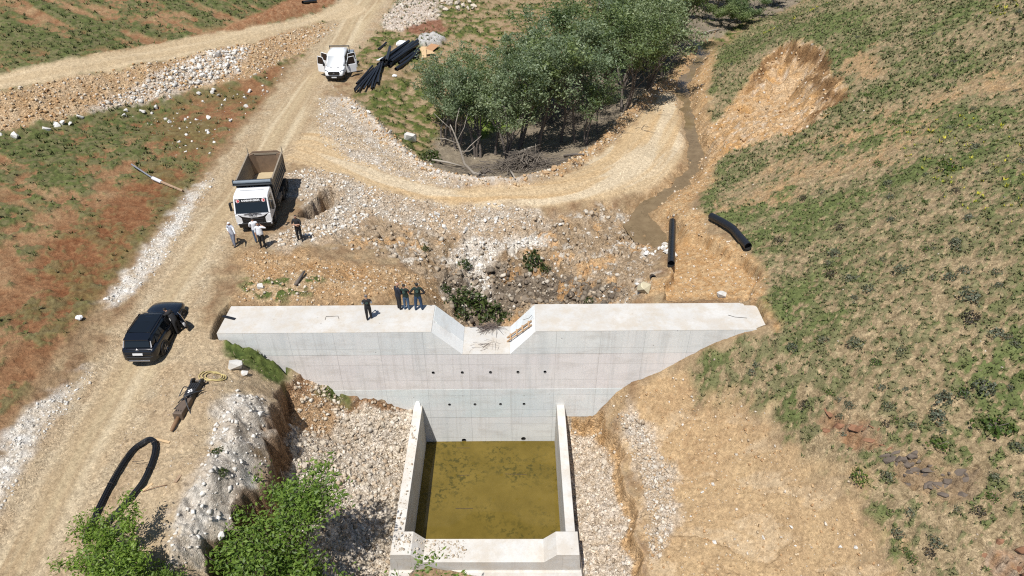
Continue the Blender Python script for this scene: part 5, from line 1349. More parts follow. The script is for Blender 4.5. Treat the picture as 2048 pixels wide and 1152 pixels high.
# ------------------------------------------------------------------ pipes
pipe_black = mat('black_polyethylene', (.012, .013, .016), .38, var=.2, vscale=5)
pipe_in = mat('black_pipe_inside', (.006, .006, .006), .8)
def gpt(px, py, lift=0.0):
    p = on(px, py); return Vector((p.x, p.y, ground_z(p.x, p.y) + lift))
def hollow_pipe(mb, pts, r, n=14, wall=.03, ribs=0.0, seg=None):
    pts = [Vector(p) for p in pts]
    if seg:
        P = smooth_line([tuple(p) for p in pts], seg) if len(pts) > 2 else [pts[0].lerp(pts[1], i / seg) for i in range(seg + 1)]
        pts = [Vector(tuple(p)) for p in P]
    rr = [r * (1 + (ribs if i % 2 else -ribs)) for i in range(len(pts))]
    mb.tube(pts, rr, n, 0, caps=False)
    mb.tube([pts[0], pts[0].lerp(pts[min(3, len(pts) - 1)], 1)], r - wall, n, 1, caps=False); mb.tube([pts[-1], pts[max(-4, -len(pts))]], r - wall, n, 1, caps=False)
    k = len(mb.v)
    for a, b in ((pts[0], pts[1]), (pts[-1], pts[-2])):
        d = (b - a).normalized(); o_ = d.orthogonal().normalized(); q = d.cross(o_)
        ring = lambda rad: [tuple(a + (o_ * math.cos(2 * math.pi * j / n) + q * math.sin(2 * math.pi * j / n)) * rad) for j in range(n)]
        mb.add(ring(r * (1 - ribs)) + ring(r - wall), [(j, (j + 1) % n, n + (j + 1) % n, n + j) for j in range(n)], 0)
        mb.add([tuple(Vector(v) + d * min(.7, (b - a).length * 3)) for v in ring(r - wall)], [tuple(range(n))], 1)
def pipe_thing(name, pts, r, label, group=None, ribs=0.0, seg=None, cat='pipe', n=12):
    mb = MB(); hollow_pipe(mb, pts, r, n, min(.03, r * .2), ribs, seg)
    o = mb.build(name, [pipe_black, pipe_in], None, smooth=True, fix=False)
    return tag(o, label, cat, group)
a, b = gpt(1344, 449, .28), gpt(1340, 541, .26)
pipe_thing('corrugated_pipe', [a, a.lerp(b, .5), b], .23, 'straight black plastic pipe lying beside the white stone heap upstream', ribs=.03, seg=34, n=16)
a, m_, b = gpt(1421, 440, .30), gpt(1462, 466, .34), gpt(1494, 503, .42)
pipe_thing('corrugated_pipe', [a, a.lerp(m_, .55) + Vector((0, .05, .02)), m_, m_.lerp(b, .5), b], .25, 'bent black plastic pipe at the edge of the grassy hillside', ribs=.03, seg=14, n=16)
c = gpt(1306, 556, .12)
pipe_thing('culvert_pipe', [c + Vector((0, -.12, -.12)), c + Vector((.05, .5, -.45)), c + Vector((.1, 1.2, -1.1))], .20, 'open end of a buried black pipe above the pit', seg=4)
T = lambda x, y: (600 + x / 6.777, 70 + y / 6.777)
thin = [((740, 745), (1000, 470)), ((750, 795), (1040, 480)), ((795, 790), (1060, 430)), ((870, 780), (1095, 440)), ((925, 720), (1105, 450)), ((970, 760), (1095, 470)), ((1000, 735), (1115, 420)),
        ((1050, 680), (1095, 500)), ((1062, 690), (1130, 430)), ((770, 700), (990, 480)), ((900, 690), (1075, 470)), ((830, 730), (1030, 500))]
ORD = ['first', 'second', 'third', 'fourth', 'fifth', 'sixth', 'seventh', 'eighth', 'ninth', 'tenth', 'eleventh', 'twelfth']
thin.sort(); 
for i, (p, q) in enumerate(thin):
    lift = .10 + .17 * (i % 3)
    a, b = gpt(*T(*p), lift * .6 + .05), gpt(*T(*q), lift + .05)
    pipe_thing('drain_hose', [a, a.lerp(b, .4) + Vector((random.uniform(-.1, .1), 0, 0)), b], .095, 'thin black pipe in the fan beside the van, %s free end from the road' % ORD[i], 'thin black pipes fanned out beside the van', seg=4, n=8)
thick = [((1060, 425), (1430, 165)), ((1110, 425), (1480, 150)), ((1180, 415), (1540, 145)), ((1205, 440), (1560, 195)), ((1235, 400), (1600, 145)), ((1245, 425), (1608, 195)), ((1150, 380), (1440, 190)), ((1120, 445), (1400, 260))]
thick.sort()
for i, (p, q) in enumerate(thick):
    lift = .16 + .30 * (i % 3 == 1) + .05 * (i % 2)
    a, b = gpt(*T(*p), lift), gpt(*T(*q), lift)
    pipe_thing('plastic_pipe', [a, a.lerp(b, .5) + Vector((random.uniform(-.12, .12), random.uniform(-.1, .1), 0)), b], .165, 'thick black pipe of the heap beside the plywood, %s from the road side' % ORD[i], 'thick black pipes in the heap', seg=5, n=10)
a, b = gpt(*T(1300, 482), .18), gpt(*T(1615, 250), .2)
pipe_thing('plastic_pipe', [a, a.lerp(b, .5) + Vector((.15, -.25, 0)), b], .18, 'thick black pipe lying apart on bare soil in front of the heap', seg=6)
a, b = gpt(*T(1345, 412), .18), gpt(*T(1600, 235), .2)
pipe_thing('plastic_pipe', [a, a.lerp(b, .5), b], .16, 'shorter black pipe just behind the one lying apart', seg=5)
a, b = gpt(*T(1185, 462), .75), gpt(*T(1232, 272), .75)
pipe_thing('plastic_pipe', [a, b], .16, 'short black pipe lying crosswise on top of the pipe heap', seg=4)
a, b = gpt(*T(1570, 362), .2), gpt(*T(1612, 290), .2)
pipe_thing('plastic_pipe', [a, b], .12, 'short black pipe end pointing out beside the plywood', seg=3)
a, b = gpt(*T(1060, 205), .1), gpt(*T(1172, 132), .15)
pipe_thing('drain_hose', [a, a.lerp(b, .5) + Vector((.1, .2, 0)), b], .11, 'black pipe lying alone in grass behind the heap', seg=5, n=8)
a, b = gpt(606, 8, .2), gpt(632, 4, .2)
pipe_thing('plastic_pipe', [a, b], .18, 'black pipe end beside the fork of the two tracks', seg=3)

# ------------------------------------------------------------------ bundle of reinforcing bars bent double
bar_steel = mat('black_bar_steel', (.016, .018, .022), .45, metal=.3, var=.3, vscale=6)
wire_m = mat('tie_wire', (.05, .04, .035), .6, metal=.5)
hp_px = [(172,1090),(180,1068),(191,1042),(211,1000),(238,948),(266,908),(288,890),(301,884),(309,887),(313,899),(308,925),(291,962),(268,992),(240,1024),(209,1058),(186,1084)]
hp_w = [gpt(x, y, .17) for x, y in hp_px]
path = [Vector(tuple(p)) for p in smooth_line([tuple(p) for p in hp_w], 4)]
for i, p in enumerate(path): p.z = ground_z(p.x, p.y) + .17
for _ in range(6):
    for i in range(1, len(path) - 1): path[i].z = (path[i - 1].z + path[i].z * 2 + path[i + 1].z) / 4
rb = empty('rebar_bundle', path[len(path) // 2]); rb0 = path[len(path) // 2].copy()
tag(rb, 'bundle of black reinforcing bars bent double like a hairpin beside the road', 'rebar bundle')
tan = []
for i in range(len(path)): tan.append((path[min(i + 1, len(path) - 1)] - path[max(i - 1, 0)]).normalized())
slots = []
while len(slots) < 40:
    x, y = random.uniform(-1, 1), random.uniform(-1, 1)
    if x * x + y * y < 1 and all((x - a) ** 2 + (y - b) ** 2 > .035 for a, b in slots): slots.append((x, y))
for (sx, sy) in slots:
    pts = []; ph = random.uniform(0, 6)
    for i, p in enumerate(path):
        sd = Vector((0, 0, 1)).cross(tan[i]).normalized()
        tw = .12 * math.sin(i * .16 + ph)
        pts.append(p + sd * (.105 * (sx + tw * .4)) + Vector((0, 0, .095 * (sy + tw * .4))) - rb0)
    mb = MB(); mb.tube(pts, .015, 4); mb.build('bar', bar_steel, rb, smooth=True, fix=False)
for i in (6, 14, 22, 34, 42, 50):
    if i >= len(path): continue
    sd = Vector((0, 0, 1)).cross(tan[i]).normalized()
    mb = MB(); mb.tube([path[i] - rb0 + sd * .13 * math.cos(a) + Vector((0, 0, .125 * math.sin(a))) for a in np.linspace(0, 2 * math.pi, 14, endpoint=False)], .014, 4, closed=True); mb.build('tie_wire', wire_m, rb, fix=False)
a, b = gpt(268, 930, .25), gpt(292, 930, .25)
mb = MB(); mb.tube([a, a.lerp(b, .5) + Vector((0, -.12, .1)), b], .012, 5); tag(mb.build('loose_wire', wire_m), 'loose wire spanning inside the hairpin of reinforcing bars', 'wire')
a, b = gpt(285, 983, .03), gpt(335, 972, .04)
mb = MB(); mb.tube([a, a.lerp(b, .5) + Vector((0, .02, .05)), b], .014, 5); tag(mb.build('rebar_rod', mat('rusty_rod', (.16, .08, .045), .8)), 'single rusty rod lying on the dirt beside the bar bundle', 'rod')
wood = mat('pale_sawn_wood', (.48, .34, .19), .75, var=.2, vscale=8)
wood_old = mat('weathered_wood', (.30, .205, .13), .85, var=.3, vscale=8)
def plank(px0, px1, w, t, label, m=wood, lift=.03, name='plank', cat='plank', group=None):
    a, b = gpt(*px0, lift), gpt(*px1, lift)
    d = b - a; mid = (a + b) / 2
    R = d.to_track_quat('Y', 'Z').to_matrix()
    mb = MB(); mb.box((0, 0, 0), (w, d.length, t)); mb.v = [tuple(R @ Vector(v)) for v in mb.v]
    o = mb.build(name, m, None, bevel=.004); o.location = mid
    return tag(o, label, cat, group)
plank((311, 880), (340, 886), .11, .04, 'pale sawn board lying at the bend of the bar bundle')
plank((285, 981), (305, 966), .12, .04, 'pale sawn board lying against the long side of the bar bundle')
plank((352, 968), (362, 951), .12, .05, 'grey board lying on the pale clay beside the cut bank', wood_old)

# ------------------------------------------------------------------ hydraulic breaker
h_t, h_b = gpt(344, 866, .12), gpt(396, 776, .30)
d = (h_b - h_t); ln = Vector((d.x, d.y, 0)).length
ham = empty('hydraulic_breaker', (h_t.x, h_t.y, ground_z(h_t.x, h_t.y)), math.atan2(-d.x, d.y)); tag(ham, 'excavator hydraulic breaker with rusty chisel lying on the dirt yard', 'hydraulic breaker')
rust = mat('rusty_chisel', (.20, .115, .06), .7, var=.3, vscale=6); hous = mat('worn_brown_housing', (.13, .095, .07), .6, metal=.3, var=.35, vscale=5); blk_steel = mat('black_breaker_steel', (.02, .02, .022), .5, var=.3)
L_ = ln
mb = MB(); mb.tube([(0, 0, .16), (0, .12, .18), (0, .85, .27)], [.045, .085, .09], 14); mb.build('chisel', rust, ham, smooth=True)
mb = MB(); mb.hexa([(-.23, .72, .02), (.23, .72, .02), (.23, .78, .02), (-.23, .78, .02), (-.23, .74, .50), (.23, .74, .50), (.23, .80, .50), (-.23, .80, .50)]); mb.build('front_plate', hous, ham, bevel=.02)
mb = MB(); mb.box((0, 1.32, .28), (.42, 1.08, .44)); lw = mb.build('lower_housing', hous, ham, bevel=.03)
for x in (-.12, -.02, .10):
    mb = MB(); mb.box((x, .95, .502), (.035, .10, .012), (0, 0, .3)); mb.build('bolt_slot', pipe_in, lw)
mb = MB(); mb.hexa([(-.24, 1.80, .04), (.24, 1.80, .04), (.30, 2.66, .04), (-.30, 2.66, .04), (-.20, 1.80, .58), (.20, 1.80, .58), (.25, 2.66, .62), (-.25, 2.66, .62)]); uh = mb.build('upper_housing', blk_steel, ham, bevel=.04)
for x in (-.15, -.05, .05, .15):
    mb = MB(); mb.box((x, 2.48, .632), (.05, .34, .02)); mb.build('rib', blk_steel, uh)
for dx, dy in ((0, 0), (.09, .03), (-.07, .05), (.02, .12), (-.03, -.07)):
    mb = MB(); mb.box((dx * .9, 2.10 + dy, .604), (.07, .07, .006), (.04, 0, .78)); mb.build('white_mark', mat('white_stencil', (.7, .7, .7), .6), uh)
for s in (-1, 1):
    mb = MB(); mb.prism([(2.60, .08), (2.66, .66), (2.86, .70), (3.06, .56), (3.04, .30), (2.86, .08)], 'x', s * .22 - .04, s * .22 + .04); br = mb.build('bracket_plate', blk_steel, ham, bevel=.015)
for y, z in ((2.96, .46), (2.76, .26)):
    mb = MB(); mb.tube([(-.34, y, z), (.34, y, z)], .055, 10); mb.build('pin', rim_dusty, ham)
hose_m = mat('hydraulic_hose', (.03, .032, .036), .5)
for pts in ([(-.22, 2.40, .52), (-.55, 2.52, .42), (-.72, 2.25, .12), (-.62, 1.8, .06), (-.10, 1.62, .62), (.25, 2.0, .62), (.52, 2.42, .42)],
            [(.40, 2.35, .35), (.20, 2.02, .66), (-.06, 1.66, .60), (-.25, 1.52, .40), (-.62, 1.35, .04)],
            [(-.05, 1.70, .60), (.12, 1.45, .56), (.38, 1.12, .25), (.52, .98, .05)]):
    P = [Vector(tuple(p)) for p in smooth_line(pts, 5)]
    mb = MB(); mb.tube(P, .026, 7); mb.build('hose', hose_m, ham, smooth=True, fix=False)
# yellow hose in three loose loops
c = gpt(425, 753); yz = lambda x, y: ground_z(x, y)
pts = []
for i in range(58):
    a = i / 19 * 2 * math.pi; ox = .42 * (i / 57) - .15
    x = c.x + ox + .50 * math.cos(a + 2.4) * (1 - .15 * (i / 57)); y = c.y + .48 * math.sin(a + 2.4) * (1 - .25 * (i / 57)) - .05 * (i / 57)
    pts.append((x, y, yz(x, y) + .04 + .012 * (i // 19)))
mb = MB(); mb.tube(pts, .030, 6); tag(mb.build('hose_coil', mat('yellow_hose', (.46, .37, .16), .55), smooth=True, fix=False), 'pale yellow hose lying in loose loops on sparse grass', 'hose')

# ------------------------------------------------------------------ things on and around the dam
lad = empty('ladder', (.4, 29.0, -1.6)); tag(lad, 'short rough wooden ladder leaning on the right cheek of the notch', 'ladder'); lo = Vector((.4, 29.0, -1.6))
def onch(s, y, off): 
    x = NT_R + (NB_R - NT_R) * s; nx, nz = NZ, abs(NB_R - NT_R); q = math.hypot(nx, nz)
    return Vector((x + nx / q * off, dam_y(x) + y, NZ * s + nz / q * off))
r1 = (onch(1.10, 1.32, .05), onch(.10, 1.02, .09)); r2 = (onch(1.10, .98, .05), onch(.10, .68, .09))
ladder_wood = mat('ladder_wood', (.40, .26, .145), .8, var=.25)
r1[0].z = r2[0].z = NZ + .05
for a, b in (r1, r2):
    dd = b - a; R = dd.to_track_quat('Y', 'Z').to_matrix(); mb = MB(); mb.box((0, 0, 0), (.06, dd.length, .07)); mb.v = [tuple(R @ Vector(v) + (a + b) / 2 - lo) for v in mb.v]; mb.build('rail', ladder_wood, lad)
for t in (.14, .40, .63, .88):
    p, q = r1[0].lerp(r1[1], t), r2[0].lerp(r2[1], t); dd = (q - p); R = dd.to_track_quat('Y', 'Z').to_matrix()
    mb = MB(); mb.box((0, 0, .055), (.09, dd.length + .16, .04)); mb.v = [tuple(R @ Vector(v) + (p + q) / 2 - lo) for v in mb.v]; mb.build('rung', ladder_wood, lad)
twig_m = mat('grey_twigs', (.13, .10, .085), .9, var=.3)
def twig_heap(name, label, cat, centre, rx, ry, h, count, r, lmin, lmax, m, zf, kind='stuff'):
    mb = MB()
    for i in range(count):
        a = random.uniform(0, 6.28); q = abs(random.gauss(0, .5)); x = centre[0] + rx * q * math.cos(a); y = centre[1] + ry * q * math.sin(a)
        L = random.uniform(lmin, lmax); th = random.gauss(.2, .9); tz = random.uniform(-.12, .12)
        dx, dy = math.cos(th) * L / 2, math.sin(th) * L / 2; z = zf(x, y) + random.uniform(.01, h) * max(.1, 1 - q)
        p0 = (x - dx, y - dy, max(z - tz * L, zf(x - dx, y - dy) + r)); p2 = (x + dx, y + dy, max(z + tz * L, zf(x + dx, y + dy) + r)); p1 = (x + random.uniform(-.1, .1) * L, y + random.uniform(-.1, .1) * L, z + random.uniform(0, .12) * L)
        rr = r * random.uniform(.5, 1.2); mb.tube([p0, p1, p2], [rr, rr * .8, rr * .35], 4)
    o = mb.build(name, m, None, fix=False); return tag(o, label, cat, None, kind)
tc = at(980, 657, NZ)
twig_heap('twig_heap', 'tangle of dry grey twigs on the spillway floor', 'twigs', (tc.x, tc.y), .85, .35, .22, 70, .012, .4, 1.5, twig_m, lambda x, y: NZ + .02)
twig_heap('scattered_twigs', 'thin dry twigs scattered over the front of the spillway floor', 'twigs', (-1.5, 28.75), 1.0, .5, .02, 26, .007, .25, .8, twig_m, lambda x, y: NZ + .018)
for i, (pts, lab) in enumerate((([(650, 640), (652, 633), (676, 632), (678, 638)], 'thin bent wire stirrup lying on the left half of the crest'), ([(1046, 640), (1058, 636), (1064, 630)], 'curved wire lying on the crest right of the notch'), ([(1456, 630), (1470, 634), (1494, 636)], 'long thin stick lying near the right end of the crest'))):
    P = [at(x, y, .03) for x, y in pts]; mb = MB(); mb.tube(P, .011, 5); tag(mb.build('bent_wire', wire_m, None, fix=False), lab, 'wire')
a, b = at(446, 632, .06), at(470, 638, .05)
mb = MB(); dd = b - a; R = dd.to_track_quat('Y', 'Z').to_matrix(); mb.box((0, 0, 0), (.16, dd.length, .03)); mb.v = [tuple(R @ Vector(v) + (a + b) / 2) for v in mb.v]
tag(mb.build('rubber_strip', pipe_black), 'dark rubber strip lying over the left end of the crest', 'rubber strip')
# submerged and floating sticks in the pool
for i, (x0, y0, x1, y1, lab) in enumerate(((1010, 948, 1053, 949, 'thin straight stick floating in the right half of the pool'), (911, 1017, 946, 1017, 'thin straight stick floating in the near half of the pool'), (918, 951, 940, 950, 'short stick floating left of the pool centre'), (914, 896, 940, 896, 'thin stick floating beside the left drain opening'))):
    a, b = at(x0, y0, WATER_Z), at(x1, y1, WATER_Z); mb = MB(); mb.tube([a, b], .020, 5); tag(mb.build('floating_stick', mat('wet_dark_wood', (.07, .05, .025), .6), None, fix=False), lab, 'stick')
# ------------------------------------------------------------------ fallen pole in the field
pole = empty('fallen_pole', gpt(305, 362)); po = gpt(305, 362); tag(pole, 'fallen pole of pale steel tube and brown timber in the red field', 'pole')
p0, p1, p2 = gpt(267, 340, .35), gpt(309, 363, .22), gpt(366, 384, .14)
mb = MB(); mb.tube([p0 - po, p1 - po], .055, 8); mb.build('steel_tube', mat('pale_steel_tube', (.30, .31, .34), .4, metal=.5), pole)
mb = MB(); mb.tube([p1 - po, p2 - po], [.10, .09], 8); mb.build('timber_shaft', wood_old, pole)
mb = MB(); mb.tube([p1.lerp(p0, .04) - po, p1.lerp(p2, .28) - po], .13, 8); mb.build('white_wrap', mat('white_wrap', (.55, .55, .56), .7), pole)
# ------------------------------------------------------------------ plywood, sack and litter by the pipe heap
for i, (x, y, w, l, rz, tz, lab) in enumerate(((852, 104, 1.2, 2.4, .5, .05, 'pale plywood sheet lying lowest in the pile beside the pipes'), (862, 101, 1.1, 1.9, -.5, .18, 'brown plywood sheet lying on top of the plywood pile'), (848, 110, .5, 2.2, .15, .25, 'narrow pale board lying across the plywood pile'))):
    p = gpt(x, y, .08 + .10 * i); mb = MB(); mb.box((0, 0, 0), (w, l, .03), (tz, .04, rz)); o = mb.build('plywood_sheet', mat('plywood_pale', (.50, .35, .19), .7, var=.15) if i != 1 else mat('plywood_brown', (.36, .20, .10), .7, var=.2)); o.location = p; tag(o, lab, 'plywood')
def lump(name, p, s, m, label, cat, seed, flat=.6, group=None):
    bm = bmesh.new(); bmesh.ops.create_icosphere(bm, subdivisions=2, radius=1); rnd = random.Random(seed)
    for v in bm.verts:
        f = 1 + .22 * math.sin(v.co.x * 3 + seed) * math.cos(v.co.y * 4) + rnd.uniform(-.08, .08); v.co = Vector((v.co.x * s[0] * f, v.co.y * s[1] * f, max(v.co.z, -.4) * s[2] * f))
    me = bpy.data.meshes.new(name); bm.to_mesh(me); bm.free(); me.materials.append(m); o = bpy.data.objects.new(name, me); link(o); o.location = p; return tag(o, label, cat, group)
bag = mat('white_sack', (.70, .71, .72), .7, var=.1)
lump('white_sack', gpt(806, 93, .25), (.75, .55, .45), bag, 'white sack lying behind the heap of black pipes', 'sack', 3)
plank((757, 130), (770, 120), .35, .06, 'white sheet of packaging lying along the pipe heap', bag, .35, 'packaging_sheet', 'packaging')
lump('plastic_litter', gpt(789, 153, .08), (.28, .22, .14), bag, 'white scrap of plastic on bare soil below the pipes', 'litter', 8)
lump('plastic_litter', gpt(160, 640, .08), (.2, .16, .16), bag, 'white scrap of plastic in the field left of the dark car', 'litter', 9)
# ------------------------------------------------------------------ pale blocks
stone_white = mat('white_limestone', (.56, .54, .50), .9, var=.15, vscale=3, bump=.4, bscale=10)
def block(px, py, s, label, seed, m=stone_white, name='stone_block'):
    p = gpt(px, py, s * .35); rnd = random.Random(seed); bm = bmesh.new()
    for i in range(16): bm.verts.new(Vector((rnd.uniform(-1, 1), rnd.uniform(-.8, .8), rnd.uniform(-.6, .7))).normalized() * s * .62 * rnd.uniform(.85, 1.1))
    bmesh.ops.convex_hull(bm, input=bm.verts); me = bpy.data.meshes.new(name)
    bmesh.ops.delete(bm, geom=[v for v in bm.verts if not v.link_faces], context='VERTS'); bm.to_mesh(me); bm.free(); me.materials.append(m)
    o = bpy.data.objects.new(name, me); link(o); o.location = p; return tag(o, label, 'stone block')
block(472, 738, .62, 'large white stone block on grass beside the yellow hose', 2)
block(491, 750, .34, 'small white stone block right of the large one by the grass lip', 4)
block(398 + 46, 1077 - 0, .3, 'white stone on the clay mound above the left tree', 6)
block(1288, 583, .72, 'yellowish stone block below the buried pipe end', 12, mat('yellowish_limestone', (.50, .44, .30), .9, var=.2, vscale=3))
block(1443, 594, .5, 'white stone lying just behind the right half of the crest', 14)
block(822, 282, 1.0, 'big white boulder at the grassy edge beside the grove', 16)
block(522, 579, .34, 'small white block on soil behind the left end of the crest', 18)

# ------------------------------------------------------------------ trees
def leaf_material(name, c1, c2, c3):
    m = bpy.data.materials.new(name); m.use_nodes = True
    nt = m.node_tree; b = nt.nodes['Principled BSDF']; out = nt.nodes['Material Output']
    geo = nt.nodes.new('ShaderNodeNewGeometry'); oi = nt.nodes.new('ShaderNodeObjectInfo')
    c = ramp(nt, geo.outputs['Random Per Island'], [(0, c1), (.5, c2), (1, c3)])
    tint = ramp(nt, oi.outputs['Random'], [(0, (.80, .86, .82)), (.5, (1, 1, 1)), (1, (1.18, 1.14, .98))])
    c = mixc(nt, 1.0, c, tint, 'MULTIPLY')
    nt.links.new(c, b.inputs['Base Color']); b.inputs['Roughness'].default_value = .5; b.inputs['Specular IOR Level'].default_value = .35
    tr = nt.nodes.new('ShaderNodeBsdfTranslucent'); nt.links.new(mixc(nt, 1.0, c, (1.2, 1.25, .6), 'MULTIPLY'), tr.inputs['Color'])
    mx = nt.nodes.new('ShaderNodeMixShader'); mx.inputs[0].default_value = .38
    nt.links.new(b.outputs[0], mx.inputs[1]); nt.links.new(tr.outputs[0], mx.inputs[2]); nt.links.new(mx.outputs[0], out.inputs['Surface'])
    return m
LEAF_W = leaf_material('willow_leaves', (.105, .14, .078), (.17, .22, .125), (.28, .33, .21))
LEAF_G = leaf_material('green_leaves', (.085, .122, .055), (.14, .188, .08), (.21, .26, .125))
LEAF_P = leaf_material('poplar_leaves', (.065, .12, .018), (.12, .195, .03), (.19, .275, .055))
BARK = mat('grey_bark', (.12, .10, .085), .9, var=.35, vscale=5, bump=.4, bscale=12)
BARK_D = mat('bleached_bark', (.30, .265, .22), .85, var=.25, vscale=4)
def tree_skeleton(rnd, h, stems, r0, spread, levels=3, rise=.6):
    """branch polylines and the points that carry leaves"""
    lines = []; tips = []
    def grow(p, d, r, L, lev):
        pts = [p.copy()]; rs = [r]; n_ = 5
        for i in range(n_):
            d = (d + Vector((rnd.gauss(0, .13), rnd.gauss(0, .13), rnd.gauss(.05 * rise, .06)))).normalized()
            p = p + d * L / n_; pts.append(p.copy()); rs.append(r * (1 - .62 * (i + 1) / n_))
        lines.append((pts, rs))
        if lev >= levels - 1:
            for q in pts[2:]: tips.append(q)
        if lev < levels:
            k = rnd.randint(3, 5) if lev else rnd.randint(4, 6)
            for j in range(k):
                t = rnd.uniform(.38 if lev == 0 else .25, 1.0); idx = min(int(t * n_), n_ - 1); f = t * n_ - idx
                q = pts[idx].lerp(pts[idx + 1], f); a = rnd.uniform(0, 6.283)
                nd = (d * rnd.uniform(.5, 1.0) + Vector((math.cos(a), math.sin(a), rnd.uniform(.0, .7) * rise)) * rnd.uniform(.5, .95)).normalized()
                grow(q, nd, max(r * (1 - .62 * t) * .55, .008), L * rnd.uniform(.42, .62), lev + 1)
    for s in range(stems):
        a = rnd.uniform(0, 6.283); off = Vector((math.cos(a), math.sin(a), 0)) * (rnd.uniform(.05, .35) if stems > 1 else 0)
        d = (Vector((math.cos(a) * spread, math.sin(a) * spread, 1))).normalized()
        grow(off + Vector((0, 0, -.25)), d, r0 * rnd.uniform(.75, 1.1), h * rnd.uniform(.55, .72), 0)
    return lines, tips
def leaf_mesh(name, rng, tips, per, sig, size, m, zmin, keep=1.0):
    T_ = np.array([tuple(t) for t in tips]); T_ = T_[T_[:, 2] > zmin]; T_ = T_[rng.uniform(0, 1, len(T_)) < keep]
    cen = np.repeat(T_, per, 0) + rng.normal(0, 1, (len(T_) * per, 3)) * np.array((sig, sig, sig * .75))
    nL = len(cen)
    nrm = rng.normal(0, 1, (nL, 3)) + np.array((0, 0, .9)); nrm /= np.linalg.norm(nrm, axis=1)[:, None]
    t = np.cross(nrm, rng.normal(0, 1, (nL, 3))); t /= np.linalg.norm(t, axis=1)[:, None]; bt = np.cross(nrm, t)
    s = size * rng.uniform(.65, 1.35, nL)[:, None]
    co = np.stack([cen - t * s, cen + bt * s * .42 + nrm * s * .10, cen + t * s, cen - bt * s * .42 + nrm * s * .10], 1).reshape(-1, 3)
    me = mesh_arrays(name, co, np.arange(nL * 4).reshape(-1, 4)); me.materials.append(m)
    return me
def tree_meshes(seed, h, stems, r0, spread, per, sig, size, leaf, zmin, levels=3, rise=.6, minr=0.0, keep=1.0):
    rnd = random.Random(seed); lines, tips = tree_skeleton(rnd, h, stems, r0, spread, levels, rise)
    top = max(t.z for t in tips); k = h / top
    mb = MB()
    for pts, rs in lines:
        if rs[0] < minr: continue
        mb.tube([p * k for p in pts], rs, 6 if rs[0] > .05 else 4, caps=False)
    me = bpy.data.meshes.new('trunk'); me.from_pydata(mb.v, [], mb.f); me.materials.append(BARK); me.polygons.foreach_set('use_smooth', [True] * len(me.polygons))
    lm = leaf_mesh('crown', np.random.default_rng(seed), [t * k for t in tips], per, sig, size, leaf, zmin, keep)
    return me, lm
def plant_tree(meshes, loc, rz, sc, name, label, group=None, cat='tree', tilt=(0, 0)):
    root = empty(name, loc, rot=(tilt[0], tilt[1], rz)); root.scale = (sc[0], sc[0], sc[1])
    for nm, me in zip(('trunk', 'crown'), meshes):
        o = bpy.data.objects.new(nm, me); link(o, root)
    return tag(root, label, cat, group)
W_VAR = [tree_meshes(100 + i, 10.2, st, .15, sp, 13, .25, .125, LEAF_W if i in (0, 2, 4, 5) else LEAF_G, 4.4, minr=.012, keep=.42) for i, (st, sp) in enumerate(((2, .22), (3, .25), (1, .10), (2, .30), (3, .18), (1, .15)))]
B_VAR = tree_meshes(131, 6.5, 3, .10, .45, 13, .26, .13, LEAF_G, 1.3, minr=.01, keep=.5)
front = [((1012, 326), 4, .80, 'low willow overhanging the middle of the brush pile'), ((1172, 292), 3, .72, 'low green tree in front of the open grove floor'), ((888, 288), 0, .62, 'leftmost willow of the grove, its crown spreading over the meadow'), ((915, 300), 1, .74, 'bushy willow behind the bleached leaning dead trunk'), ((955, 316), 4, .84, 'willow with several slim stems above the root tangle'),
         ((990, 310), 2, .92, 'willow rising from the left end of the brush pile'), ((1032, 298), 3, 1.02, 'forked willow with crossing dark stems above the brush pile'), ((1075, 300), 0, 1.04, 'tall willow standing behind the pale log of the brush pile'),
         ((1122, 285), 2, 1.0, 'single-stemmed willow right of the brush pile'), ((1152, 286), 5, .98, 'dark slender willow in front of the open grove floor'), ((1195, 268), 5, .50, 'small round-crowned tree at the edge of the haul road'),
         ((1243, 225), 1, .95, 'willow with pale bare stems beside the bend of the haul road'), ((1292, 185), 4, 1.0, 'willow on the orange bank where the haul road ends'), ((1325, 150), 0, 1.0, 'willow nearest the stream at the right edge of the grove')]
for i, ((x, y), vi, s, lab) in enumerate(front):
    p = on(x, y); plant_tree(W_VAR[vi], (p.x, p.y, p.z - .1), random.uniform(0, 6.28), (s * 1.05, s), 'willow_tree', lab, None, 'tree', (random.uniform(-.06, .06), random.uniform(-.06, .06)))
back = [(905, 262), (945, 262), (990, 258), (1035, 245), (1075, 240), (1105, 245), (1060, 210), (1115, 205), (1150, 225), (1160, 185), (1200, 195), (1215, 165), (1180, 150), (1250, 175), (1265, 140), (1295, 140), (1240, 120), (1330, 108),
        (1200, 110), (1270, 90), (1325, 72), (1215, 75), (1290, 50), (1360, 35), (1235, 35), (1320, 5), (1400, 5), (1260, -10), (1370, -25)]
for i, (x, y) in enumerate(back):
    x += random.uniform(-8, 8); p = on(x, y) if y > 0 else at(x, y, -2.8); s = random.uniform(.85, 1.08) * (.72 if x < 960 else .85 if x < 1050 else 1)
    far = y < 130
    plant_tree(W_VAR[random.choice((0, 3, 3, 0, 1) if far else (0, 1, 2, 4, 5, 3))], (p.x, p.y, p.z - .1), random.uniform(0, 6.28), (s * 1.1, s), 'willow_tree',
               'willow in the far crowded part of the creek grove' if far else 'willow crowded inside the near part of the creek grove', 'far grove trees' if far else 'near grove trees', 'tree', (random.uniform(-.08, .08), random.uniform(-.08, .08)))
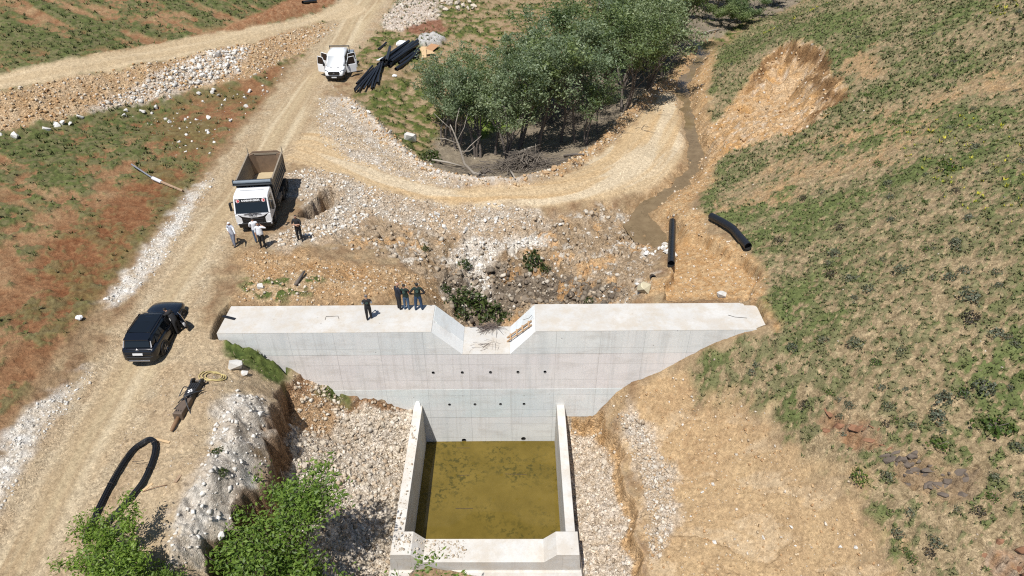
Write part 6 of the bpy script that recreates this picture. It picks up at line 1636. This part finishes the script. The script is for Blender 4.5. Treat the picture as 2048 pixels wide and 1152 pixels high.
for (x, y, s, lab) in ((1425, 22, .8, 'dark tree behind the pale fallen trunk at the top edge'), (1462, 8, .85, 'tallest tree behind the small ones beyond the hill spur'), (1505, -8, .8, 'tree cut by the top edge above the hill spur'), (1452, 52, .6, 'small tree left of the pair standing beyond the hill spur'), (1487, 42, .6, 'middle one of the small trees beyond the hill spur'), (1515, 25, .6, 'rightmost small tree beyond the hill spur')):
    p = at(x, y, -2.2); plant_tree(B_VAR, (p.x, p.y, -2.3), random.uniform(0, 6), (s * 1.25, s * .95), 'willow_tree', lab)
# bleached dead tree leaning out of the root tangle, brush pile, log
p = gpt(935, 352, -.1); rnd = random.Random(5)
dead = empty('dead_tree', p, 0, .72); tag(dead, 'bleached leafless tree leaning left out of a tangle of roots', 'dead tree')
tr = [Vector(q) for q in ((1.9, .2, .1), (.6, .2, .35), (-.3, .3, 1.4), (-.7, .5, 3.0), (-1.2, .6, 4.6), (-1.6, .7, 5.6))]
mb = MB(); mb.tube(tr, [.20, .17, .14, .11, .08, .04], 8); mb.build('trunk', BARK_D, dead, smooth=True, fix=False)
for b0, b1, b2, r in (((-.55, .4, 2.3), (.4, .4, 3.4), (1.6, .2, 4.6), .07), ((-.9, .5, 3.6), (-2.2, .4, 4.2), (-3.0, .3, 4.3), .06), ((-1.1, .6, 4.4), (-1.0, .9, 5.8), (-.6, 1.2, 7.2), .06), ((-1.3, .6, 4.9), (-2.4, .8, 5.9), (-3.2, .9, 6.7), .05), ((-.6, .5, 2.7), (.3, .2, 2.9), (.9, 0, 3.5), .06), ((-.9, .5, 4.0), (-.2, .8, 5.2), (.2, 1.0, 6.6), .045)):
    mb = MB(); mb.tube([b0, b1, b2], [r, r * .7, r * .3], 5); mb.build('limb', BARK_D, dead, smooth=True, fix=False)
for i in range(12):
    a = rnd.uniform(0, 6.28); mb = MB(); q = Vector((1.7, .2, .2)); mb.tube([q, q + Vector((math.cos(a) * .5, math.sin(a) * .4, rnd.uniform(-.1, .7))), q + Vector((math.cos(a) * 1.2, math.sin(a) * .7, rnd.uniform(-.4, .5)))], [.08, .05, .02], 5); mb.build('root', BARK, dead, smooth=True, fix=False)
bp = gpt(1050, 338)
twig_heap('brush_pile', 'grey brushwood heaped on the grove floor beside the haul road', 'brushwood', (bp.x, bp.y + .3), 4.2, 1.5, 1.5, 330, .035, .8, 3.2, mat('grey_brushwood', (.15, .125, .10), .9, var=.4), lambda x, y: float(samp(HG, np.array([x]), np.array([y]))[0]))
gl_ = gpt(1200, 250)
twig_heap('floor_litter', 'thin fallen branches littering the grove floor', 'branches', (gl_.x - 2, gl_.y + 3), 9, 9, .25, 420, .02, .5, 2.2, mat('grey_brushwood', (.15, .125, .10), .9, var=.4), lambda x, y: float(samp(HG, np.array([x]), np.array([y]))[0]))
for (q0, q1, r, lab, m_) in (((1022, 322), (1080, 304), .14, 'pale barkless log lying on top of the brush pile', BARK_D), ((1020, 345), (1030, 362), .09, 'short split branch sticking out of the brush pile to the road', BARK_D), ((1128, 316), (1168, 312), .12, 'dark log lying at the right end of the brush pile', BARK), ((862, 324), (930, 338), .10, 'thin bleached log lying left of the root tangle', BARK_D), ((1398, 72), (1440, 62), .12, 'pale fallen trunk on bare ground beyond the stream', BARK_D)):
    a, b = gpt(*q0, .5 if 'top' in lab else .18), gpt(*q1, .75 if 'top' in lab else .2); mb = MB(); mb.tube([a, a.lerp(b, .5) + Vector((0, 0, .08)), b], [r, r * .85, r * .5], 7); tag(mb.build('log', m_, None, smooth=True, fix=False), lab, 'log')
mb = MB(); a, b = gpt(592, 572, .1), gpt(610, 548, .25); mb.tube([a, b], [.10, .07], 7); tag(mb.build('log', BARK, None, smooth=True, fix=False), 'dark timber post lying in soil behind the left half of the crest', 'log')
# foreground trees whose tops reach into the frame
P_VAR = [tree_meshes(300, 6.4, 12, .06, .85, 15, .16, .070, LEAF_P, .8, rise=1.4, minr=.006, keep=.36), tree_meshes(301, 4.6, 7, .05, .65, 14, .15, .070, LEAF_P, .5, rise=1.5, minr=.005, keep=.42)]
plant_tree(P_VAR[0], (-9.0, 14.9, -5.4), 1.0, (1.5, .95), 'poplar_tree', 'bright green leafy tree top rising at the bottom edge left of the basin', None)
plant_tree(P_VAR[1], (-14.7, 13.0, -1.8), 2.2, (1.1, .78), 'poplar_tree', 'bright green leafy tree top over the end of the bar bundle', None)
plant_tree(P_VAR[1], (-12.5, 13.0, -2.0), 4.0, (.6, .62), 'poplar_tree', 'small leafy top between the two larger bottom-edge trees', None)

# ------------------------------------------------------------------ stones, turf and shrubs
def unit_stones(k, seed):
    out = []; rng = np.random.default_rng(seed)
    for i in range(k):
        c = np.array([(x, y, z) for z in (-1, 1) for x, y in ((-1, -1), (1, -1), (1, 1), (-1, 1))], float)
        c *= np.array((rng.uniform(.7, 1.1), rng.uniform(.55, .95), rng.uniform(.4, .75)))
        c += rng.uniform(-.32, .32, c.shape); c[4:, :2] *= rng.uniform(.45, .85)
        out.append(c)
    return np.array(out)
BOXF = np.array([(0, 3, 2, 1), (4, 5, 6, 7), (0, 1, 5, 4), (1, 2, 6, 5), (2, 3, 7, 6), (3, 0, 4, 7)])
def rot_mats(rng, n_):
    a = rng.uniform(0, 6.283, n_); b = rng.normal(0, .45, n_); c = rng.normal(0, .45, n_)
    ca, sa, cb, sb, cc, sc_ = np.cos(a), np.sin(a), np.cos(b), np.sin(b), np.cos(c), np.sin(c); o = np.zeros(n_); l = np.ones(n_)
    Rz = np.stack([np.stack([ca, -sa, o], -1), np.stack([sa, ca, o], -1), np.stack([o, o, l], -1)], 1)
    Rx = np.stack([np.stack([l, o, o], -1), np.stack([o, cb, -sb], -1), np.stack([o, sb, cb], -1)], 1)
    Ry = np.stack([np.stack([cc, o, sc_], -1), np.stack([o, l, o], -1), np.stack([-sc_, o, cc], -1)], 1)
    return Rz @ Rx @ Ry
def attr_material(name, rough=.9, spec=.2, fine=.25, transl=0.0):
    m = bpy.data.materials.new(name); m.use_nodes = True; nt = m.node_tree; b = nt.nodes['Principled BSDF']
    b.inputs['Roughness'].default_value = rough; b.inputs['Specular IOR Level'].default_value = spec
    a = nt.nodes.new('ShaderNodeAttribute'); a.attribute_name = 'Col'; geo = nt.nodes.new('ShaderNodeNewGeometry')
    f = noise(nt, geo.outputs['Position'], 9, 4, .7)
    c = mixc(nt, 1.0, a.outputs['Color'], ramp(nt, f, [(.25, (1 - fine,) * 3), (.75, (1 + fine,) * 3)]), 'MULTIPLY')
    nt.links.new(c, b.inputs['Base Color'])
    return m
STONE_M = attr_material('rubble_stone'); TUFT_M = attr_material('turf_blades', .8, .2, .1)
PAL = dict(white=[(.56, .53, .48), (.50, .46, .40), (.60, .58, .54)], cream=[(.46, .40, .32), (.40, .33, .25), (.52, .47, .40), (.36, .28, .20)], orange=[(.42, .29, .16), (.36, .22, .11), (.46, .36, .24), (.50, .44, .36)],
           brown=[(.30, .235, .165), (.24, .18, .12), (.38, .31, .23), (.44, .39, .32)], dark=[(.13, .105, .08), (.20, .165, .125), (.27, .225, .17)], red=[(.26, .15, .09), (.34, .22, .14)])
def sample_zone(sd, count, rng, inside=0.0, hi=1e9, extra=None):
    """random ground positions where a zone distance field exceeds a value"""
    m = (sd > inside) & (sd < hi)
    if extra is not None: m &= extra
    jj, ii = np.nonzero(m)
    if len(jj) == 0: return np.zeros(0), np.zeros(0)
    # even in the picture rather than on the plan: far cells count a little more
    k = rng.integers(0, len(jj), count)
    return gx[ii[k]] + rng.uniform(-.13, .13, count), gy[jj[k]] + rng.uniform(-.13, .13, count)
rng = np.random.default_rng(11)
blocked = (damfoot > -.35) & (MX < 13) | (bas > -.12) | (np.abs(MX - CAR_LOC[0]) < 1.6) & (np.abs(MY - CAR_LOC[1]) < 3) | (np.abs(MX - TRUCK_LOC[0]) < 1.8) & (np.abs(MY - TRUCK_LOC[1]) < 3.8)
blocked |= (GUL > -.15) & (GUL < .5) & (MY < 27) | (HOLE > -.2) | (GUR > -.1) & (GUR < .35) & (MX > 4)
free = ~blocked
inview = (np.abs(MX) < (MY * CP + CAM_H * SP) * .80) & (MY > 12.5)
ok = free & inview
RUB = [  # zone field, count, palette, smallest, largest, exponent
 (GUL, 7500, 'cream', .04, .26, 2.4), (np.where(MY < 28, GUR, -1), 3600, 'cream', .035, .20, 2.8), (ZONE['embank'], 4200, 'orange', .07, .30, 2.2), (ZONE['whitebank'], 900, 'white', .08, .42, 2.0), (ZONE['whitebank'], 700, 'orange', .07, .3, 2.0),
 (ZONE['apron'], 1800, 'white', .045, .18, 2.2), (ZONE['apron'], 1400, 'cream', .045, .18, 2.2), (ZONE['whiteyard'], 1500, 'white', .05, .24, 2.2), (ZONE['whiteyard'], 1900, 'cream', .05, .26, 2.2), (ZONE['pit'], 1900, 'brown', .06, .36, 1.9), (ZONE['pit'], 260, 'white', .05, .3, 2.), (ZONE['pitrock'], 900, 'dark', .08, .42, 1.6), (ZONE['pitwhite'], 550, 'white', .05, .24, 2.0), (ZONE['scar'], 900, 'orange', .05, .26, 2.0),
 (.9 - np.abs(BERM), 2600, 'orange', .06, .30, 2.0), (ZONE['bareright'], 3000, 'orange', .035, .16, 2.6), (ZONE['soildam'], 1500, 'orange', .05, .20, 2.2), (ZONE['orangedam'], 1200, 'orange', .04, .16, 2.2), (ZONE['greyright'], 1300, 'cream', .05, .24, 2.0),
 (ZONE['clay'], 450, 'white', .05, .24, 2.2), (ZONE['orangeup'], 1500, 'orange', .05, .22, 2.2), (ZONE['wstrip1'], 800, 'white', .04, .18, 2.2), (ZONE['wstrip2'], 700, 'white', .04, .16, 2.4), (ZONE['palerock'], 500, 'cream', .1, .5, 1.8),
 (np.where(ZONE['red2'] > 0, ZONE['red2'], -1), 120, 'white', .06, .34, 1.7), (np.where((HILL > 0), 1., -1.), 1800, 'cream', .03, .12, 2.4), (np.where((ZONE['road'] > 0) & (ZONE['road'] < 1.2), 1., -1.), 700, 'cream', .025, .07, 2.4),
 (np.where((MX < -12) & (MX > -18) & (MY < 27) & (GUL < 0) & (CLAY < 0), 1., -1.), 700, 'cream', .03, .10, 2.4), (ZONE['grove'], 500, 'brown', .04, .2, 2.2)]
US = unit_stones(24, 3)
AX = []; AY = []; AS = []; AC = []
for sd, cnt, pal, s0, s1, ex in RUB:
    x, y = sample_zone(sd, cnt, rng, 0.0, extra=ok)
    s0, s1 = s0 * .75, s1 * .9
    s = s0 + (s1 - s0) * rng.uniform(0, 1, len(x)) ** (ex * 2.2)
    c = np.array(PAL[pal])[rng.integers(0, len(PAL[pal]), len(x))] * rng.uniform(.82, 1.15, (len(x), 1))
    AX.append(x); AY.append(y); AS.append(s); AC.append(c)
# gravel spilt on the left of the end sill and along the left wall top
_nl = 420; _lx2 = np.concatenate([rng.uniform(-5.6, -2.2, 320), rng.uniform(-5.66, -5.28, 100)]); _ly2 = np.concatenate([rng.uniform(18.5, 19.5, 320), rng.uniform(19.7, 26.5, 100)])
_lz2 = np.where(_ly2 > 19.6, WALL_Z, np.where(_lx2 < -4.78, WALL_Z, np.where(_lx2 < -4.24, WALL_Z - (_lx2 + 4.78) / .54 * .62, -6.2)))
AX = np.concatenate(AX); AY = np.concatenate(AY); AS = np.concatenate(AS); AC = np.concatenate(AC)
AZ = surface(AX, AY)[0] + AS * .06
_ls = .025 + .10 * rng.uniform(0, 1, _nl) ** 4; _lc = np.array(PAL['cream'])[rng.integers(0, 4, _nl)]
AX = np.concatenate([AX, _lx2]); AY = np.concatenate([AY, _ly2]); AZ = np.concatenate([AZ, _lz2 + _ls * .3]); AS = np.concatenate([AS, _ls]); AC = np.concatenate([AC, _lc])
SR = rot_mats(rng, len(AX)); SV = US[rng.integers(0, len(US), len(AX))]
co = np.einsum('nij,nkj->nki', SR, SV) * AS[:, None, None] * .62 + np.stack([AX, AY, AZ], -1)[:, None]
fc = (BOXF[None] + (np.arange(len(AX)) * 8)[:, None, None]).reshape(-1, 4)
me = mesh_arrays('rubble', co.reshape(-1, 3), fc)
at_ = me.attributes.new('Col', 'FLOAT_COLOR', 'POINT'); at_.data.foreach_set('color', np.concatenate([np.repeat(AC, 8, 0), np.ones((len(AX) * 8, 1))], 1).astype(np.float32).ravel())
me.materials.append(STONE_M); o = bpy.data.objects.new('rubble', me); link(o); tag(o, 'broken limestone rubble strewn over banks, fill and pit', 'rubble', None, 'stuff')

# single boulders one can pick out
BM = []
for i in range(8):
    rnd = random.Random(50 + i); bm = bmesh.new()
    for k in range(13): bm.verts.new(Vector((rnd.gauss(0, 1), rnd.gauss(0, .85), rnd.gauss(0, .65))).normalized() * rnd.uniform(.8, 1.05) * .5)
    bmesh.ops.convex_hull(bm, input=bm.verts); bmesh.ops.delete(bm, geom=[v for v in bm.verts if not v.link_faces], context='VERTS')
    me = bpy.data.meshes.new('boulder'); bm.to_mesh(me); bm.free(); BM.append(me)
bm_white = mat('boulder_white', (.57, .55, .51), .9, var=.2, vscale=2.5, bump=.4, bscale=9); bm_cream = mat('boulder_cream', (.46, .40, .32), .9, var=.25, vscale=2.5, bump=.4, bscale=9)
bm_orange = mat('boulder_orange', (.42, .28, .155), .9, var=.3, vscale=2.5, bump=.4, bscale=9); bm_dark = mat('boulder_brown', (.20, .16, .118), .9, var=.3, vscale=2.5, bump=.4, bscale=9)
BV = {}
for m_ in (bm_white, bm_cream, bm_orange, bm_dark):
    for i, me in enumerate(BM):
        c = me.copy(); c.materials.append(m_); BV[(m_.name, i)] = c
def boulders(sd, cnt, m_, s0, s1, label, group, name='boulder', inside=.1, extra=None):
    x, y = sample_zone(sd, cnt, rng, inside, extra=ok if extra is None else ok & extra)
    s = rng.uniform(s0, s1, len(x)) * rng.uniform(.7, 1.1, len(x)); z = surface(x, y)[0] if len(x) else x
    for i in range(len(x)):
        o = bpy.data.objects.new(name, BV[(m_.name, int(rng.integers(0, 8)))]); link(o)
        o.location = (x[i], y[i], z[i] + s[i] * .16); o.scale = (s[i] * rng.uniform(.85, 1.3), s[i] * rng.uniform(.8, 1.1), s[i] * rng.uniform(.7, 1.0)); o.rotation_euler = (rng.normal(0, .3), rng.normal(0, .3), rng.uniform(0, 6.28))
        tag(o, label, 'boulder', group)
boulders(ZONE['whitebank'], 26, bm_white, .35, .85, 'white boulder in the spill below the upper track', 'white boulders below the upper track')
boulders(np.where((ZONE['embank'] < -.2) & (ZONE['embank'] > -1.4) & (MY < 64) & (ZONE['track'] < -2.6), 1., -1.), 22, bm_white, .35, .9, 'white boulder at the foot of the upper track bank', 'boulders at the foot of the bank', extra=MX < -19)
boulders(np.where(ZONE['red2'] > .5, 1., -1.), 12, bm_white, .3, .6, 'pale stone scattered in the reddish field', 'stones in the reddish field')
boulders(ZONE['gully'], 38, bm_cream, .28, .52, 'cream stone among the rubble left of the basin', 'stones left of the basin', inside=.6, extra=(GUL > .5))
boulders(np.where(MY < 27.5, GUR, -1), 14, bm_cream, .25, .5, 'cream stone among the rubble right of the basin', 'stones right of the basin', inside=.3)
boulders(ZONE['pitrock'], 30, bm_dark, .3, .75, 'brown rock block in the wall of the pit behind the dam', 'rock blocks in the pit', inside=.3)
boulders(ZONE['pitwhite'], 10, bm_white, .3, .55, 'white stone in the pale chute down into the pit', 'white stones in the pit chute')
boulders(ZONE['whiteyard'], 30, bm_white, .25, .5, 'white stone on the gravel fill below the haul road', 'white stones on the fill', inside=.2, extra=(MY < 43))
boulders(.8 - np.abs(BERM), 16, bm_orange, .3, .6, 'orange stone in the windrow beside the haul road', 'stones in the windrow', extra=BERM_A > 20)
boulders(.8 - np.abs(BERM), 12, bm_white, .3, .7, 'white stone in the windrow beside the meadow', 'stones beside the meadow', extra=BERM_A < 18)
boulders(np.where((MX - on(905, 12).x) ** 2 / 9 + (MY - on(905, 12).y) ** 2 / 9 < 1, 1., -1.), 22, bm_cream, .6, 1.2, 'pale boulder in the heap at the top edge', 'boulders of the top heap')
_wh = on(1318, 498); boulders(np.where((MX - _wh.x) ** 2 / 1.2 + (MY - _wh.y) ** 2 / 1.6 < 1, 1., -1.), 24, bm_white, .28, .5, 'white stone in the small heap beside the straight black pipe', 'white stones beside the pipe')
boulders(ZONE['scar'], 10, bm_orange, .3, .6, 'orange stone on the floor of the hillside scar', 'stones in the scar', inside=.8)
boulders(ZONE['bareright'], 12, bm_white, .16, .3, 'small pale stone on the bare ground right of the basin', 'stones on the bare ground', inside=.5)

bm_red = mat('rock_red_brown', (.22, .11, .06), .9, var=.4, vscale=2.5, bump=.5, bscale=9); bm_blackish = mat('rock_dark_brown', (.12, .095, .075), .9, var=.35, vscale=2.5, bump=.5, bscale=9)
for m_ in (bm_red, bm_blackish):
    for i, me in enumerate(BM):
        c = me.copy(); c.materials.append(m_); BV[(m_.name, i)] = c
def ledges(zone, cnt, m_, s0, s1, label, group):
    x, y = sample_zone(ZONE[zone], cnt, rng, -.1, extra=inview); z = surface(x, y)[0]
    for i in range(len(x)):
        s = rng.uniform(s0, s1); o = bpy.data.objects.new('outcrop_boulder', BV[(m_.name, int(rng.integers(0, 8)))]); link(o)
        o.location = (x[i], y[i], z[i] - s * .06); o.scale = (s * 1.25, s * .75, s * .6); o.rotation_euler = (rng.normal(.1, .3), rng.normal(-.4, .3), rng.normal(-.5, .5)); tag(o, label, 'boulder', group)
ledges('outcrop1', 14, bm_red, .2, .55, 'red-brown rock of the upper outcrop on the lower hillside', 'rocks of the upper outcrop')
ledges('outcrop2', 34, bm_blackish, .2, .6, 'dark brown rock of the long outcrop on the lower hillside', 'rocks of the long outcrop')
ledges('outcrop3', 12, bm_red, .25, .6, 'orange-red rock in the bottom right corner', 'rocks in the bottom right corner')

# turf: blades stand wherever the ground is green
def turf(name, label, cnt, hgt, pal, seed, sdmask=None, blades=6, need=.35, wid=.5, nearer=0.0):
    rng = np.random.default_rng(seed)
    jj, ii = np.nonzero(ok & inview if sdmask is None else ok & inview & sdmask)
    k = rng.integers(0, len(jj), cnt * 3) if not nearer else rng.choice(len(jj), cnt * 3, p=(lambda w_: w_ / w_.sum())(1.0 / (gy[jj] + 8.0) ** nearer)); x = gx[ii[k]] + rng.uniform(-.13, .13, len(k)); y = gy[jj[k]] + rng.uniform(-.13, .13, len(k))
    z, c, st, tf = surface(x, y); keep = np.nonzero(tf > need + rng.uniform(0, .5, len(tf)))[0][:cnt]
    x, y, z, c = x[keep], y[keep], z[keep], c[keep]; n_ = len(x)
    size = hgt * rng.uniform(.55, 1.45, n_) * (1 + (y > 45) * .35)
    a = rng.uniform(0, 6.283, (n_, blades)); out = rng.uniform(.25, .95, (n_, blades)); hh = rng.uniform(.5, 1.0, (n_, blades)) * size[:, None]
    bx = np.cos(a) * size[:, None] * .22; by = np.sin(a) * size[:, None] * .22
    w = size[:, None] * .16 * wid * 2; px, py = -np.sin(a) * w, np.cos(a) * w
    tx = bx + np.cos(a) * hh * out; ty = by + np.sin(a) * hh * out
    X0 = x[:, None]; Y0 = y[:, None]; Z0 = z[:, None] - .02
    co = np.stack([np.stack([X0 + bx - px, Y0 + by - py, Z0 + 0 * bx], -1), np.stack([X0 + bx + px, Y0 + by + py, Z0 + 0 * bx], -1), np.stack([X0 + tx, Y0 + ty, Z0 + hh], -1)], 2).reshape(-1, 3)
    me = mesh_arrays(name, co, np.arange(len(co)).reshape(-1, 3))
    P = np.array(pal)[rng.integers(0, len(pal), n_)] * rng.uniform(.75, 1.25, (n_, 1))
    at_ = me.attributes.new('Col', 'FLOAT_COLOR', 'POINT'); at_.data.foreach_set('color', np.concatenate([np.repeat(P, blades * 3, 0), np.ones((len(co), 1))], 1).astype(np.float32).ravel())
    me.materials.append(TUFT_M); o = bpy.data.objects.new(name, me); link(o); tag(o, label, 'grass', None, 'stuff')
OLIVE = [(.062, .068, .030), (.085, .088, .044), (.045, .055, .022), (.14, .125, .072), (.075, .090, .034), (.05, .066, .024)]
OLIVE_F = [(.105, .118, .048), (.125, .128, .060), (.082, .098, .036), (.18, .16, .09), (.10, .128, .044), (.09, .112, .04)]
GREEN = [(.060, .078, .024), (.085, .105, .032), (.12, .13, .05), (.05, .064, .022), (.15, .135, .07)]
turf('hill_turf', 'sparse olive tufts of grass and herbs on the right hillside', 44000, .125, OLIVE_F, 21, HILL > 0, 5, .25, .75, 1.3)
turf('field_turf', 'short green turf on the fields left of the road', 11000, .20, GREEN, 22, RDC < -2)
turf('meadow_turf', 'green turf on the meadow beside the grove and along the bank lip', 7000, .20, GREEN, 23, (RDC > 0) & (HILL < 0))
jj = ZONE['yellow'] > 0
turf('yellow_flowers', 'yellow flowering herbs on the upper right hillside', 900, .16, [(.36, .34, .03), (.28, .30, .04), (.42, .38, .05)], 24, jj | (HILL > 4) & (fbm(MX * .18, MY * .18, 2, 77) > .68), 6, .2, .8)

# cushion shrubs on the hillside and bushes in the pit
def bush_mesh(seed, leaf, n_leaf, size, flat=.6):
    rng = np.random.default_rng(seed); v = rng.normal(0, 1, (n_leaf, 3)); v[:, 2] = np.abs(v[:, 2]); v /= np.linalg.norm(v, axis=1)[:, None]
    lob = 1 + .30 * np.sin(v[:, 0] * 4 + seed) * np.cos(v[:, 1] * 5)
    cen = v * (rng.uniform(.45, 1.0, n_leaf) ** .5 * lob)[:, None] * np.array((.5, .5, .5 * flat * 1.3))
    nrm = v + rng.normal(0, .6, v.shape); nrm /= np.linalg.norm(nrm, axis=1)[:, None]; t = np.cross(nrm, rng.normal(0, 1, v.shape)); t /= np.linalg.norm(t, axis=1)[:, None]; bt = np.cross(nrm, t); s = size * rng.uniform(.6, 1.3, n_leaf)[:, None]
    co = np.stack([cen - t * s, cen + bt * s * .6, cen + t * s, cen - bt * s * .6], 1).reshape(-1, 3)
    me = mesh_arrays('foliage', co, np.arange(n_leaf * 4).reshape(-1, 4)); me.materials.append(leaf); return me
LEAF_C = leaf_material('cushion_shrub_leaves', (.095, .108, .072), (.135, .15, .104), (.19, .205, .15)); LEAF_D = leaf_material('dark_bush_leaves', (.032, .050, .014), (.055, .080, .022), (.085, .115, .035)); LEAF_B = leaf_material('bright_bush_leaves', (.06, .10, .022), (.09, .14, .03), (.14, .18, .05)); LEAF_BR = leaf_material('brown_bush_leaves', (.05, .04, .03), (.075, .06, .045), (.10, .085, .06))
STEM = MB(); 
for k in range(5):
    a = k * 1.257; STEM.tube([(0, 0, -.05), (.12 * math.cos(a), .12 * math.sin(a), .15), (.28 * math.cos(a), .28 * math.sin(a), .3)], [.03, .02, .008], 4)
stem_me = bpy.data.meshes.new('stems'); stem_me.from_pydata(STEM.v, [], STEM.f); stem_me.materials.append(BARK)
CV = [bush_mesh(400 + i, LEAF_C, 150, .075, .7) for i in range(4)]; DV = [bush_mesh(420 + i, LEAF_D, 260, .07, .9) for i in range(3)]; GV = [bush_mesh(440 + i, LEAF_B, 150, .075, .5) for i in range(2)]; RV = [bush_mesh(460 + i, LEAF_BR, 130, .07, .7) for i in range(2)]
def shrub(mesh, p, s, label, group=None, name='shrub', cat='shrub'):
    r = empty(name, p, random.uniform(0, 6.28)); r.scale = (s * random.uniform(.9, 1.25), s * random.uniform(.85, 1.1), s * random.uniform(.8, 1.1))
    for nm, me in (('foliage', mesh), ('stems', stem_me)):
        o = bpy.data.objects.new(nm, me); link(o, r)
    return tag(r, label, cat, group)
named = [(1875, 832, .95, 'c', 'grey cushion shrub above the rock outcrop, lower of the near pair'), (1888, 800, .9, 'c', 'grey cushion shrub above the rock outcrop, upper of the near pair'), (1965, 780, 1.0, 'c', 'broad grey shrub with green neighbour at the right edge'), (1930, 782, .8, 'g', 'green shrub touching the broad grey shrub'), (1985, 858, 1.5, 'g', 'wide bright green patch of low herb near the right edge'), (1718, 955, .85, 'g', 'round dark green shrub standing alone beside the bare ground'),
         (1878, 890, .9, 'g', 'yellow-green shrub left of the rock outcrop top'), (1985, 960, .5, 'c', 'small blue-grey shrub right of the long outcrop'), (1668, 510, .95, 'c', 'dark round cushion shrub up the slope from the bent pipe'), (1680, 458, .7, 'r', 'brown dry shrub above the dark round cushion shrub'), (1940, 600, .95, 'c', 'grey shrub in the middle of the right edge'), (1800, 545, .8, 'c', 'grey cushion shrub in the middle of the hillside'), (1735, 580, .6, 'c', 'grey cushion shrub with bare soil below it'), (1900, 340, 1.3, 'g', 'bright green bush below the yellow flowers'), (1792, 248, .7, 'g', 'dark green bush at the end of the bare stripe'), (1710, 690, .9, 'c', 'large grey-green shrub below the middle of the slope'), (1585, 700, .7, 'c', 'grey-green shrub right of the end of the crest'), (1940, 640, .9, 'r', 'brownish shrub band near the right edge')]
VAR = dict(c=CV, g=GV, r=RV, d=DV)
for x, y, s, k, lab in named: shrub(random.choice(VAR[k]), gpt(x, y, -.02), s, lab)
cnt = 0
while cnt < 95:
    x, y = random.uniform(1440, 2080), random.uniform(10, 1130)
    p = on(x, y)
    if samp(HILL, np.array([p.x]), np.array([p.y]))[0] < .6 or samp(SCAR, np.array([p.x]), np.array([p.y]))[0] > -.5: continue
    if min(samp(ZONE[k], np.array([p.x]), np.array([p.y]))[0] * -1 for k in ('stripe1', 'stripe2', 'bareright')) < 0: continue
    p.z = ground_z(p.x, p.y) - .02; hi = y < 420
    k = random.choice('cccccgr'); cnt += 1
    shrub(random.choice(VAR[k]), p, random.uniform(.32, .7), {'c': 'small grey-green cushion shrub on the %s hillside', 'g': 'small green herb clump on the %s hillside', 'r': 'small brown dry shrub on the %s hillside'}[k] % ('upper' if hi else 'lower'), {'c': 'grey shrubs, ', 'g': 'green clumps, ', 'r': 'brown shrubs, '}[k] + ('upper slope' if hi else 'lower slope'))
pitb = [(935, 598, 1.7, 'green bush left of centre behind the notch'), (962, 618, 2.1, 'largest dark bush right behind the notch'), (990, 628, 1.7, 'dark bush at the right of the notch bushes'), (905, 606, 1.4, 'bush beside the left cheek of the notch, upstream'), (925, 632, 1.1, 'low bush against the upstream face of the notch'), (1065, 525, 1.6, 'bush high on the far wall of the pit'), (1090, 535, .8, 'small bush right of the one high on the pit wall'), (930, 530, .9, 'bush beside the white chute into the pit'), (890, 575, .9, 'bush on the left wall of the pit'), (1180, 598, .6, 'small bush behind the right half of the crest'), (1012, 628, .9, 'small bush at the foot of the orange slide in the pit'), (850, 495, .6, 'small green bush on the fill above the pit')]
for x, y, s, lab in pitb: shrub(random.choice(DV), gpt(x, y, -.05), s, lab, None, 'bush', 'bush')
for x, y, s, lab in ((436, 905, .5, 'green plant on the clay mound, upper one'), (445, 948, .55, 'green plant on the clay mound, lower one'), (1195, 205, 1.6, 'leafy bush under the grove beside the haul road'), (860, 320, 1.5, 'low bush at the left foot of the grove')): shrub(random.choice(GV + DV), gpt(x, y, -.03), s, lab, None, 'bush', 'bush')
